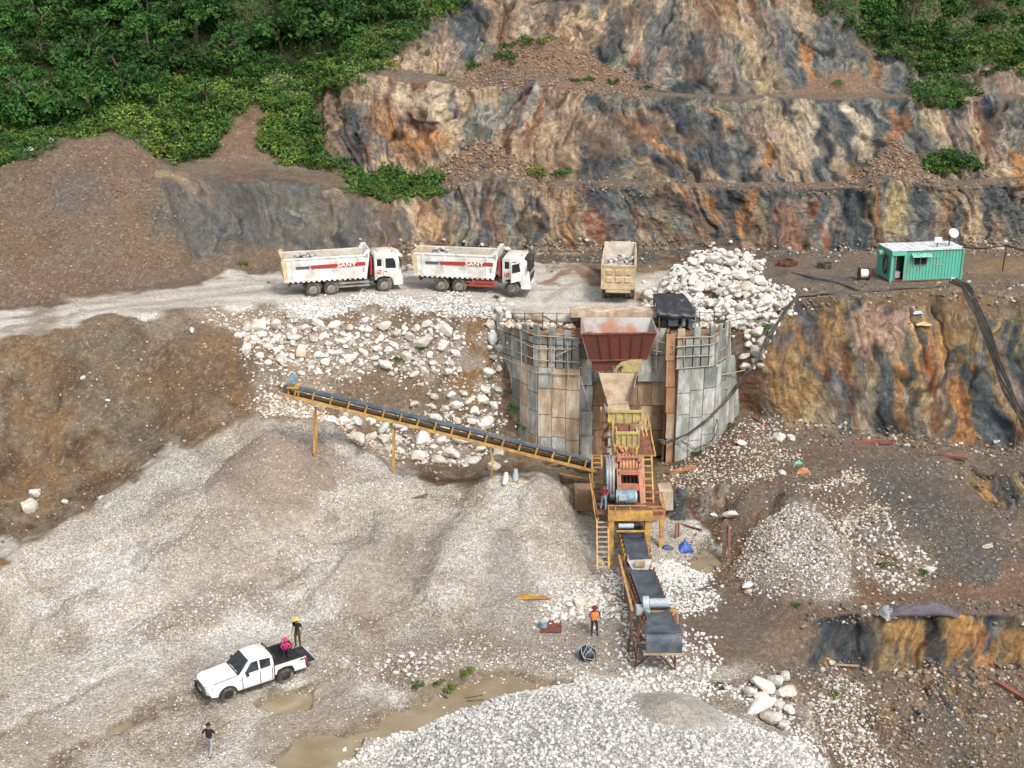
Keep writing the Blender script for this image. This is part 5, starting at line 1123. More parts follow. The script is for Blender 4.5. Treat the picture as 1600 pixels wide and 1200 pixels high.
        MB().box((8.75, s_*(hw+.16), 2.2), (.1,.16,.5)).bar((8.7,s_*(hw-.1),2.5),(8.75,s_*(hw+.16),2.45),.04).build('mirror', M_DARK, cb_)
        MB().box((8.86, s_*.85, .85), (.06,.42,.22)).build('headlight', M_LAMP, cb_)
        for k in range(2): MB().box((7.55+.1*k, s_*(hw-.1), .72+.27*k-.2), (.5,.22,.05)).build('cab_step', M_DARK, cb_) if False else None
        MB().prism([(8.2,.5),(8.9,.5),(8.9,1.15),(8.5,1.2),(8.22,.9)], min(s_*(hw-.0), s_*(hw-.12)), max(s_*(hw-.0), s_*(hw-.12))).build('corner_bumper', M_WHITE if body is M_WHITE else M_CREAM, cb_, bevel=.03)
    MB().box((8.88,0,.62), (.08,2.1,.28)).build('front_bumper', M_WHITE if body is M_WHITE else M_CREAM, cb_, bevel=.02)
    MB().box((8.87,0,1.3), (.05,1.7,.5)).build('grille', M_DARK, cb_)
    MB().prism([(8.45,2.72),(8.95,2.62),(8.95,2.70),(8.45,2.86)], -hw+.05, hw-.05).build('sun_visor', M_DARK if door_open else M_WHITE, cb_)
    MB().box((7.6,0,2.97), (.9,1.3,.10)).build('roof_hatch', M_WHITE if body is M_WHITE else M_CREAM, cb_, bevel=.03)
    for y in (-.7, .7): MB().box((8.2,y,3.0), (.12,.12,.12)).build('beacon', M_AMBER, cb_)
    return T
def ground_truck(u1, v1, u2, v2, xr, xf, **k):
    """place by two wheel contacts on the near side"""
    pass
ZB = 10.8
def place_truck(uF, vF, uR, vR, label, body, rg, dop):
    # near-side wheel contacts of the front axle (x=7.5) and the rearmost axle (x=2.15) in the photo
    pf_, pr_ = atz(uF, vF, ZB), atz(uR, vR, ZB); dd = (pf_-pr_); rz = math.atan2(dd.y, dd.x)
    c, s_ = cos(rz), sin(rz); mid = (pf_+pr_)/2; lx, ly = (7.5+2.15)/2, -1.2
    x, y = mid.x-(lx*c-ly*s_), mid.y-(lx*s_+ly*c)
    zz = max(drop(x+4*c, y+4*s_), drop(x+2*c+1.2*s_, y+2*s_-1.2*c), drop(x+7.5*c+1.2*s_, y+7.5*s_-1.2*c), drop(x+7.5*c-1.2*s_, y+7.5*s_+1.2*c))
    return dump_truck((x, y, zz-.03), rz, label, body, rg, dop)
TR1 = place_truck(601, 455.5, 490.4, 463, 'white dump truck with closed door, leftmost on the haul road', M_WHITE, False, False)
TR2 = place_truck(798, 460.5, 691.7, 455.8, 'white dump truck with open driver door and red side guards, middle of the haul road', M_WHITE, True, True)
g_ = atz(962, 460, ZB)
TR3 = dump_truck((g_.x, g_.y-2.15+.1, drop(g_.x, g_.y+2)-.02), pi/2-radians(5.5), 'dirty cream dump truck seen from behind near the boulder heap', M_CREAM, False, False)
# broken rock riding in the beds
def rock_mesh(seed, sub=2, cuts=9, sharp=False):
    import bmesh
    rg_ = random.Random(seed); bm = bmesh.new(); bmesh.ops.create_icosphere(bm, subdivisions=sub, radius=1.0)
    pl = []
    for _ in range(cuts):
        nn = Vector((rg_.gauss(0,1), rg_.gauss(0,1), rg_.gauss(0,1))).normalized(); pl.append((nn, rg_.uniform(.60, .86) if sharp else rg_.uniform(.48, .88)))
    sx, sy, sz = rg_.uniform(.75,1.25), rg_.uniform(.7,1.1), rg_.uniform(.6,.9)
    for v in bm.verts:
        r_ = 1.0
        for nn, dd in pl:
            k = nn.dot(v.co)
            if k > 1e-3: r_ = min(r_, dd/k)
        v.co *= r_*rg_.uniform(.985, 1.015); v.co.x *= sx; v.co.y *= sy; v.co.z *= sz
    V_ = np.array([v.co[:] for v in bm.verts], np.float32); bm.faces.ensure_lookup_table()
    F_ = np.array([[v.index for v in f.verts] for f in bm.faces], np.int32); bm.free()
    return V_, F_
RV = [rock_mesh(100+k, 1, 7) for k in range(8)]
def stones_mesh(name, pos, size, cols, m, flatten=.8, sink=.25):
    """many stones joined; pos (n,3) size (n,)"""
    n = len(pos); Vs, Fs, Cs = [], [], []; base = 0
    which = RNG.integers(0, len(RV), n)
    for w in range(len(RV)):
        sel = np.where(which == w)[0]
        if not len(sel): continue
        V0, F0 = RV[w]; k = len(sel)
        a = RNG.random(k)*2*pi; ca, sa = np.cos(a), np.sin(a); b_ = RNG.random(k)*2*pi; cb, sb = np.cos(b_), np.sin(b_)
        P_ = np.repeat(V0[None], k, 0).astype(np.float32)
        y = P_[:,:,1]*cb[:,None]-P_[:,:,2]*sb[:,None]; z = P_[:,:,1]*sb[:,None]+P_[:,:,2]*cb[:,None]; x = P_[:,:,0]
        X = x*ca[:,None]-y*sa[:,None]; Y = x*sa[:,None]+y*ca[:,None]
        P_ = np.stack([X, Y, z*flatten], -1)*size[sel][:,None,None]
        P_ = P_ + pos[sel][:,None,:]; P_[:,:,2] += size[sel][:,None]*(flatten*.6-sink)
        Vs.append(P_.reshape(-1,3)); Fs.append((F0[None]+np.arange(k)[:,None,None]*len(V0)+base).reshape(-1,3)); Cs.append(np.repeat(cols[sel], len(V0), 0)); base += k*len(V0)
    me = np_mesh(name, np.concatenate(Vs), np.concatenate(Fs), m, False, np.concatenate(Cs)); return obj(name, me)
M_STONE = vcol_mat('stone', .9, fine=7.0, bump=.5)
for T, lb, wh in ((TR1, 'load of broken rock in the leftmost white dump truck', .4), (TR2, 'load of broken rock in the middle white dump truck', .45), (TR3, 'load of grey and white broken rock in the cream dump truck', .6)):
    Mt = Matrix.Translation(T.location) @ Matrix.Rotation(T.rotation_euler.z, 4, 'Z'); n_ = 300
    xs = RNG.uniform(.3, 6.0, n_); ys = RNG.uniform(-1.05, 1.05, n_); hz = (.6 if T is not TR3 else .95)+(1.15 if T is not TR3 else .55)*np.exp(-((xs-1.9)/1.2)**2)*(1-.45*np.abs(ys))
    if T is TR3: xs = RNG.uniform(.3, 4.2, n_)
    pos = np.array([(Mt @ Vector((x, y, 1.4+h*RNG.uniform(.75,1))))[:] for x, y, h in zip(xs, ys, hz)]); g0 = RNG.uniform(.22, .62, n_)
    cc = np.stack([g0, g0*.93, g0*.85], 1); tag(stones_mesh('rock_load', pos, RNG.uniform(.12,.32,n_), cc, M_STONE), lb, 'rock load', None, 'stuff')

# ------------------------------------------------------------------ pickup (x forward, origin between the rear wheels on the ground)
def loft(sections, close_ends=True):
    """sections: list of (x, [(y,z)...]) half outlines from bottom to top, mirrored"""
    m_ = MB(); n_ = len(sections[0][1]); b = []
    for x, pr in sections:
        ring = [(x, -y, z) for y, z in pr] + [(x, y, z) for y, z in pr[::-1]]; b.append(len(m_.v)); m_.v += [Vector(p) for p in ring]
    k = 2*n_
    for i in range(len(sections)-1):
        for j in range(k): m_.f.append([b[i]+j, b[i]+(j+1) % k, b[i+1]+(j+1) % k, b[i+1]+j]); m_.m.append(0)
    if close_ends:
        m_.f.append([b[0]+j for j in range(k)][::-1]); m_.m.append(0); m_.f.append([b[-1]+j for j in range(k)]); m_.m.append(0)
    return m_
fr_, rr_ = atz(357, 1094, 0.0), atz(446, 1064.5, 0.0)
dd = fr_-rr_; rz = math.atan2(dd.y, dd.x); c_, s_ = cos(rz), sin(rz); mid = (fr_+rr_)/2
# near side (towards the camera) is the car's left side, y = +0.85
px_, py_ = mid.x-(1.54*c_-.85*s_), mid.y-(1.54*s_+.85*c_)
PK = empty('pickup_truck', (px_, py_, drop(px_, py_)-.02), rz, 'white double-cab pickup with its tailgate down on the gravel floor', 'pickup')
MW = mat('pickup_white', (.70,.71,.71), .22, dirt=(.55,.50,.44), dirt_amt=.25, var=.03, coat=.6, bump=0)
M_BLK = mat('black_plastic', (.02,.02,.022), .5, dirt=(.08,.07,.06), dirt_amt=.3, var=.1)
zf = .42
body = loft([(4.10,[(.60,.50),(.66,.62),(.66,.80),(.60,.90),(.35,.92)]), (3.98,[(.80,.44),(.84,.62),(.84,.86),(.78,.98),(.40,1.00)]), (3.72,[(.90,.42),(.92,.62),(.92,.95),(.84,1.06),(.42,1.09)]),
  (3.30,[(.92,.42),(.94,.62),(.93,1.00),(.86,1.10),(.44,1.14)]), (2.60,[(.92,.42),(.95,.62),(.93,1.05),(.86,1.16),(.45,1.20)]), (2.35,[(.92,.42),(.95,.62),(.93,1.07),(.87,1.18),(.45,1.22)]),
  (1.0,[(.92,.42),(.95,.62),(.94,1.08),(.88,1.16),(.45,1.17)]), (.62,[(.92,.42),(.95,.62),(.94,1.08),(.88,1.16),(.45,1.17)])])
bd = body.build('body', MW, PK, smooth=True)
# cabin with raked glass
cab = loft([(2.42,[(.80,1.10),(.80,1.14),(.78,1.16),(.60,1.17)]), (1.78,[(.86,1.10),(.84,1.30),(.68,1.70),(.50,1.745)]), (1.30,[(.87,1.10),(.86,1.30),(.70,1.76),(.52,1.81)]), (.95,[(.87,1.10),(.86,1.30),(.70,1.75),(.50,1.80)]), (.66,[(.86,1.10),(.84,1.30),(.68,1.70),(.48,1.74)]), (.56,[(.85,1.10),(.82,1.25),(.66,1.60),(.46,1.64)])])
cab.build('cabin', MW, PK, smooth=True)
MB().hexa([(2.40,-.76,1.20),(2.40,.76,1.20),(2.33,.76,1.155),(2.33,-.76,1.155),(1.82,-.60,1.765),(1.82,.60,1.765),(1.77,.58,1.70),(1.77,-.58,1.70)]).build('windscreen', M_GLASS, PK)
for s2 in (-1, 1):
    def sg(pts, name, m, o1=.03, o2=.04):
        v_ = [(x, s2*(y+o2), z) for x, y, z in pts] + [(x, s2*(y-o1), z) for x, y, z in pts]; n_ = len(pts)
        MB().add(v_, [list(range(n_)), list(range(n_, 2*n_))[::-1]]+[(i, (i+1) % n_, (i+1) % n_+n_, i+n_) for i in range(n_)]).build(name, m, PK)
    sg([(2.12,.845,1.20),(1.40,.865,1.22),(1.40,.735,1.66),(1.72,.705,1.63),(1.84,.742,1.52)], 'front_window', M_GLASS)
    sg([(1.30,.865,1.22),(.76,.855,1.24),(.72,.725,1.60),(1.30,.735,1.66)], 'rear_window', M_GLASS)
    for x in (2.30, 1.35, .70): MB().box((x, s2*.952, .80), (.03,.02,.66)).build('door_seam', M_BLK, PK)
    for x in (1.55, .88): MB().box((x, s2*.957, 1.0), (.18,.03,.035)).build('door_handle', MW, PK)
    MB().box((2.05, s2*1.02, 1.22), (.14,.2,.14)).build('mirror', M_BLK, PK, bevel=.03)
    MB().box((1.5, s2*.93, .38), (1.75,.12,.07)).build('side_step', M_BLK, PK)
    MB().hexa([(4.02,s2*.50,.78),(4.14,s2*.50,.78),(3.90,s2*.93,.80),(3.80,s2*.85,.80),(4.00,s2*.50,.97),(4.10,s2*.50,.95),(3.80,s2*.93,1.02),(3.78,s2*.82,1.02)]).build('headlight', M_LAMP, PK)
    for x in (0.0, 3.085):
        b_ = MB(); arc = [(x+.50*cos(t), .40+.48*sin(t)) for t in np.linspace(-.1, pi+.1, 14)]; b_.prism(arc, min(s2*.958, s2*.60), max(s2*.958, s2*.60)); b_.build('wheel_arch', M_BLK, PK, smooth=True)
        t = MB().disc((0,0,0), .39, .26, 28, 'y', .24).build('wheel', M_RUBBER, PK, smooth=True); t.location = (x, s2*.86, .39)
        MB().disc((0,0,0), .25, .2, 20, 'y', .19).build('rim', M_BLK, t, smooth=True)
        sp_ = MB()
        for k in range(6): a_ = 2*pi*k/6; sp_.bar((0,s2*.06,0), (cos(a_)*.22, s2*.06, sin(a_)*.22), .05, .05)
        sp_.disc((0,s2*.05,0), .06, .1, 12, 'y').build('spokes', M_DARK, t)
    # load bed sides
    MB().prism([(-1.12,.62),(-1.18,.98),(-1.16,1.16),(.56,1.16),(.56,.62),(.50,.62),(.38,.86),(.0,.94),(-.38,.86),(-.5,.62)], min(s2*.94, s2*.86), max(s2*.94, s2*.86)).build('bed_side', MW, PK, bevel=.02)
    MB().prism([(-1.15,.5),(-1.15,.62),(-.5,.62),(-.5,.5)], min(s2*.93, s2*.86), max(s2*.93, s2*.86)).build('bed_skirt', MW, PK)
    MB().box((-.3, s2*.855, .92), (1.66,.012,.44)).build('bed_liner', M_BLK, PK)
    MB().box((-1.16, s2*.9, .90), (.12,.1,.34)).build('tail_light', M_TAIL, PK, bevel=.02)
    MB().tube([(.42,s2*.82,1.16),(.48,s2*.74,1.62),(.50,s2*.3,1.68),(.5,0,1.68)], .04, 8).build('roll_bar', M_BLK, PK, smooth=True)
    MB().box((-.28,s2*.88,1.175), (1.66,.12,.03)).build('bed_rail_cap', M_BLK, PK)
MB().box((-.30,0,.70), (1.70,1.72,.08)).build('bed_floor', M_BLK, PK)
MB().box((.57,0,.92), (.06,1.7,.5)).build('bed_front', M_BLK, PK)
MB().box((-1.45,0,.70), (.55,1.55,.08)).build('tailgate', M_BLK, PK, bevel=.01); MB().box((-1.735,0,.70), (.03,1.5,.075)).build('tailgate_edge', MW, PK)
MB().box((-1.25,0,.48), (.16,1.6,.16)).build('rear_bumper', M_DARK, PK)
MB().box((4.10,0,.72), (.06,1.05,.30)).build('grille', M_BLK, PK, bevel=.02)
for k in range(4): MB().box((4.135,0,.61+k*.07), (.02,.95,.02)).build('grille_bar', M_SILVER, PK)
MB().tube([(3.98,-.86,.50),(4.20,-.6,.52),(4.26,0,.52),(4.20,.6,.52),(3.98,.86,.50)], .07, 8).build('bull_bar', M_BLK, PK, smooth=True)
for s2 in (-1, 1): MB().tube([(4.2,s2*.45,.5),(4.24,s2*.45,.9),(4.22,0,.98)], .035, 6).build('bull_bar_hoop', M_BLK, PK)
MB().box((4.17,0,.56), (.02,.44,.12)).build('number_plate', M_WHITE, PK)
for s2 in (-1,1):
    MB().bar((2.48,s2*.80,1.19),(3.70,s2*.78,1.105),.018,.02).build('bonnet_seam', M_DARK, PK); MB().bar((2.55,s2*.34,1.225),(3.55,s2*.28,1.125),.05,.03).build('bonnet_crease', MW, PK, bevel=.01)
    MB().hexa([(3.98,s2*.62,.56),(4.12,s2*.60,.56),(3.92,s2*.84,.56),(3.86,s2*.84,.56),(3.98,s2*.62,.72),(4.12,s2*.60,.70),(3.92,s2*.84,.70),(3.86,s2*.84,.72)]).build('fog_lamp_bezel', M_BLK, PK)
MB().box((2.43,0,1.20), (.10,1.5,.03)).build('cowl', M_BLK, PK); MB().bar((2.44,-.5,1.235),(2.12,-.1,1.51),.02).bar((2.44,.1,1.235),(2.12,.5,1.51),.02).build('wiper', M_BLK, PK)
MB().box((1.62,.35,1.79), (.05,.05,.03)).build('roof_marker', M_AMBER, PK)
text_part('4x4', .17, (-.98, .955, 1.06), (pi/2, 0, pi), M_DARK, PK, 'side_lettering', xs=1.2)
pr = MB().box((2.45,.955,.98), (.2,.012,.03)).build('badge', M_SILVER, PK)

# ------------------------------------------------------------------ green site cabin
GREEN = mat('cabin_green', (.10,.43,.33), .5, dirt=(.20,.27,.16), dirt_amt=.35, var=.12, scale=1.4, streak=1)
ROOFW = mat('cabin_roof', (.66,.68,.72), .5, dirt=(.30,.25,.22), dirt_amt=.35, var=.12, scale=2)
p0, p1 = atz(1390, 441, ZB), atz(1501, 436.5, ZB); ddc = p1-p0; rzc = math.atan2(ddc.y, ddc.x); Lc = ddc.length
CB = empty('site_cabin', (p0.x, p0.y, ZB-.02), rzc, 'green corrugated container cabin with a pale roof on the right bench', 'site cabin')
Wc, Hc = 2.44, 2.5
def corr(L, h, pitch=.26, dep=.05):
    n_ = int(L/pitch); V_ = []; F_ = []
    xs = []
    for k in range(n_): xs += [(k+.0)/n_, (k+.35)/n_, (k+.5)/n_, (k+.85)/n_]
    xs.append(1.0); ys = [0, 0, dep, dep]*n_+[0]
    for x, y in zip(xs, ys): V_ += [(x*L, y, 0), (x*L, y, h)]
    for k in range(len(xs)-1): F_.append((2*k, 2*k+2, 2*k+3, 2*k+1))
    return V_, F_
def corr_part(L, h, M_, name, pitch=.26):
    V_, F_ = corr(L, h, pitch); m_ = MB(); m_.add(V_, F_, M_); return m_.build(name, GREEN, CB)
I4 = Matrix.Translation
corr_part(.28, Hc-.2, I4((.02,.02,.1)), 'wall_panel'); corr_part(Lc-1.15, Hc-.2, I4((1.10,.02,.1)), 'wall_panel')
corr_part(Wc-.05, Hc-.2, I4((.02,Wc-.02,.1)) @ Matrix.Rotation(-pi/2, 4, 'Z'), 'end_panel', .42); corr_part(Wc-.05, Hc-.2, I4((Lc-.02,.02,.1)) @ Matrix.Rotation(pi/2, 4, 'Z'), 'end_panel')
MB().box((Lc/2,Wc/2,.06), (Lc,Wc,.1)).build('floor_frame', M_RUST, CB); MB().box((Lc/2,Wc-.03,Hc/2), (Lc-.1,.05,Hc-.2)).build('back_wall', GREEN, CB)
MB().box((Lc/2,Wc/2,Hc), (Lc+.12,Wc+.12,.09)).build('roof', ROOFW, CB)
for k in range(9): MB().box((.35+k*.62,Wc/2,Hc+.055), (.03,Wc,.02)).build('roof_seam', ROOFW, CB)
for x in (0.02, Lc-.02):
    for y in (.02, Wc-.02): MB().box((x,y,Hc/2), (.12,.12,Hc)).build('corner_post', GREEN, CB)
MB().box((.70,.05,2.28), (.82,.05,.24)).build('door_header', GREEN, CB)
MB().box((.72,1.0,1.05), (.8,.05,2.0)).build('inner_wall', mat('inner_grey', (.13,.15,.18), .8), CB)
MB().box((.34,.0,1.12), (.09,.06,2.1)).build('door_jamb', mat('worn_jamb', (.35,.33,.22), .8, dirt=(.12,.1,.08), dirt_amt=.8, scale=6), CB)
MB().box((1.06,.0,1.12), (.05,.06,2.1)).build('door_jamb', GREEN, CB)
MB().box((.74,.5,.5), (.4,.4,.5)).build('desk', M_SILVER, CB)
w_ = MB().box((2.35,.0,1.62), (1.12,.06,.66)).build('window', M_SILVER, CB); MB().box((2.09,-.025,1.62), (.48,.04,.56)).box((2.62,-.025,1.62), (.48,.04,.56)).build('pane', M_GLASS, w_)
V_, F_ = corr(1.6, .42, .2, .03); m_ = MB(); m_.add(V_, F_, I4((1.55,-.42,2.02)) @ Matrix.Rotation(radians(-52), 4, 'X')); m_.build('awning', mat('awning_green', (.22,.52,.42), .5, var=.1), CB)
m_ = MB(); m_.hexa([(.05,-.1,2.12),(1.1,-.1,2.12),(1.1,0,2.12),(.05,0,2.12),(-.05,-.06,2.42),(1.2,-.06,2.42),(1.2,0,2.42),(-.05,0,2.42)]); m_.build('door_canopy', GREEN, CB)
MB().box((3.75,.02,1.35), (.04,.05,.9)).box((3.75,.02,1.85), (.9,.04,.04)).box((3.9,.02,1.25), (.9,.04,.04)).build('welded_strip', M_TANPL, CB)
MB().tube([(-.02,1.5,2.0),(-.45,1.5,2.0)], .26, 14).build('vent_pipe', GREEN, CB, smooth=True)
MB().box((5.2,-.1,.15), (.4,.2,.08)).build('door_step', ROOFW, CB)
hc_ = thing('hose_coil', Vector(CB.matrix_basis @ Vector((-.12,.75,1.3))), 'coil of dark hose hung on the end wall of the green cabin', 'hose coil')
m_ = MB()
for k in range(5):
    rr = .42+.035*k; m_.tube([Matrix.Rotation(rzc,4,'Z') @ Vector((-.03*(k%3), rr*.7*cos(t), rr*1.35*sin(t))) for t in np.linspace(0, 2*pi, 17)], .035, 5, False)
m_.build('hose_loops', M_DARK, hc_)
dish = thing('satellite_dish', CB.matrix_basis @ Vector((5.0,.8,Hc)), 'white satellite dish on a mast above the cabin roof', 'satellite dish')
m_ = MB(); n_ = 16; rings = [(0,0),(.18,.02),(.36,.08),(.48,.15)]; Mr = Matrix.Translation((.15,-.1,1.05)) @ Euler((radians(60),0,radians(28))).to_matrix().to_4x4()
for rr, h in rings:
    for k in range(n_): m_.v.append(Mr @ Vector((rr*cos(2*pi*k/n_), rr*.8*sin(2*pi*k/n_), h)))
for i in range(3):
    for k in range(n_): m_.f.append([i*n_+k, i*n_+(k+1)%n_, (i+1)*n_+(k+1)%n_, (i+1)*n_+k]); m_.m.append(0)
MWD = mat('dish_white', (.85,.85,.83), .4, var=.02)
m_.build('reflector', MWD, dish, smooth=True); MB().tube([(0,0,0),(0,0,1.0)], .05, 6).bar((0,0,.6),(-.8,0,.62),.04).build('mast', M_DARK, dish)
wb2 = thing('roof_antenna_box', CB.matrix_basis @ Vector((3.9,.5,Hc)), 'white square antenna box on a short mast on the cabin roof', 'antenna box')
MB().box((0,0,.62), (.55,.12,.42)).build('antenna_panel', MWD, wb2, bevel=.02); MB().tube([(0,.08,0),(0,.08,.8)], .04, 6).build('mast', M_DARK, wb2)
# cable drum beside the cabin
cdm = thing('cable_drum', gnd(1349, 437), 'wooden cable drum wound with white cable left of the green cabin', 'cable drum')
MB().disc((0,0,.5), .34, .62, 18, 'x').build('wound_cable', MWD, cdm, smooth=True)
for s2 in (-1,1): MB().disc((s2*.36,0,.5), .5, .06, 20, 'x').build('flange', mat('brown_wood', (.12,.06,.035), .8), cdm)
# ------------------------------------------------------------------ stones
VUU, VVV = UU, 600 + F*np.tan(np.arctan((H-GZ)/np.maximum(GY, 1)) - P)
def sample(poly, n, wob=True, avoid=()):
    px, py = (WU, WV) if wob else (VUU, VVV)
    xs = [p[0] for p in poly]; ys = [p[1] for p in poly]
    m = inpoly(px[:-1,:-1], py[:-1,:-1], poly)
    for a_ in avoid: m &= ~(inpoly(px[:-1,:-1], py[:-1,:-1], a_) & (TB[(UU[:-1,:-1].astype(int)*7) & 63, (VVV[:-1,:-1].astype(int)*5) & 63, 3] < .9))
    rr, cc = np.where(m)
    if len(rr) == 0: return np.zeros((0,3))
    k = RNG.integers(0, len(rr), n); r, c = rr[k], cc[k]
    j = RNG.random(n)**2.2; r = np.clip(r+(RNG.normal(0, 9, n)*j).astype(int), 0, NR-2); c = np.clip(c+(RNG.normal(0, 9, n)*j).astype(int), 0, NC-2); a = RNG.random(n)[:,None]; b = RNG.random(n)[:,None]
    G = np.stack([GX, GY, GZ], -1)
    return (G[r,c]*(1-a)*(1-b) + G[r,c+1]*a*(1-b) + G[r+1,c]*(1-a)*b + G[r+1,c+1]*a*b)
BARE = [[(440,478),(600,480),(600,500),(480,506)], [(610,482),(700,484),(705,505),(615,503)], [(715,482),(760,490),(768,590),(716,600)], [(500,600),(600,588),(650,610),(720,600),(735,625),(620,650),(520,640)], [(545,670),(610,648),(640,655),(580,700)], [(630,728),(770,726),(770,750),(640,752)], [(300,500),(360,520),(390,570),(340,560)]]
PAL = {'white': [(.68,.66,.62),(.60,.58,.55),(.72,.71,.69),(.52,.50,.47)], 'mix': [(.62,.58,.52),(.45,.40,.35),(.34,.29,.25),(.55,.46,.36),(.68,.65,.6)],
       'brown': [(.22,.15,.10),(.30,.21,.14),(.16,.12,.10),(.35,.24,.15)], 'earthmix': [(.20,.15,.11),(.13,.11,.10),(.30,.22,.15),(.24,.20,.16),(.17,.13,.10),(.50,.45,.39),(.24,.15,.09)], 'cool': [(.60,.59,.565),(.52,.505,.48),(.64,.63,.61),(.44,.42,.39),(.56,.54,.50)], 'mixw': [(.66,.64,.60),(.56,.53,.48),(.46,.40,.33),(.36,.30,.24),(.62,.58,.52)], 'tan': [(.55,.45,.34),(.62,.55,.45),(.48,.36,.26),(.66,.63,.58)]}
def gravel(label, poly, n, r0, r1, pal, power=2.0, name='gravel', sink=.25, avoid=()):
    p = sample(poly, n, True, avoid); 
    if not len(p): return
    r = r0+(r1-r0)*RNG.random(len(p))**power; pc = np.array(PAL[pal]); c = pc[RNG.integers(0, len(pc), len(p))]*RNG.uniform(.8, 1.12, (len(p), 1))
    return tag(stones_mesh(name, p, r, c, M_STONE, sink=sink), label, kind='stuff')
floorpoly = [(-30,1230),(-30,915),(100,828),(330,700),(400,660),(520,672),(620,748),(800,765),(900,815),(940,880),(900,960),(960,1050),(700,1050),(640,1110),(520,1230)]
gravel('pale pebbles strewn over the quarry floor gravel', floorpoly, 8000, .03, .095, 'mix', 2.5)
gravel('slightly larger white pebbles in drifts on the floor', [(520,700),(600,745),(700,790),(560,800),(420,960),(300,1010),(130,1040),(200,900),(400,740)], 1500, .05, .10, 'white', 2)
gravel('white fist-size stones beside and below the long belt', [(1030,880),(1100,890),(1120,930),(1060,960),(1020,930)], 1300, .08, .17, 'white', 1.5)
gravel('white stones scattered round the trestle legs', [(960,985),(1100,985),(1150,1030),(1080,1062),(960,1050)], 420, .09, .2, 'white', 1.5)
gravel('white and brown rubble left of the transfer box', [(850,955),(900,915),(985,880),(985,990),(920,960),(860,975)], 700, .08, .2, 'white', 1.8)
gravel('pale rubble on the gravel pile right of the belts', [(1140,900),(1170,850),(1215,808),(1262,800),(1300,815),(1325,870),(1330,930),(1290,950),(1200,945)], 2900, .05, .14, 'mixw', 2)
gravel('white stones spilled down the earth right of the pale pile', [(1320,800),(1370,790),(1420,860),(1460,885),(1450,915),(1380,925),(1340,900)], 620, .07, .22, 'mixw', 2.2)
gravel('mixed small stones above the pale pile', [(1240,760),(1330,740),(1400,800),(1340,830),(1300,800)], 600, .06, .15, 'tan', 2)
gravel('pale rubble on the berm along the haul road', [(440,470),(700,464),(790,478),(800,500),(770,496),(640,482),(480,492)], 2300, .07, .18, 'white', 1.8)
gravel('pale rubble bits packed between the boulders of the slope', [(300,490),(430,480),(780,495),(785,640),(770,735),(620,735),(560,690),(520,660),(400,650),(360,560)], 3800, .06, .22, 'tan', 2.2, avoid=BARE)
gravel('medium white rocks packed among the boulders of the upper slope', [(380,500),(560,508),(785,498),(785,590),(700,590),(560,600),(430,575),(370,540)], 330, .14, .36, 'white', 1.4, avoid=BARE)
gravel('medium white rocks packed among the boulders of the lower bank', [(515,655),(640,632),(770,600),(785,640),(790,735),(700,728),(600,705)], 200, .14, .36, 'white', 1.4, avoid=BARE)
gravel('brown and pale clods on the left earth slope', [(-30,540),(300,490),(380,560),(400,650),(250,715),(100,815),(-30,880)], 1500, .05, .15, 'earthmix', 2.6)
gravel('brown stones on the spoil mound', [(-30,480),(-30,270),(90,230),(210,215),(260,290),(280,400),(200,445)], 2000, .05, .18, 'brown', 2.2)
gravel('brown talus stones on the upper benches', [(690,135),(850,62),(930,85),(1040,146),(760,145)], 1300, .09, .24, 'brown', 2)
gravel('loose rust brown scree on the middle bench', [(640,292),(680,262),(760,225),(830,258),(880,290)], 700, .1, .3, 'brown', 1.8)
gravel('dark scree on the right ledge', [(1300,292),(1370,262),(1410,238),(1450,270),(1480,292)], 500, .1, .28, 'brown', 1.8)
gravel('broken slate and brown stones over the right ground', [(1060,720),(1190,660),(1610,710),(1610,960),(1290,960),(1100,960),(1060,900)], 3800, .05, .17, 'earthmix', 2.5)
gravel('pale rubble at the foot of the wall', [(1030,745),(1060,722),(1150,660),(1190,650),(1250,720),(1200,740),(1060,765)], 1500, .05, .15, 'tan', 2)
gravel('mixed stones of the lower right slope', [(1180,1040),(1300,1060),(1610,1060),(1610,1215),(1300,1215)], 3000, .05, .18, 'earthmix', 2.4)
gravel('pale stones running down the lower right slope', [(1290,1055),(1340,1080),(1400,1215),(1330,1215),(1260,1100)], 1100, .05, .15, 'mixw', 2)
gravel('stones on the brown track between pickup and heap', [(480,1040),(760,1000),(960,1030),(900,1060),(650,1080)], 900, .05, .13, 'mix', 2)
gravel('stone litter on the bench by the cliff foot', [(440,402),(900,392),(1300,394),(1600,388),(1600,400),(900,405),(440,420)], 1400, .06, .22, 'earthmix', 2)
gravel('slate and brown chips on the upper ledges', [(700,286),(1600,276),(1600,292),(700,298)], 900, .06, .2, 'brown', 2)

gravel('coarse white stones rolled out around the toe of the broad heap', [(520,1215),(545,1185),(650,1130),(760,1092),(880,1062),(960,1052),(1080,1055),(1170,1080),(1240,1120),(1300,1190),(1280,1215),(1200,1120),(1080,1075),(900,1080),(700,1140)], 1500, .07, .18, 'white', 1.8)
gravel('broken brown rock fallen at the foot of the lower outcrop', [(1280,1035),(1400,1040),(1610,1040),(1610,1062),(1400,1060),(1280,1055)], 220, .06, .30, 'earthmix', 2.4)
gravel('loose slabs along the top of the lower outcrop', [(1260,950),(1400,945),(1610,948),(1610,962),(1400,966),(1260,975)], 160, .06, .28, 'earthmix', 2.4)
gravel('broken rock at the foot of the orange rock face', [(1200,655),(1300,664),(1500,686),(1610,698),(1610,712),(1500,702),(1300,682),(1200,672)], 420, .07, .3, 'earthmix', 1.8)
gravel('broken rock along the edge above the orange rock face', [(1245,458),(1500,446),(1610,452),(1610,470),(1400,472),(1250,475)], 350, .06, .25, 'earthmix', 2)
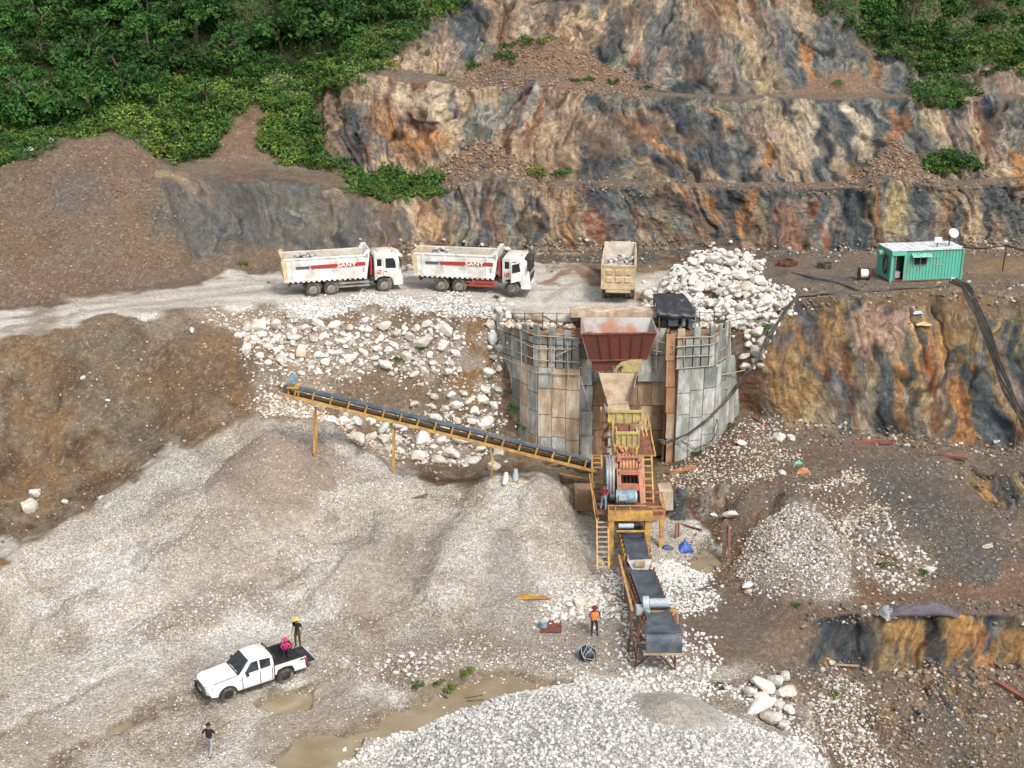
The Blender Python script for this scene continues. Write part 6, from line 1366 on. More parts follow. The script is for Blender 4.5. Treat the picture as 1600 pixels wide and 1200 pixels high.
gravel('fallen rock at the foot of the first back cliff', [(520,385),(1300,382),(1610,380),(1610,392),(1300,396),(520,402)], 700, .08, .32, 'earthmix', 2)
# heaps: solid mounds over the ground, each with its stones
def mound(name, label, cx, cy, top, rx, ry, shape, rgb, gv, seed, rim=.35, nz=.18, rz=0, ncol=110, nrad=70, fade=None):
    a = np.linspace(0, 2*pi, ncol, endpoint=False); r = np.linspace(0, 1, nrad)[:, None]
    X = cx + (r*rx*np.cos(a))*cos(rz) - (r*ry*np.sin(a))*sin(rz); Y = cy + (r*rx*np.cos(a))*sin(rz) + (r*ry*np.sin(a))*cos(rz)
    rr = r*(1+.14*(fbm(np.cos(a)*1.6+seed, np.sin(a)*1.6, 0*a+seed, 3)-.5)*2)
    Z = shape(rr)*top + (fbm(X*.6+seed, Y*.6, X*0+seed, 4)-.5)*nz*2*np.minimum(1, r*3) + (fbm(X*3+seed, Y*3, X*0, 3)-.5)*nz*.5
    V_ = np.stack([X, Y, Z], -1).reshape(-1, 3); ii_ = np.arange(nrad*ncol).reshape(nrad, ncol)
    F_ = np.stack([ii_[:-1], np.roll(ii_[:-1], -1, 1), np.roll(ii_[1:], -1, 1), ii_[1:]], -1).reshape(-1, 4)
    c = np.array(rgb)*(.8+.4*fbm(X*.5+9, Y*.5, Z+seed, 4)).reshape(-1, 1)
    if fade is not None:
        fr = (sstep(.38, .78, (rr+0*X)+.45*(fbm(X*.45+3, Y*.45, Z*.2, 5, .65)-.5)).reshape(-1, 1))*.92; c = c+(np.array(fade)*(.85+.3*fbm(X*.4, Y*.4, Z, 4)).reshape(-1, 1)-c)*fr
    o = obj(name, np_mesh(name, V_, F_, GROUND_MAT, True, c, {'gv': np.full(len(V_), gv)}))
    tag(o, label, kind='stuff'); return V_.reshape(nrad, ncol, 3)
def mstones(label, M_, n, r0, r1, pal, cond=None, power=1.7):
    nr, nc, _ = M_.shape; w = np.linspace(0, 1, nr-1)+.01; r = RNG.choice(nr-1, n, p=w/w.sum()); c = RNG.integers(0, nc, n); a = RNG.random(n)[:, None]; b = RNG.random(n)[:, None]
    p = M_[r,c]*(1-a)*(1-b)+M_[r,(c+1)%nc]*a*(1-b)+M_[r+1,c]*(1-a)*b+M_[r+1,(c+1)%nc]*a*b
    if cond is not None: p = p[cond(p)]
    zc = zc_of(p[:,1], p[:,2]); p = p[(p[:,1] > 40)]
    rr = r0+(r1-r0)*RNG.random(len(p))**power; pc = np.array(PAL[pal]); cc = pc[RNG.integers(0, len(pc), len(p))]*RNG.uniform(.82, 1.1, (len(p), 1))
    return tag(stones_mesh('gravel', p, rr, cc, M_STONE, sink=.3), label, kind='stuff')
ap = at(420, 669, 75.0)
cone = mound('fines_cone', 'brown-grey cone of crushed fines under the conveyor head', ap.x, ap.y, 1, 8.5, 8.5, lambda r: ap.z - np.sqrt((r*8.5*.74)**2+.05), (.31,.25,.20), .45, 3, nz=.16, ncol=150, nrad=110, fade=(.50,.435,.36))
mstones('pale pebbles rolled down the lower part of the fines cone', cone, 2600, .03, .09, 'mix')
dc = wpt(925, 47.5, 1.8)
heap = mound('coarse_stone_heap', 'broad heap of coarse white stones at the bottom of the picture', dc.x+.4, 46.9, 1, 11.6, 10.6, lambda r: -.9+3.1*np.clip(1-r**2.2, 0, 1)**.8, (.50,.485,.46), .8, 9, nz=.2, ncol=160)
mstones('coarse white stones covering the broad heap', heap, 15000, .06, .19, 'cool', power=2)
q_ = heap.reshape(-1,3); uu_, vv_ = pix((q_[:,0], q_[:,1], q_[:,2])); kk_ = np.argmin((uu_-1048)**2+(vv_-1122)**2+(q_[:,1] < 45)*1e6); sc_ = Vector(q_[kk_])
sand = mound('sand_cone', 'small grey-beige cone of sand fallen on the coarse white heap', sc_.x, sc_.y, 1, 2.9, 2.9, lambda r: sc_.z + .8 - 1.35*r**1.2, (.42,.38,.33), .4, 5, nz=.10, fade=(.50,.48,.45))
# rubble fill level with the wall crown
kx = RNG.random(700); uf = 785+kx*365; ok = (uf < 900)|(uf > 1060); uf = uf[ok]; Yf = RNG.uniform(86.6, 88.6, len(uf))+np.abs(uf-970)/185*.9; Xf = (uf-800)/F*zc_of(Yf, 9.8)
tag(stones_mesh('gravel', np.stack([Xf, Yf, 9.72+RNG.random(len(uf))*.25], 1), RNG.uniform(.1,.34,len(uf)), np.array(PAL['tan'])[RNG.integers(0,4,len(uf))], M_STONE), 'pale rubble filling the top behind the wall shutter boards', kind='stuff')
# big single boulders
PALB = [(.64,.615,.56),(.58,.54,.47),(.66,.64,.59),(.50,.42,.32)]
BM = []
for k in range(12):
    V0, F0 = rock_mesh(300+k, 3, 22, True); nn_ = fbm(V0[:,0]*2+k, V0[:,1]*2, V0[:,2]*2, 3)
    st_ = sstep(.52, .68, fbm(V0[:,0]*1.2+k*3, V0[:,1]*1.2, V0[:,2]*1.2+7, 3))
    col = np.array(PALB[k % 3])*(.85+.3*nn_)[:, None]; col = col + (np.array((.50,.33,.18))-col)*(st_*.55)[:, None]
    BM.append(np_mesh('boulder', V0, F0, vcol_mat('boulder_stone_%d' % k, .88, fine=2.6, rnd=.22, bump=.6) if k == 0 else None, False, col))
    if k: BM[k].materials.append(BM[0].materials[0])
def boulder(p, r, label, group, name='boulder', k=None, sink=.30):
    o = bpy.data.objects.new(name, BM[random.randrange(12) if k is None else k]); COL.objects.link(o)
    f = random.uniform(.85, 1.15); o.scale = (r*f, r/f*random.uniform(.85,1.1), r*random.uniform(.75,1.0)); o.rotation_euler = (random.uniform(-.5,.5), random.uniform(-.5,.5), random.uniform(0,6.3))
    o.location = (p[0], p[1], p[2]+r*(.5-sink)); return tag(o, label, 'boulder', group)
def pip(u, v, poly): return bool(inpoly(np.array([u]), np.array([v]), poly)[0])
def scatter_b(polys, n, rmin, rmax, label, group, over=.95, avoid=(), power=1.3, lift=0.0):
    """darts in photo pixels, placed where they strike the ground"""
    placed = []; tries = 0; split_ = n > 30
    allp = [q for p_ in polys for q in p_]; u0, u1 = min(p[0] for p in allp), max(p[0] for p in allp); v0, v1 = min(p[1] for p in allp), max(p[1] for p in allp)
    while len(placed) < n and tries < n*90:
        tries += 1; u, v = random.uniform(u0, u1), random.uniform(v0, v1)
        if not any(pip(u, v, p_) for p_ in polys) or any(pip(u, v, p_) for p_ in avoid): continue
        r = rmin+(rmax-rmin)*random.random()**power
        if any((u-a)**2+((v-b)*1.25)**2 < ((r+c)*over)**2 for a, b, c in placed): continue
        placed.append((u, v, r)); p = gnd(u, v); s = F/zc_of(p.y, p.z)
        
        lb_, gp_ = label, group
        if split_: w_ = ('left', 'middle', 'right')[min(2, int((u-u0)/(u1-u0)*3))]; z_ = 'large' if r > rmin+(rmax-rmin)*.55 else ('medium' if r > rmin+(rmax-rmin)*.2 else 'small'); lb_ = z_+' '+label+', '+w_+' part'; gp_ = z_+' '+group+', '+w_+' part'
        boulder(p+Vector((0, 0, random.random()*lift)), r/s*1.12, lb_, gp_)
    return placed
random.seed(21)
bare = [[(440,475),(700,470),(780,480),(770,492),(690,505),(480,492)], [(715,480),(760,490),(765,580),(720,600)], [(430,570),(600,575),(640,620),(620,650),(520,610),(440,600)]]
scatter_b([[(375,505),(430,495),(560,512),(700,505),(785,498),(785,590),(700,585),(560,595),(430,575),(370,540)]], 92, 6.5, 16, 'white boulder set in the earth slope below the parked white trucks', 'white boulders set in the upper slope under the haul road', 1.0, bare)
scatter_b([[(515,655),(620,650),(640,632),(760,600),(785,610),(775,640),(790,735),(720,728),(640,715),(560,690)]], 62, 8, 19, 'white boulder in the lower bank behind the long conveyor', 'white boulders in the lower bank behind the conveyor', .95)
scatter_b([[(1000,472),(1045,440),(1098,398),(1176,400),(1182,432),(1200,455),(1232,470),(1226,492),(1190,505),(1150,497),(1100,482),(1010,478)]], 105, 5.5, 15, 'white boulder in the big heap behind the black tarp shelter', 'white boulders of the big heap on the bench', .72, (), 1.5, .45)
scatter_b([[(1160,500),(1205,495),(1215,510),(1195,550),(1188,578),(1162,575)]], 30, 6, 15, 'stained boulder wedged between the wall end and the orange rock face', 'stained boulders in the gap right of the wall', .72)
scatter_b([[(780,470),(810,478),(808,505),(790,520),(775,500)]], 8, 7, 12, 'pale boulder at the left end of the wall crown', 'pale boulders at the left end of the wall crown', .85)
gravel('white broken stones filling the big heap on the bench', [(995,476),(1045,436),(1098,402),(1176,404),(1182,436),(1232,470),(1226,490),(1190,520),(1160,520),(1100,495),(1010,482)], 1500, .12, .42, 'white', 1.8)
for u, v, r, lb in [(46,794,17,'large white boulder on the dirt at the far left edge'), (102,786,8,'small white boulder right of the large left one'), (157,779,7,'small white boulder standing at the gravel edge on the left'), (404,513,17,'big flat white boulder at the left of the stone slope'), (300,517,7,'white boulder alone left of the stone slope'),
                    (1216,686,14,'bright white block on the brown ground right of the wall'), (1236,686,9,'smaller bright white block touching the first on the right ground'), (1160,694,8,'white shard below the wall foot'), (1222,741,9,'pale boulder by the orange sack'),
                    (1143,806,11,'white boulder above the dark post'), (1115,806,6,'small white boulder left of the dark post top'), (905,944,15,'white boulder cluster piece left of the orange-vest worker'), (888,947,12,'white boulder nearest the yellow offcuts'), (925,940,9,'white boulder just above the orange-vest worker'),
                    (1170,926,9,'white boulder low on the pale pile'), (1450,890,8,'white boulder at the lower end of the stone spill'), (1541,856,9,'pinkish boulder alone on the dark scree'), (130,591,5,'rust brown boulder low on the left earth slope'), (168,627,5,'orange boulder on the left earth slope'), (55,772,11,'dark red boulder above the large white one'),
                    (1191,409,7,'loose white boulder right of the big heap'), (1175,400,6,'loose white boulder at the top right of the big heap'), (72,210,8,'white block in the shrubs at the upper left'), (80,222,8,'second white block in the shrubs below the first'), (46,236,8,'white slab low in the upper left shrubs'), (1000,505,6,'white stone on the sill'), (793,390,5,'white stone at the cliff foot behind the middle truck'),
                    (1050,520,9,'white boulder in front of the tarp shelter')]:
    p = gnd(u, v); boulder(p, r*1.1*zc_of(p.y, p.z)/F, lb, None)
for u, v, r in [(1188,1108,20),(1212,1068,14),(1228,1085,15),(1196,1075,15),(1225,1060,13),(1215,1105,13),(1172,1085,12),(1205,1125,17),(1232,1112,13),(1180,1066,9),(1222,1135,12),(1190,1092,11)]:
    p = gnd(u, v+4); boulder(p+Vector((0,0,.2)), r*1.15*zc_of(p.y, p.z)/F, 'white boulder in the cluster on the right shoulder of the coarse heap', 'white boulders on the right shoulder of the coarse heap')
scatter_b([[(578,1035),(640,1022),(715,1018),(725,1028),(660,1040),(650,1062),(600,1050)]], 26, 3, 6.5, 'small white boulder in the strip above the weedy hump', 'small white boulders above the weedy hump', .9)
scatter_b([[(830,950),(900,930),(950,925),(985,900),(985,960),(930,975),(860,985)]], 26, 3.5, 8, 'small white boulder on the floor left of the long belt', 'small white boulders left of the long belt', 1.0)
# ------------------------------------------------------------------ plants
M_LEAF = vcol_mat('leaves', .75, trans=.18, spec=.25, rnd=.30)
M_BARK = mat('bark', (.12,.09,.065), .9, var=.3)
def leaves(pts, nrm, size, cols, jit=.7):
    """one folded quad per point"""
    n_ = len(pts); nrm = nrm + RNG.normal(0, jit, (n_, 3)); nrm /= np.linalg.norm(nrm, axis=1)[:, None]+1e-9
    t = np.cross(nrm, RNG.normal(0, 1, (n_, 3))); t /= np.linalg.norm(t, axis=1)[:, None]+1e-9; b_ = np.cross(nrm, t)
    s = size[:, None]; V_ = np.stack([pts-t*s*.5, pts-b_*s*.28+nrm*s*.06, pts+t*s*.5-nrm*s*.08, pts+b_*s*.28+nrm*s*.06], 1).reshape(-1, 3)
    return V_, np.arange(4*n_).reshape(-1, 4), np.repeat(cols, 4, 0)
GR = np.array([(.014,.048,.014),(.028,.090,.019),(.050,.140,.026),(.088,.190,.034),(.135,.235,.046)])
def crown_mesh(seed, rx, rz, nclump, nleaf, leaf, tone=1.0, yellow=0.0):
    rg = np.random.default_rng(seed); d = rg.normal(0, 1, (nclump, 3)); d[:,2] = np.abs(d[:,2])*.9-.25; d /= np.linalg.norm(d, axis=1)[:, None]
    cc = d*np.array([rx, rx, rz])*rg.uniform(.45, 1.0, (nclump, 1)); cr = rg.uniform(.22, .42, nclump)*rx
    k = rg.integers(0, nclump, nleaf); e = rg.normal(0, 1, (nleaf, 3)); e[:,2] = np.abs(e[:,2])*1.1-.3; e /= np.linalg.norm(e, axis=1)[:, None]
    pts = cc[k] + e*cr[k][:, None]*rg.uniform(.65, 1.05, (nleaf, 1)); tone_c = rg.uniform(.0, 1, nclump)[k]*.55 + rg.random(nleaf)*.45
    ci = tone_c*(len(GR)-1.01); c0 = GR[ci.astype(int)]; c1 = GR[ci.astype(int)+1]; col = (c0+(c1-c0)*(ci-ci.astype(int))[:, None])*tone
    col[:, 0] *= 1+yellow
    V_, F_, C_ = leaves(pts, e, rg.uniform(.6, 1.3, nleaf)*leaf, col)
    V_[:, 2] += rz*.35
    return np_mesh('crown', V_, F_, M_LEAF, False, C_)
TREES = []
def trunk_mesh(seed, h, r):
    m_ = MB(); rg = random.Random(seed); x = y = 0; pts = [(0,0,-1.0)]
    for k in range(4): x += rg.uniform(-.15,.15); y += rg.uniform(-.15,.15); pts.append((x, y, h*(k+1)/4))
    m_.tube(pts, [r*1.3, r, r*.8, r*.6, r*.35], 6)
    for k in range(5):
        a_ = rg.uniform(0, 6.3); z = h*rg.uniform(.5, .95); m_.tube([(x*z/h, y*z/h, z), (cos(a_)*h*.35, sin(a_)*h*.35, z+h*.25)], [r*.4, r*.12], 4)
    me = bpy.data.meshes.new('trunk'); me.from_pydata([tuple(p) for p in m_.v], [], m_.f); me.materials.append(M_BARK); return me
TM = [trunk_mesh(k, 3.2, .16) for k in range(3)]
CM = [crown_mesh(500+k, 2.1, 1.9, 26 if k % 2 else 16, [1700,1200,1600,1100,1400,1700][k], [.30,.42,.34,.48,.38,.32][k], [.6,.85,1.2,.65,1.0,.5][k]) for k in range(6)]
def tree(p, s, label, group, k=None):
    t = empty('jungle_tree', p, random.uniform(0, 6.3), label, 'tree', group); k = random.randrange(6) if k is None else k
    o = obj('trunk', random.choice(TM), t); c = obj('crown', CM[k], t); c.location = (0, 0, .8); t.scale = (s, s, s*random.uniform(.85, 1.15)); return t
random.seed(5)
def darts(poly, n, rmin, over=1.0):
    placed = []; tr = 0; us = [p[0] for p in poly]; vs = [p[1] for p in poly]
    while len(placed) < n and tr < n*60:
        tr += 1; u, v = random.uniform(min(us), max(us)), random.uniform(min(vs), max(vs))
        if not pip(u, v, poly): continue
        if any((u-a)**2+((v-b)*1.6)**2 < (rmin*over)**2 for a, b in placed): continue
        placed.append((u, v))
    return sorted(placed, key=lambda q: q[1])
for u, v in darts([(-60,20),(-60,235),(40,225),(120,190),(190,150),(280,130),(400,115),(520,75),(640,10),(640,-60),(-60,-60)], 110, 30):
    p = gnd(u, max(v+12, -40)); far = ('left edge', 'at the far left of the upper forest') if u < 150 else (('middle', 'in the middle of the upper left forest') if u < 360 else ('right edge', 'on the right fringe of the upper left forest near the cliff'))
    tree(p - Vector((0,0,.8)), random.choice([random.uniform(.6, 1.0), random.uniform(1.0, 1.6)]), 'dark green jungle tree '+far[1], 'jungle trees of the upper left forest, '+far[0])
# tree ferns with arching fronds
def fern_mesh(seed, nf, L):
    rg = np.random.default_rng(seed); P_, N_, S_, C_ = [], [], [], []
    for f in range(nf):
        a = 2*pi*f/nf+rg.uniform(-.2,.2); el = rg.uniform(.25,.9)
        for k in range(14):
            t = (k+1)/14; r = L*t*cos(el*(1-t*.5)); z = L*(sin(el)*t-.55*t*t); w = .42*L*(1-t)**.6*min(1, t*4)*.5
            for s_ in (-1, 1):
                P_.append((cos(a)*r-sin(a)*w*s_*.5, sin(a)*r+cos(a)*w*s_*.5, z)); N_.append((0,0,1)); S_.append(.20+w*.8); C_.append(np.array((.06,.16,.04))*rg.uniform(.7,1.4))
    V_, F_, Cc = leaves(np.array(P_), np.array(N_, float), np.array(S_), np.array(C_), .18); return np_mesh('fronds', V_, F_, M_LEAF, False, Cc)
FM = [fern_mesh(k, 11, 2.3) for k in range(3)]
for u, v, lb in [(232,22,'pale tree fern with arching fronds highest in the forest'), (262,48,'tree fern below the highest one'), (300,35,'tree fern right of the highest pair'), (345,60,'tree fern in the forest centre'), (455,22,'tree fern near the top of the right fringe'), (140,120,'tree fern low on the left of the forest'), (395,95,'tree fern above the yellow-green shrubs'), (325,165,'small tree fern among the yellow-green shrubs'), (1545,12,'tree fern at the upper right corner'), (1425,30,'tree fern in the upper right creepers')]:
    p = gnd(u, v+10); t = empty('tree_fern', p, random.uniform(0,6), lb, 'tree fern'); t.scale = (random.uniform(.8,1.15),)*3; obj('trunk', random.choice(TM), t); c = obj('fronds', random.choice(FM), t); c.location = (0,0,3.2)
for u, v in darts([(1300,-30),(1345,30),(1400,60),(1480,85),(1610,85),(1610,-60),(1300,-60)], 20, 42):
    p = gnd(u, v+8); tree(p - Vector((0,0,1.2)), random.uniform(.6, 1.0), 'leafy jungle tree overhanging the cliff at the upper right', 'jungle trees of the upper right')
# shrubs
SM_ = [crown_mesh(700+k, 1.0, .62, 12, 420, .22, [1.0,1.2,.85,1.35,.95][k], [.2,.6,.1,.9,.3][k]) for k in range(5)]
stem_me = trunk_mesh(77, .5, .04)
def shrub(p, s, label, group=None, k=None, name='shrub'):
    t = empty(name, p, random.uniform(0, 6.3), label, 'shrub', group); c = obj('foliage', SM_[random.randrange(5) if k is None else k], t); obj('stem', stem_me, t)
    t.scale = (s*random.uniform(.9,1.2), s, s*random.uniform(.8, 1.1)); return t
for poly, n, r, s0, s1, lb, gp in [
    ([(130,205),(200,150),(300,115),(420,130),(480,130),(400,165),(360,185),(345,225),(300,248),(240,240),(205,210)], 48, 17, .9, 1.7, 'yellow-green shrub on the slope above the spoil mound', 'shrubs above the spoil mound'),
    ([(410,180),(430,155),(480,150),(500,190),(512,235),(480,250),(425,232)], 22, 16, .8, 1.5, 'green shrub in the dark clump left of the folded cliff', 'shrubs left of the folded cliff'),
    ([(-30,215),(60,180),(160,160),(180,190),(100,215),(30,245),(-30,270)], 20, 20, .9, 1.6, 'green shrub at the forest foot beside the white blocks', 'shrubs at the forest foot on the left edge'),
    ([(450,110),(560,60),(660,10),(720,0),(650,55),(590,110),(500,145)], 32, 19, .9, 1.7, 'green shrub along the forest edge above the cliff', 'shrubs along the upper forest edge'),
    ([(535,300),(545,280),(600,265),(660,268),(695,285),(690,300),(620,306)], 22, 13, .7, 1.25, 'green shrub in the thicket on the ledge behind the leftmost truck', 'shrubs of the ledge thicket'),
    ([(440,252),(470,240),(520,248),(560,262),(545,275),(490,262)], 11, 13, .6, 1.1, 'grey-green shrub at the rear of the left terrace', 'shrubs at the rear of the left terrace'),
    ([(1290,20),(1340,50),(1390,85),(1450,112),(1520,108),(1600,112),(1600,60),(1420,40)], 42, 19, .8, 1.6, 'green creeper-like shrub hanging on the upper right cliff', 'hanging shrubs of the upper right cliff'),
    ([(1428,135),(1480,118),(1530,140),(1520,158),(1460,162)], 10, 14, .7, 1.1, 'pale green shrub on the top ledge at the right', 'shrubs on the right top ledge'),
    ([(1450,250),(1475,232),(1510,245),(1528,264),(1460,270)], 9, 13, .7, 1.2, 'pale green shrub on the middle ledge above the cabin', 'shrubs on the middle ledge above the cabin')]:
    u0_, u1_ = min(q[0] for q in poly), max(q[0] for q in poly)
    for u, v in darts(poly, n, r):
        p = gnd(u, v+4); w_ = ('left third', 'middle', 'right third')[min(2, int((u-u0_)/(u1_-u0_)*3))]; shrub(p-Vector((0,0,.25)), random.uniform(s0, s1), lb+', in its '+w_, gp+', '+w_)
for u, v, s, lb in [(739,106,.85,'dark round shrub alone on the upper scree'), (790,90,1.15,'largest dark green shrub on the upper scree'), (792,72,.8,'shrub just above the largest one on the scree'), (820,68,.9,'green shrub in the middle of the upper scree row'), (850,66,1.0,'dark shrub at the right of the upper scree row'), (800,100,.5,'tiny shrub below the scree row'),
                    (838,272,1.15,'left of two bright green shrubs on the middle bench'), (876,272,1.0,'right of two bright green shrubs on the middle bench'), (895,128,.7,'low weed on the second bench, left one'), (920,126,.7,'low weed on the second bench beside the left one'), (958,130,.6,'small green shrub on the second bench centre'), (1012,137,.45,'tiny shrub on the second bench right'),
                    (690,118,.5,'pale weed on the upper bench left'), (1310,132,.6,'pale weed on the upper bench right'), (657,545,.55,'weed growing between slope boulders'), (622,562,.5,'weed over a boulder in the upper slope'), (775,466,.3,'tiny weed beside the middle truck'), (805,638,.55,'weed at the left foot of the wall'), (795,612,.4,'weed above the left wall foot'), (820,668,.6,'weed hugging the left base of the wall'),
                    (1090,708,.55,'weed at the right base of the wall'), (1075,712,.5,'weed beside the wall base right corner'), (1138,668,.5,'weed at the right end of the wall foot'), (1195,512,.55,'weed among the boulders right of the wall'), (1182,500,.4,'little weed in the boulder gap'), (1163,440,.5,'yellow weed on the right flank of the boulder heap'), (866,520,.45,'weed poking out of the wall crown left'), (885,518,.5,'weed poking out of the wall crown by the hopper'),
                    (1068,520,.35,'weed on the wall crown by the shelter'), (652,1072,.38,'dark weed at the left end of the weedy hump'), (700,1078,.45,'bright green weed on the weedy hump'), (728,1052,.45,'grey-green weed at the right end of the hump'), (685,1066,.3,'weed in the middle of the hump'), (1440,895,.35,'weed in the stone spill on the right'), (1380,885,.4,'small weed among the right stones'), (1125,1075,.3,'tiny weed on the coarse heap edge'),
                    (380,412,.5,'weed beside the haul road left of the trucks'), (408,525,.35,'weed below the big flat boulder'), (440,605,.3,'weed left of the conveyor head'), (545,250,.5,'pale weed on the terrace'), (1245,945,.3,'weed under the pale pile'), (1300,1085,.35,'weed on the lower right slope')]:
    p = gnd(u, v); shrub(p-Vector((0,0,.12*s)), s, lb, None, name='weed' if s < .62 else 'shrub')
# ground cover: every leaf a face, one mass
G3 = np.stack([GX, GY, GZ], -1)
vm = (VEG[:-1,:-1] > .45); rr, cc = np.where(vm & (VVV[:-1,:-1] > -60) & (UU[:-1,:-1] > -120) & (UU[:-1,:-1] < 1720)); n_ = 62000; k = RNG.integers(0, len(rr), n_); r, c = rr[k], cc[k]
a = RNG.random(n_)[:, None]; b = RNG.random(n_)[:, None]; pts = G3[r,c]*(1-a)*(1-b)+G3[r,c+1]*a*(1-b)+G3[r+1,c]*(1-a)*b+G3[r+1,c+1]*a*b
hh = RNG.random(n_)**1.3*(.25+.9*fbm(pts[:,0]*.5, pts[:,1]*.5, pts[:,2]*.5, 3)); nn2 = np.stack([nx[r,c], ny[r,c], nz[r,c]], -1); pts = pts + nn2*hh[:, None]*.9 + np.array([0,0,1])*hh[:, None]*.3
tn = np.clip(.6*spread(fbm(pts[:,0]*.35, pts[:,1]*.35, pts[:,2]*.35, 4), .5, 3)+.4*RNG.random(n_), 0, .999)*(len(GR)-1.01); c0 = GR[tn.astype(int)]; c1 = GR[tn.astype(int)+1]; lc = c0+(c1-c0)*(tn-tn.astype(int))[:, None]
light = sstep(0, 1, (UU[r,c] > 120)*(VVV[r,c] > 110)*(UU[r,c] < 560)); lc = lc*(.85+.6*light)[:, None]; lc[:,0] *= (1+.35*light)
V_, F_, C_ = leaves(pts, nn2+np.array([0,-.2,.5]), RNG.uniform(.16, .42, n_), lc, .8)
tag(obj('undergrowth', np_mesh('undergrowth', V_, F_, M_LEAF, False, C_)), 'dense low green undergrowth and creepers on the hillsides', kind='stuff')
# ------------------------------------------------------------------ people: one skinned body each
M_SKIN = mat('skin', (.30,.16,.10), .6, var=.05, bump=0)
def cloth(nm, rgb): return mat('cloth_'+nm, rgb, .85, var=.2, fine=20)
def person(loc, rz, label, shirt, trousers, pose='stand', long_sleeve=False, hat=None, vest=None, s=1.0):
    root = empty('person', loc, rz, label, 'person'); root.scale = (s, s, s)
    P_ = {'pelvis': (0,0,.95), 'waist': (0,.0,1.1), 'chest': (.02,0,1.32), 'neck': (.02,0,1.5), 'head': (.04,0,1.62), 'top': (.03,0,1.71),
          'shL': (0,.19,1.42), 'shR': (0,-.19,1.42), 'elL': (-.04,.25,1.14), 'elR': (-.04,-.25,1.14), 'haL': (.08,.27,.90), 'haR': (.08,-.27,.90),
          'hipL': (0,.10,.90), 'hipR': (0,-.10,.90), 'knL': (.03,.12,.50), 'knR': (.03,-.12,.50), 'anL': (0,.13,.10), 'anR': (0,-.13,.10), 'toL': (.16,.15,.04), 'toR': (.16,-.15,.04)}
    if pose == 'walk':
        P_.update(knL=(.22,.11,.54), anL=(.28,.11,.12), toL=(.44,.12,.08), knR=(-.05,-.11,.50), anR=(-.30,-.12,.16), toR=(-.18,-.13,.04), elL=(-.16,.27,1.16), haL=(-.10,.30,.92), elR=(.10,-.27,1.16), haR=(.26,-.28,1.0))
    if pose == 'work':
        P_.update(knL=(.08,.16,.5), anL=(0,.2,.1), toL=(.14,.24,.04), elL=(.06,.28,1.16), haL=(.32,.16,1.12), elR=(.04,-.3,1.18), haR=(.28,-.14,1.15), head=(.08,0,1.60), top=(.09,0,1.69))
    if pose == 'hips':
        P_.update(elL=(-.05,.36,1.2), haL=(.05,.22,1.08), elR=(-.02,-.3,1.18), haR=(.25,-.2,1.1), knL=(.1,.13,.52), anL=(.1,.15,.1), toL=(.25,.17,.04))
    if pose == 'sit':
        for k_ in ('pelvis','waist','chest','neck','head','top','shL','shR','elL','elR','haL','haR','hipL','hipR'): x, y, z = P_[k_]; P_[k_] = (x, y, z-.80)
        P_.update(knL=(.40,.14,.50), knR=(.38,-.14,.48), anL=(.45,.13,.10), anR=(.47,-.13,.10), toL=(.60,.14,.04), toR=(.62,-.14,.04), haL=(.34,.14,.48), haR=(.34,-.14,.46), elL=(.1,.27,.42), elR=(.1,-.27,.42))
    R_ = {'pelvis': .15, 'waist': .135, 'chest': .16, 'neck': .06, 'head': .105, 'top': .075, 'shL': .075, 'shR': .075, 'elL': .045, 'elR': .045, 'haL': .032, 'haR': .032,
          'hipL': .10, 'hipR': .10, 'knL': .068, 'knR': .068, 'anL': .045, 'anR': .045, 'toL': .038, 'toR': .038}
    E_ = [('pelvis','waist'),('waist','chest'),('chest','neck'),('neck','head'),('head','top'),('chest','shL'),('chest','shR'),('shL','elL'),('shR','elR'),('elL','haL'),('elR','haR'),('pelvis','hipL'),('pelvis','hipR'),('hipL','knL'),('hipR','knR'),('knL','anL'),('knR','anR'),('anL','toL'),('anR','toR')]
    names = list(P_); names.sort(key=lambda q: q != 'pelvis'); V_ = [Vector(P_[q]) for q in names]; Rd = [R_[q] for q in names]; ed = [(names.index(a_), names.index(b_)) for a_, b_ in E_]
    for sd_ in ('L', 'R'):        # palm, four fingers of unequal length and a thumb leaving the side of the palm
        h = Vector(P_['ha'+sd_]); d = (h-Vector(P_['el'+sd_])).normalized(); up = Vector((1,0,0)); ax = (up - d*up.dot(d)).normalized(); nrm = d.cross(ax)
        pi_ = len(V_); V_.append(h+d*.07); Rd.append(.026); ed.append((names.index('ha'+sd_), pi_))
        for q, L in ((-.028,.055),(-.010,.068),(.010,.064),(.027,.05)):
            i1 = len(V_); V_.append(V_[pi_]+ax*q+d*L*.5); Rd.append(.0095); ed.append((pi_, i1)); V_.append(V_[pi_]+ax*q*1.15+d*L+nrm*.018); Rd.append(.008); ed.append((i1, i1+1))
        i1 = len(V_); V_.append(h+d*.03+ax*.045); Rd.append(.011); ed.append((names.index('ha'+sd_), i1)); V_.append(h+d*.062+ax*.062+nrm*.01); Rd.append(.009); ed.append((i1, i1+1))
    me = bpy.data.meshes.new('tmp'); me.from_pydata([tuple(v) for v in V_], ed, []); o = bpy.data.objects.new('tmp', me); COL.objects.link(o)
    md = o.modifiers.new('skin', 'SKIN'); md.branch_smoothing = .6; md.use_smooth_shade = True
    for i, v in enumerate(me.skin_vertices[0].data): v.radius = (Rd[i], Rd[i]); v.use_root = (i == 0)
    o.modifiers.new('sub', 'SUBSURF').levels = 1
    dg = bpy.context.evaluated_depsgraph_get(); dg.update(); bm_ = bpy.data.meshes.new_from_object(o.evaluated_get(dg)); bpy.data.objects.remove(o)
    bm_.name = 'body'; bm_.materials.clear()
    for m_ in (M_SKIN, shirt, trousers, M_BLK): bm_.materials.append(m_)
    segs = [(Vector(P_[a_]), Vector(P_[b_]), a_+b_) for a_, b_ in E_]; hd = Vector(P_['neck'])+Vector((0,0,.05))
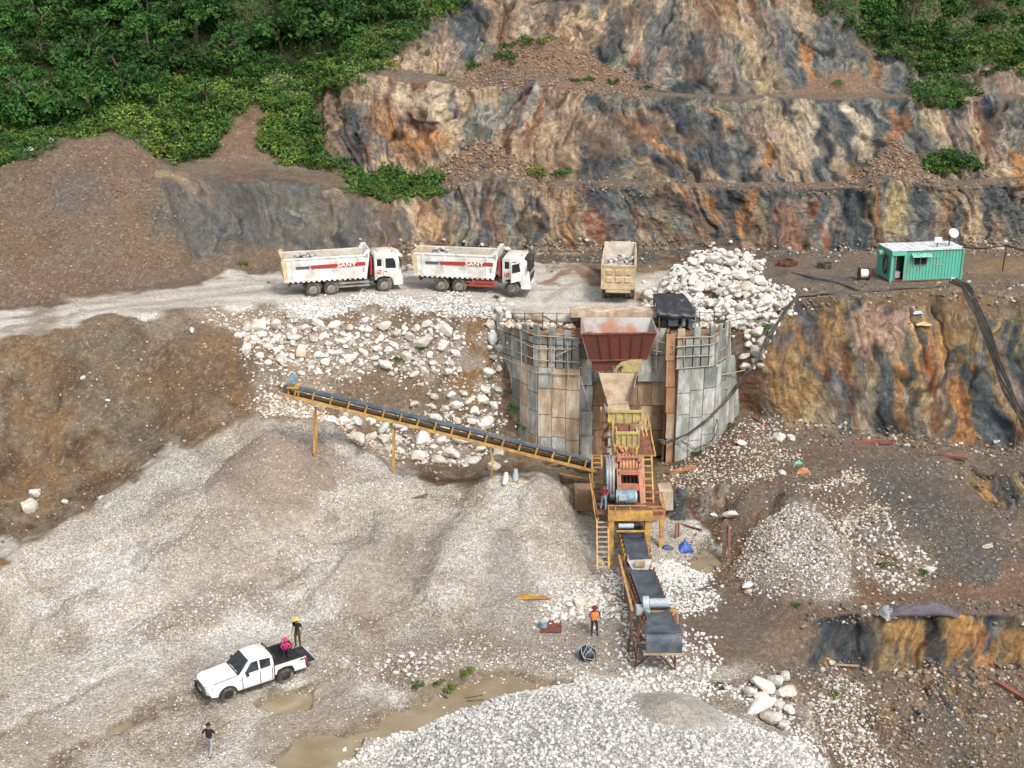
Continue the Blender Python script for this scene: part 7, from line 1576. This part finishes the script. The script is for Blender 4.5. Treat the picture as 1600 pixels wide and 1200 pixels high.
    for f in bm_.polygons:
        c = f.center; best = None
        for a_, b_, nm in segs:
            ab = b_-a_; t = max(0, min(1, (c-a_).dot(ab)/ab.length_squared)); dd_ = (a_+ab*t-c).length
            if best is None or dd_ < best[0]: best = (dd_, nm, t)
        nm, t = best[1], best[2]; mi = 1
        if nm in ('neckhead', 'headtop') or (nm == 'chestneck' and t > .75): mi = 0
        elif nm in ('elLhaL', 'elRhaR'): mi = 1 if (long_sleeve and t < .9) else 0
        elif nm in ('shLelL', 'shRelR'): mi = 1 if (long_sleeve or t < .75) else 0
        elif nm in ('pelviship'+'L', 'pelviship'+'R', 'hipLknL', 'hipRknR', 'knLanL', 'knRanR') or (nm == 'pelviswaist' and t < .35): mi = 2
        elif nm in ('anLtoL', 'anRtoR'): mi = 3
        f.material_index = mi; f.use_smooth = True
    obj('body', bm_, root)
    hp = Vector(P_['head']); hs_ = MB(); hair = mat('hair_black', (.012,.010,.010), .7)
    M4 = Matrix.Translation(hp)
    m_ = MB(); n_ = 10
    def dome(r, zs, z0, sx=1.0): 
        b = len(m_.v)
        for i in range(5):
            t = i/4*pi/2
            for k in range(n_): m_.v.append(hp+Vector((cos(2*pi*k/n_)*r*cos(t)*sx-.01, sin(2*pi*k/n_)*r*cos(t), z0+zs*sin(t))))
        for i in range(4):
            for k in range(n_): m_.f.append([b+i*n_+k, b+i*n_+(k+1)%n_, b+(i+1)*n_+(k+1)%n_, b+(i+1)*n_+k]); m_.m.append(0)
    dome(.112, .12, .03, 1.08); m_.build('hair', hair, root, smooth=True)
    m_ = MB(); m_.box(hp+Vector((.115,0,-.02)), (.04,.03,.05)); m_.build('nose', M_SKIN, root, bevel=.008)
    for sd_ in (-1, 1):
        MB().box(hp+Vector((.10,sd_*.036,.015)), (.02,.022,.014)).build('eye', hair, root); MB().box(hp+Vector((0,sd_*.108,-.01)), (.04,.02,.06)).build('ear', M_SKIN, root, bevel=.006)
    MB().box(hp+Vector((.105,0,-.062)), (.015,.045,.010)).build('mouth', mat('lip', (.2,.07,.06), .6), root)
    if hat:
        m_ = MB(); dome(.135, .14, .05, 1.1); m_.disc(hp+Vector((.015,0,.05)), .165, .015, 18, 'z'); m_.build('helmet', hat, root, smooth=True)
    if vest:
        z0 = P_['pelvis'][2]; m_ = MB(); rings = [(z0+.05,.175,.20),(z0+.2,.165,.20),(z0+.38,.18,.225),(z0+.50,.12,.20)]
        for z, rx_, ry_ in rings:
            for k in range(14): m_.v.append(Vector((cos(2*pi*k/14)*rx_+.01, sin(2*pi*k/14)*ry_, z)))
        for i in range(3):
            for k in range(14): m_.f.append([i*14+k, i*14+(k+1)%14, (i+1)*14+(k+1)%14, (i+1)*14+k]); m_.m.append(0)
        m_.build('vest', vest, root, smooth=True)
    return root
g_ = gnd(329, 1181); person(g_, radians(75), 'person in black T-shirt and pale grey trousers walking away across the gravel', cloth('black', (.012,.012,.015)), cloth('grey', (.30,.33,.36)), 'walk')
g_ = atz(466, 1011, .76); person(g_, radians(-110), 'person in yellow helmet and black shirt standing on the pickup tailgate', cloth('black', (.012,.012,.015)), cloth('brown', (.07,.05,.035)), 'stand', hat=mat('helmet_yellow', (.75,.55,.05), .4, var=.03))
g_ = atz(447, 1020, .76); person(g_, radians(-80), 'person in magenta top sitting in the pickup bed', cloth('magenta', (.55,.03,.17)), cloth('dark', (.02,.02,.03)), 'sit', True, hat=cloth('magenta', (.55,.03,.17)), s=.9)
g_ = gnd(928, 992); person(g_, radians(-75), 'person in orange vest and maroon cap standing on the floor left of the long belt', cloth('maroon', (.16,.02,.035)), cloth('navy', (.02,.022,.03)), 'hips', True, hat=cloth('maroon', (.16,.02,.035)), vest=mat('vest_orange', (.85,.22,.05), .7, var=.05))
g_ = at(943, 799, 69.9); g_.z += .03; person(g_, radians(60), 'person in maroon shirt and jeans working on the stair beside the flywheel', cloth('maroon2', (.22,.02,.03)), cloth('jeans', (.20,.28,.36)), 'work', False, hat=cloth('navy', (.02,.022,.03)))
# ------------------------------------------------------------------ shelter, cables, water, litter
def T_(name, u, v, label, cat, dz=0.0, group=None):
    p = gnd(u, v); return thing(name, p+Vector((0,0,dz)), label, cat, group)
def lw(root, p): return Vector(p)-Vector(root.location)
M_TARP = mat('tarp_black', (.025,.027,.032), .45, dirt=(.09,.09,.10), dirt_amt=.3, var=.2, scale=2)
sh_ = thing('tarp_shelter', at(1050, 510, 86.8), 'black tarp shelter on thin posts standing on the wall crown', 'shelter')
def cloth_grid(root, corners, nu, nv, fn, name, m, thick=0):
    a, b, c, d = [Vector(q) for q in corners]; m_ = MB()
    for j in range(nv+1):
        for i in range(nu+1):
            s_, t = i/nu, j/nv; p = (a.lerp(b, s_)).lerp(d.lerp(c, s_), t) + Vector(fn(s_, t)); m_.v.append(p-Vector(root.location))
    for j in range(nv):
        for i in range(nu): q = j*(nu+1)+i; m_.f.append([q, q+1, q+nu+2, q+nu+1]); m_.m.append(0)
    o = m_.build(name, m, root, smooth=True); sd_ = o.modifiers.new('solid', 'SOLIDIFY'); sd_.thickness = .02; return o
fa, fb = at(1026, 489, 86.2), at(1089, 494, 86.0); bb, ba = at(1066, 459, 89.3), at(1019, 459, 89.5)
cloth_grid(sh_, [fa, fb, bb, ba], 14, 8, lambda s_, t: (0, 0, .28*sin(s_*pi)*.0 - .22*abs(sin(s_*pi*3))*(1-t) + .10*sin(s_*9+t*5)*.5 + .35*sin(t*pi)*.8), 'tarp', M_TARP)
cloth_grid(sh_, [at(1026,497,86.2), at(1089,499,86.0), fb, fa], 14, 2, lambda s_, t: (0, -.05*sin(s_*20), .08*sin(s_*11)*(1-t)), 'tarp_skirt', M_TARP)
MB().box(lw(sh_, at(1064,472,88.0))+Vector((0,0,.12)), (.28,.2,.03)).build('pale_patch', M_SILVER, sh_)
for (u, v0, v1, Y) in [(1022,470,505,88.2),(1030,488,519,86.2),(1087,494,518,86.0),(1066,470,500,89.0)]: MB().bar(lw(sh_, at(u,v0,Y)), lw(sh_, at(u,v1,Y)), .08).build('post', M_RUST if u < 1040 else M_BLUE, sh_)
gen = thing('generator_set', at(1052, 515, 87.0), 'dark blue generator machinery under the black tarp', 'generator')
for (u0,v0,u1,v1,Y,m) in [(1031,498,1042,512,87.2,M_DARK),(1044,501,1060,510,87.0,M_BLUE),(1062,498,1074,512,87.3,M_DARK),(1075,500,1083,514,87.0,M_BELT)]:
    m_ = new(gen); fbox(m_, u0, v0, u1, v1, Y, .9); m_.build('engine_block', m, gen, bevel=.04)
m_ = new(gen); m_.disc(at(1037,505,86.9)-m_.o, .26, .25, 14, 'y'); m_.build('pulley', M_DARK, gen); m_ = new(gen); m_.tube([at(1046,500,87)-m_.o, at(1046,492,87)-m_.o], .05, 6); m_.build('exhaust', M_RUST, gen)
m_ = new(gen); m_.disc(at(1068,504,86.8)-m_.o, .3, .2, 14, 'x'); m_.build('flywheel', M_GREYBL, gen)
def cable(label, pts, r, m=M_DARK, n=1, spread_=.12, name='power_cable', lift=.06, air=False, cat='cable'):
    w = [gnd(u, v)+Vector((0,0,lift)) if not air else at(u, v, Y) for (u, v, *Y_) in pts for Y in [Y_[0] if Y_ else 0]]
    root = thing(name, w[0], label, cat)
    fine = []
    for i in range(len(w)-1):
        for k in range(6): fine.append(w[i].lerp(w[i+1], k/6))
    fine.append(w[-1])
    if not air: fine = [Vector((p.x, p.y, max(p.z, drop(p.x, p.y)+lift*.6) if abs(drop(p.x,p.y)-p.z) < .6 else p.z)) for p in fine]
    for k in range(n):
        ph = random.uniform(0, 6); off = (k-(n-1)/2)*spread_
        q = [p+Vector((off+.06*sin(i*.7+ph), .04*cos(i*.9+ph), .05*sin(i*.5+ph)+off*.4)) - w[0] for i, p in enumerate(fine)]
        MB().tube(q, r, 5).build('strand', m, root)
    return root
cable('thick bundle of black cables sweeping down from the bench across the wall', [(1243,466,91.0),(1225,488,89.5),(1200,530,88.0),(1172,578,86.6),(1140,618,86.0),(1110,652,85.2),(1075,678,84.6),(1040,692,84.2),(1025,688,84.2)], .05, n=4, spread_=.09, air=True)
cable('black cable lying along the bench edge below the cabin', [(1245,464),(1290,461),(1340,458),(1400,453),(1450,450),(1492,446)], .09, n=2)
cable('rusty cable lying from the wire coil across the bench', [(1238,426),(1270,436),(1300,441),(1325,449),(1338,456)], .05, n=2)
cable('thin looped cable hanging on the pale right wall', [(1120,655,85.1),(1118,680,85.0),(1105,695,84.9),(1085,702,84.8),(1065,688,84.7)], .03, air=True, n=2)
cable('dark cable strung from the cabin roof past the steel pole', [(1503,388,92.8),(1535,387,94),(1570,384,95.5),(1600,391,96.5),(1640,396,97)], .04, air=True, n=2)
tk = cable('broad black cable trunk running down the right edge of the rock face', [(1490,437,92.6),(1508,447,91.6),(1530,490,90.0),(1548,535,89.0),(1566,590,88.0),(1585,630,87.4),(1612,680,86.8)], .11, M_DARK, n=4, spread_=.15, air=True, name='cable_bundle')
pl = thing('steel_pole', gnd(1566, 424), 'thin dark steel pole right of the green cabin', 'pole'); MB().tube([(0,0,-.2),(.1,0,2.1)], .06, 6).build('shaft', M_DARK, pl)
sfr = thing('rusty_stand', gnd(1592, 700), 'rusty thin pipe stand at the right edge under the cable trunk', 'pipe stand')
for a, b in [((1586,700),(1590,642)),((1597,700),(1602,640)),((1588,672),(1602,672)),((1586,690),(1601,655))]:
    Yp = sfr.location.y; m_ = new(sfr); pb(m_, (a[0],a[1],Yp), (b[0],b[1],Yp+.1), .06); m_.build('pipe', M_RUST, sfr)
def coil(u, v, r, label, m):
    t = T_('wire_coil', u, v, label, 'wire coil'); m_ = MB()
    for k in range(9):
        rr_ = r*random.uniform(.7, 1); a0 = random.uniform(0, 6); m_.tube([(rr_*cos(q+a0)+.1*random.random(), rr_*sin(q+a0)*.9, .06+.04*k+.05*sin(q*3+k)) for q in np.linspace(0, 2*pi, 14)], .03, 4, False)
    m_.build('loops', m, t)
coil(1230, 414, .85, 'tangled rusty wire coil on the bench right of the boulder heap', M_RUST); coil(1287, 418, .62, 'flat dark wire coil on the bench left of the cable drum', M_DARK)
M_WATER = bpy.data.materials.new('muddy_water'); n, l, b = nodes_of(M_WATER); b.inputs['Roughness'].default_value = .05
tc = n.new('ShaderNodeTexCoord'); tx = n.new('ShaderNodeTexNoise'); tx.inputs['Scale'].default_value = .7; tx.inputs['Detail'].default_value = 5; l.new(tc.outputs['Object'], tx.inputs['Vector'])
rp = n.new('ShaderNodeValToRGB'); rp.color_ramp.elements[0].position = .3; rp.color_ramp.elements[0].color = (.20,.15,.085,1); rp.color_ramp.elements[1].position = .7; rp.color_ramp.elements[1].color = (.30,.24,.155,1)
l.new(tx.outputs[0], rp.inputs[0]); l.new(rp.outputs[0], b.inputs['Base Color'])
for m, Z, lb in PUDM:       # flat water sheet over the hollow; the ground itself makes the shoreline
    f = (m[:-1,:-1] > .08); fr = np.where(f.ravel())[0]
    if not len(fr): continue
    fq = FQ[fr]; used, inv = np.unique(fq, return_inverse=True); V_ = ALLV[used].copy(); V_[:, 2] = Z
    tag(obj('puddle', np_mesh('puddle', V_, inv.reshape(-1, 4), M_WATER, True)), lb, kind='structure')
# crumpled sheets and sacks
def crumple(u, v, sx, sy, h, rgb, label, name, cat, rz=0, seed=0, rough=.5, dz=0):
    t = T_(name, u, v, label, cat, dz); n1, n2 = 26, 18; V_ = []
    xs, ys = np.meshgrid(np.linspace(-.5, .5, n1), np.linspace(-.5, .5, n2)); edge = np.clip(1-(np.abs(xs*2)**3), .2, 1)*np.clip(1-(np.abs(ys*2)**3), .0, 1)
    X = xs*sx*(1+.25*(fbm(ys*3+seed, xs*0, xs*0, 2)-.5)); Y = ys*sy*(1+.5*(fbm(xs*4+seed, xs*0, xs*0+3, 2)-.5)); Z = h*edge*(.25+ridge(xs*3.5+seed, ys*3.5, xs*0+seed, 3))-.05
    V_ = np.stack([X*cos(rz)-Y*sin(rz), X*sin(rz)+Y*cos(rz), Z], -1).reshape(-1, 3); ii_ = np.arange(n1*n2).reshape(n2, n1); F_ = np.stack([ii_[:-1,:-1], ii_[:-1,1:], ii_[1:,1:], ii_[1:,:-1]], -1).reshape(-1, 4)
    me = np_mesh('sheet', V_, F_, mat('m_'+name+str(seed), rgb, rough, var=.2, scale=3), True); o = obj('sheet', me, t); sd_ = o.modifiers.new('solid', 'SOLIDIFY'); sd_.thickness = .015; return t
crumple(1070, 858, .95, .75, .55, (.06,.12,.42), 'crumpled bright blue tarp on the sand right of the short belt', 'blue_tarp', 'tarp', .3, 1)
crumple(1043, 856, .75, .35, .22, (.03,.07,.16), 'small dark blue rag beside the bright blue tarp', 'dark_rag', 'rag', 0, 2)
crumple(1440, 955, 3.6, .9, .55, (.12,.10,.12), 'long crumpled grey-purple tarp along the top of the lower rock outcrop', 'old_tarp', 'tarp', -.03, 3, .8)
crumple(1385, 960, .8, 1.0, .5, (.28,.30,.30), 'pale grey rag at the left end of the old tarp on the outcrop', 'grey_rag', 'rag', .4, 4, .8)
crumple(1443, 506, 1.15, .7, .18, (.62,.42,.22), 'tan cardboard sheet stuck on the rock face below the cabin', 'cardboard_sheet', 'cardboard', -.1, 5, .9)
crumple(1434, 489, .8, .35, .2, (.45,.52,.62), 'blue and white plastic sack above the cardboard sheet', 'plastic_sack', 'sack', .3, 6)
crumple(1247, 724, .7, .35, .2, (.10,.42,.30), 'green plastic scrap on the right ground', 'green_scrap', 'plastic scrap', .3, 7)
crumple(1255, 738, 1.0, .45, .35, (.48,.22,.08), 'orange-brown sack on the right ground beside a bent stick', 'orange_sack', 'sack', .1, 8, .8)
crumple(1170, 916, .8, .4, .3, (.72,.72,.70), 'white crumpled sack low on the pale pile', 'white_sack', 'sack', -.2, 9, .8)
crumple(1105, 922, .7, .3, .15, (.06,.08,.10), 'dark rag on the white stones right of the long belt', 'black_rag', 'rag', .2, 10)
bl_ = T_('wrapped_bundle', 918, 1030, 'round black bundle tied with pale blue cord on the floor', 'bundle', .38)
m_ = MB(); nn_ = 14
for i in range(9):
    t = -pi/2+pi*i/8
    for k in range(nn_): rr_ = .46*(1+.08*sin(k*2.3+i)); m_.v.append(Vector((rr_*cos(t)*cos(2*pi*k/nn_), rr_*cos(t)*sin(2*pi*k/nn_), .42*sin(t))))
for i in range(8):
    for k in range(nn_): m_.f.append([i*nn_+k, i*nn_+(k+1)%nn_, (i+1)*nn_+(k+1)%nn_, (i+1)*nn_+k]); m_.m.append(0)
m_.build('bundle_cover', M_TARP, bl_, smooth=True)
for k in range(5):
    E3 = Euler((random.uniform(0,3), random.uniform(0,3), random.uniform(0,3))).to_matrix(); MB().tube([E3 @ Vector((.475*cos(q), .475*sin(q), .07*sin(3*q))) for q in np.linspace(0, 2*pi, 20)], .018, 4, False).build('cord', M_GREYBL, bl_)
pt = T_('steel_plate', 861, 980, 'dark red flat steel plate lying on the floor left of the orange-vest worker', 'steel plate', .06)
MB().box((0,0,0), (1.15,1.25,.05)).build('plate_sheet', M_HOPPER, pt); MB().bar((-.4,-.5,.05),(.45,.35,.05),.06).bar((-.1,.5,.05),(.5,-.1,.05),.05).build('scrap_bar', M_RUST, pt)
ba_ = T_('steel_canister', 849, 981, 'blue-grey round canister on the dark red plate', 'canister', .1); MB().disc((0,0,.15), .22, .3, 16, 'z').build('canister_body', M_BLUE, ba_, smooth=True); MB().disc((0,0,.32), .18, .04, 16, 'z').build('canister_lid', M_GREYBL, ba_)
yb = T_('yellow_offcut', 834, 935, 'pile of yellow steel offcut bars on the gravel slope', 'steel offcuts', .08)
for k in range(4): MB().bar((-1.0+.1*k,.15*k-.2,.02*k), (1.0-.15*k, -.2+.12*k-.1*(k % 2), .05), .09, .06).build('bar', M_YEL, yb)
def logp(u, v, L, rz, r, m, label, name='timber', cat='timber', tilt=0.0, n=1, up=False):
    t = T_(name, u, v, label, cat, r)
    for k in range(n):
        a_ = rz+random.uniform(-.25,.25)*(n > 1); d = Vector((cos(a_)*cos(tilt), sin(a_)*cos(tilt), sin(tilt)))*L/2*(random.uniform(.6,1) if n > 1 else 1); off = Vector((random.uniform(-.3,.3), random.uniform(-.3,.3), .04*k))*(n > 1)
        o0 = Vector((0,0,L/2*sin(tilt)-.2)) if up else Vector((0,0,0)); MB().bar(o0-d+off, o0+d+off, r*2, r*1.4).build('bar', m, t)
    return t
M_WOOD = mat('old_wood', (.10,.07,.05), .9, dirt=(.22,.17,.12), dirt_amt=.5, var=.3, scale=4); M_REDW = mat('red_wood', (.26,.10,.07), .85, var=.3)
logp(1366, 692, 2.8, -.15, .11, M_REDW, 'long red-brown beam pile at the foot of the orange rock face', n=3, cat='beams')
logp(1300, 684, 1.6, -.3, .10, M_WOOD, 'dark splintered log left of the red-brown beams')
logp(1490, 716, 1.8, -.4, .12, M_REDW, 'reddish slab lying on the right ground')
logp(648, 779, 1.9, .6, .05, M_WOOD, 'thin dark stick on the gravel crest')
logp(860, 728, 2.6, .25, .10, M_WOOD, 'dark timbers lying behind the long conveyor', n=4, cat='timbers')
logp(905, 737, 2.2, -.2, .08, M_WOOD, 'dark broken planks near the conveyor tail', n=4, cat='planks')
logp(1068, 738, 2.4, .5, .04, M_ORANGE, 'rusty orange rods on the rubble right of the crusher', n=6, cat='steel rods')
logp(1180, 655, 3.2, -1.0, .05, M_REDW, 'thin reddish pipes lying down the slope right of the wall', n=2, cat='pipes')
logp(1131, 872, 2.6, 1.3, .13, M_WOOD, 'upright dark weathered wooden post in the pit', tilt=1.35, up=True, cat='post')
logp(1138, 872, 2.3, 1.6, .06, M_REDW, 'thin reddish stake leaning by the wooden post', tilt=1.3, up=True, cat='stake')
logp(1057, 838, 1.2, 1.5, .06, M_RUST, 'short pair of rusty stakes right of the platform', tilt=1.4, up=True, n=2, cat='stakes')
logp(1080, 825, 1.5, -.6, .06, M_RUST, 'rusty bar leaning on the sand bank')
logp(1388, 870, 1.3, -.9, .06, M_REDW, 'small reddish stick in the stone spill')
logp(690, 1085, 1.0, -.8, .04, M_WOOD, 'twig lying in the long muddy puddle')
logp(735, 1092, 1.4, .1, .03, M_WOOD, 'thin twigs floating in the long muddy puddle', n=3, cat='twigs')
logp(1310, 1040, 2.2, -.1, .05, M_TANPL, 'pale stick at the foot of the dark outcrop')
logp(1588, 1088, 2.6, -1.1, .14, M_REDW, 'dark red slab leaning at the lower right edge')
logp(893, 745, 2.0, -.5, .05, M_YEL, 'yellow offcut under the long conveyor')
blk = thing('concrete_block', at(912, 798, 74.6), 'brown stained concrete footing block left of the crusher', 'concrete block'); m_ = new(blk); fbox(m_, 898, 770, 932, 799, 74.6, 1.6); m_.build('block', M_CONC[3], blk, bevel=.05)
blk = thing('concrete_block', at(1045, 800, 74.9), 'tan stained concrete footing block right of the crusher', 'concrete block'); m_ = new(blk); fbox(m_, 1030, 768, 1052, 798, 74.9, 1.4); m_.build('block', M_CONC[2], blk, bevel=.05)
st_ = T_('iron_stake', 1021, 478, 'short dark stake standing on the bench edge', 'stake'); MB().tube([(0,0,-.1),(.05,0,.9)], .06, 6).build('shaft', M_DARK, st_)
for u, v, rz, lb, m, m2 in [(805, 752, 1.4, 'grey-blue sack standing on the gravel crest', M_GREYBL, M_YEL), (788, 757, .9, 'white and blue tube leaning on the gravel crest', M_WHITE, M_BLUE)]:
    t = T_('work_bag', u, v, lb, 'bag'); MB().tube([(0,0,0),(.15*cos(rz),.15*sin(rz),.35),(.2*cos(rz),.2*sin(rz),.75)], [.16,.19,.12], 8).build('bag_body', m, t, smooth=True); MB().disc((0,0,.04), .2, .1, 10, 'z').build('bag_base', m2, t)
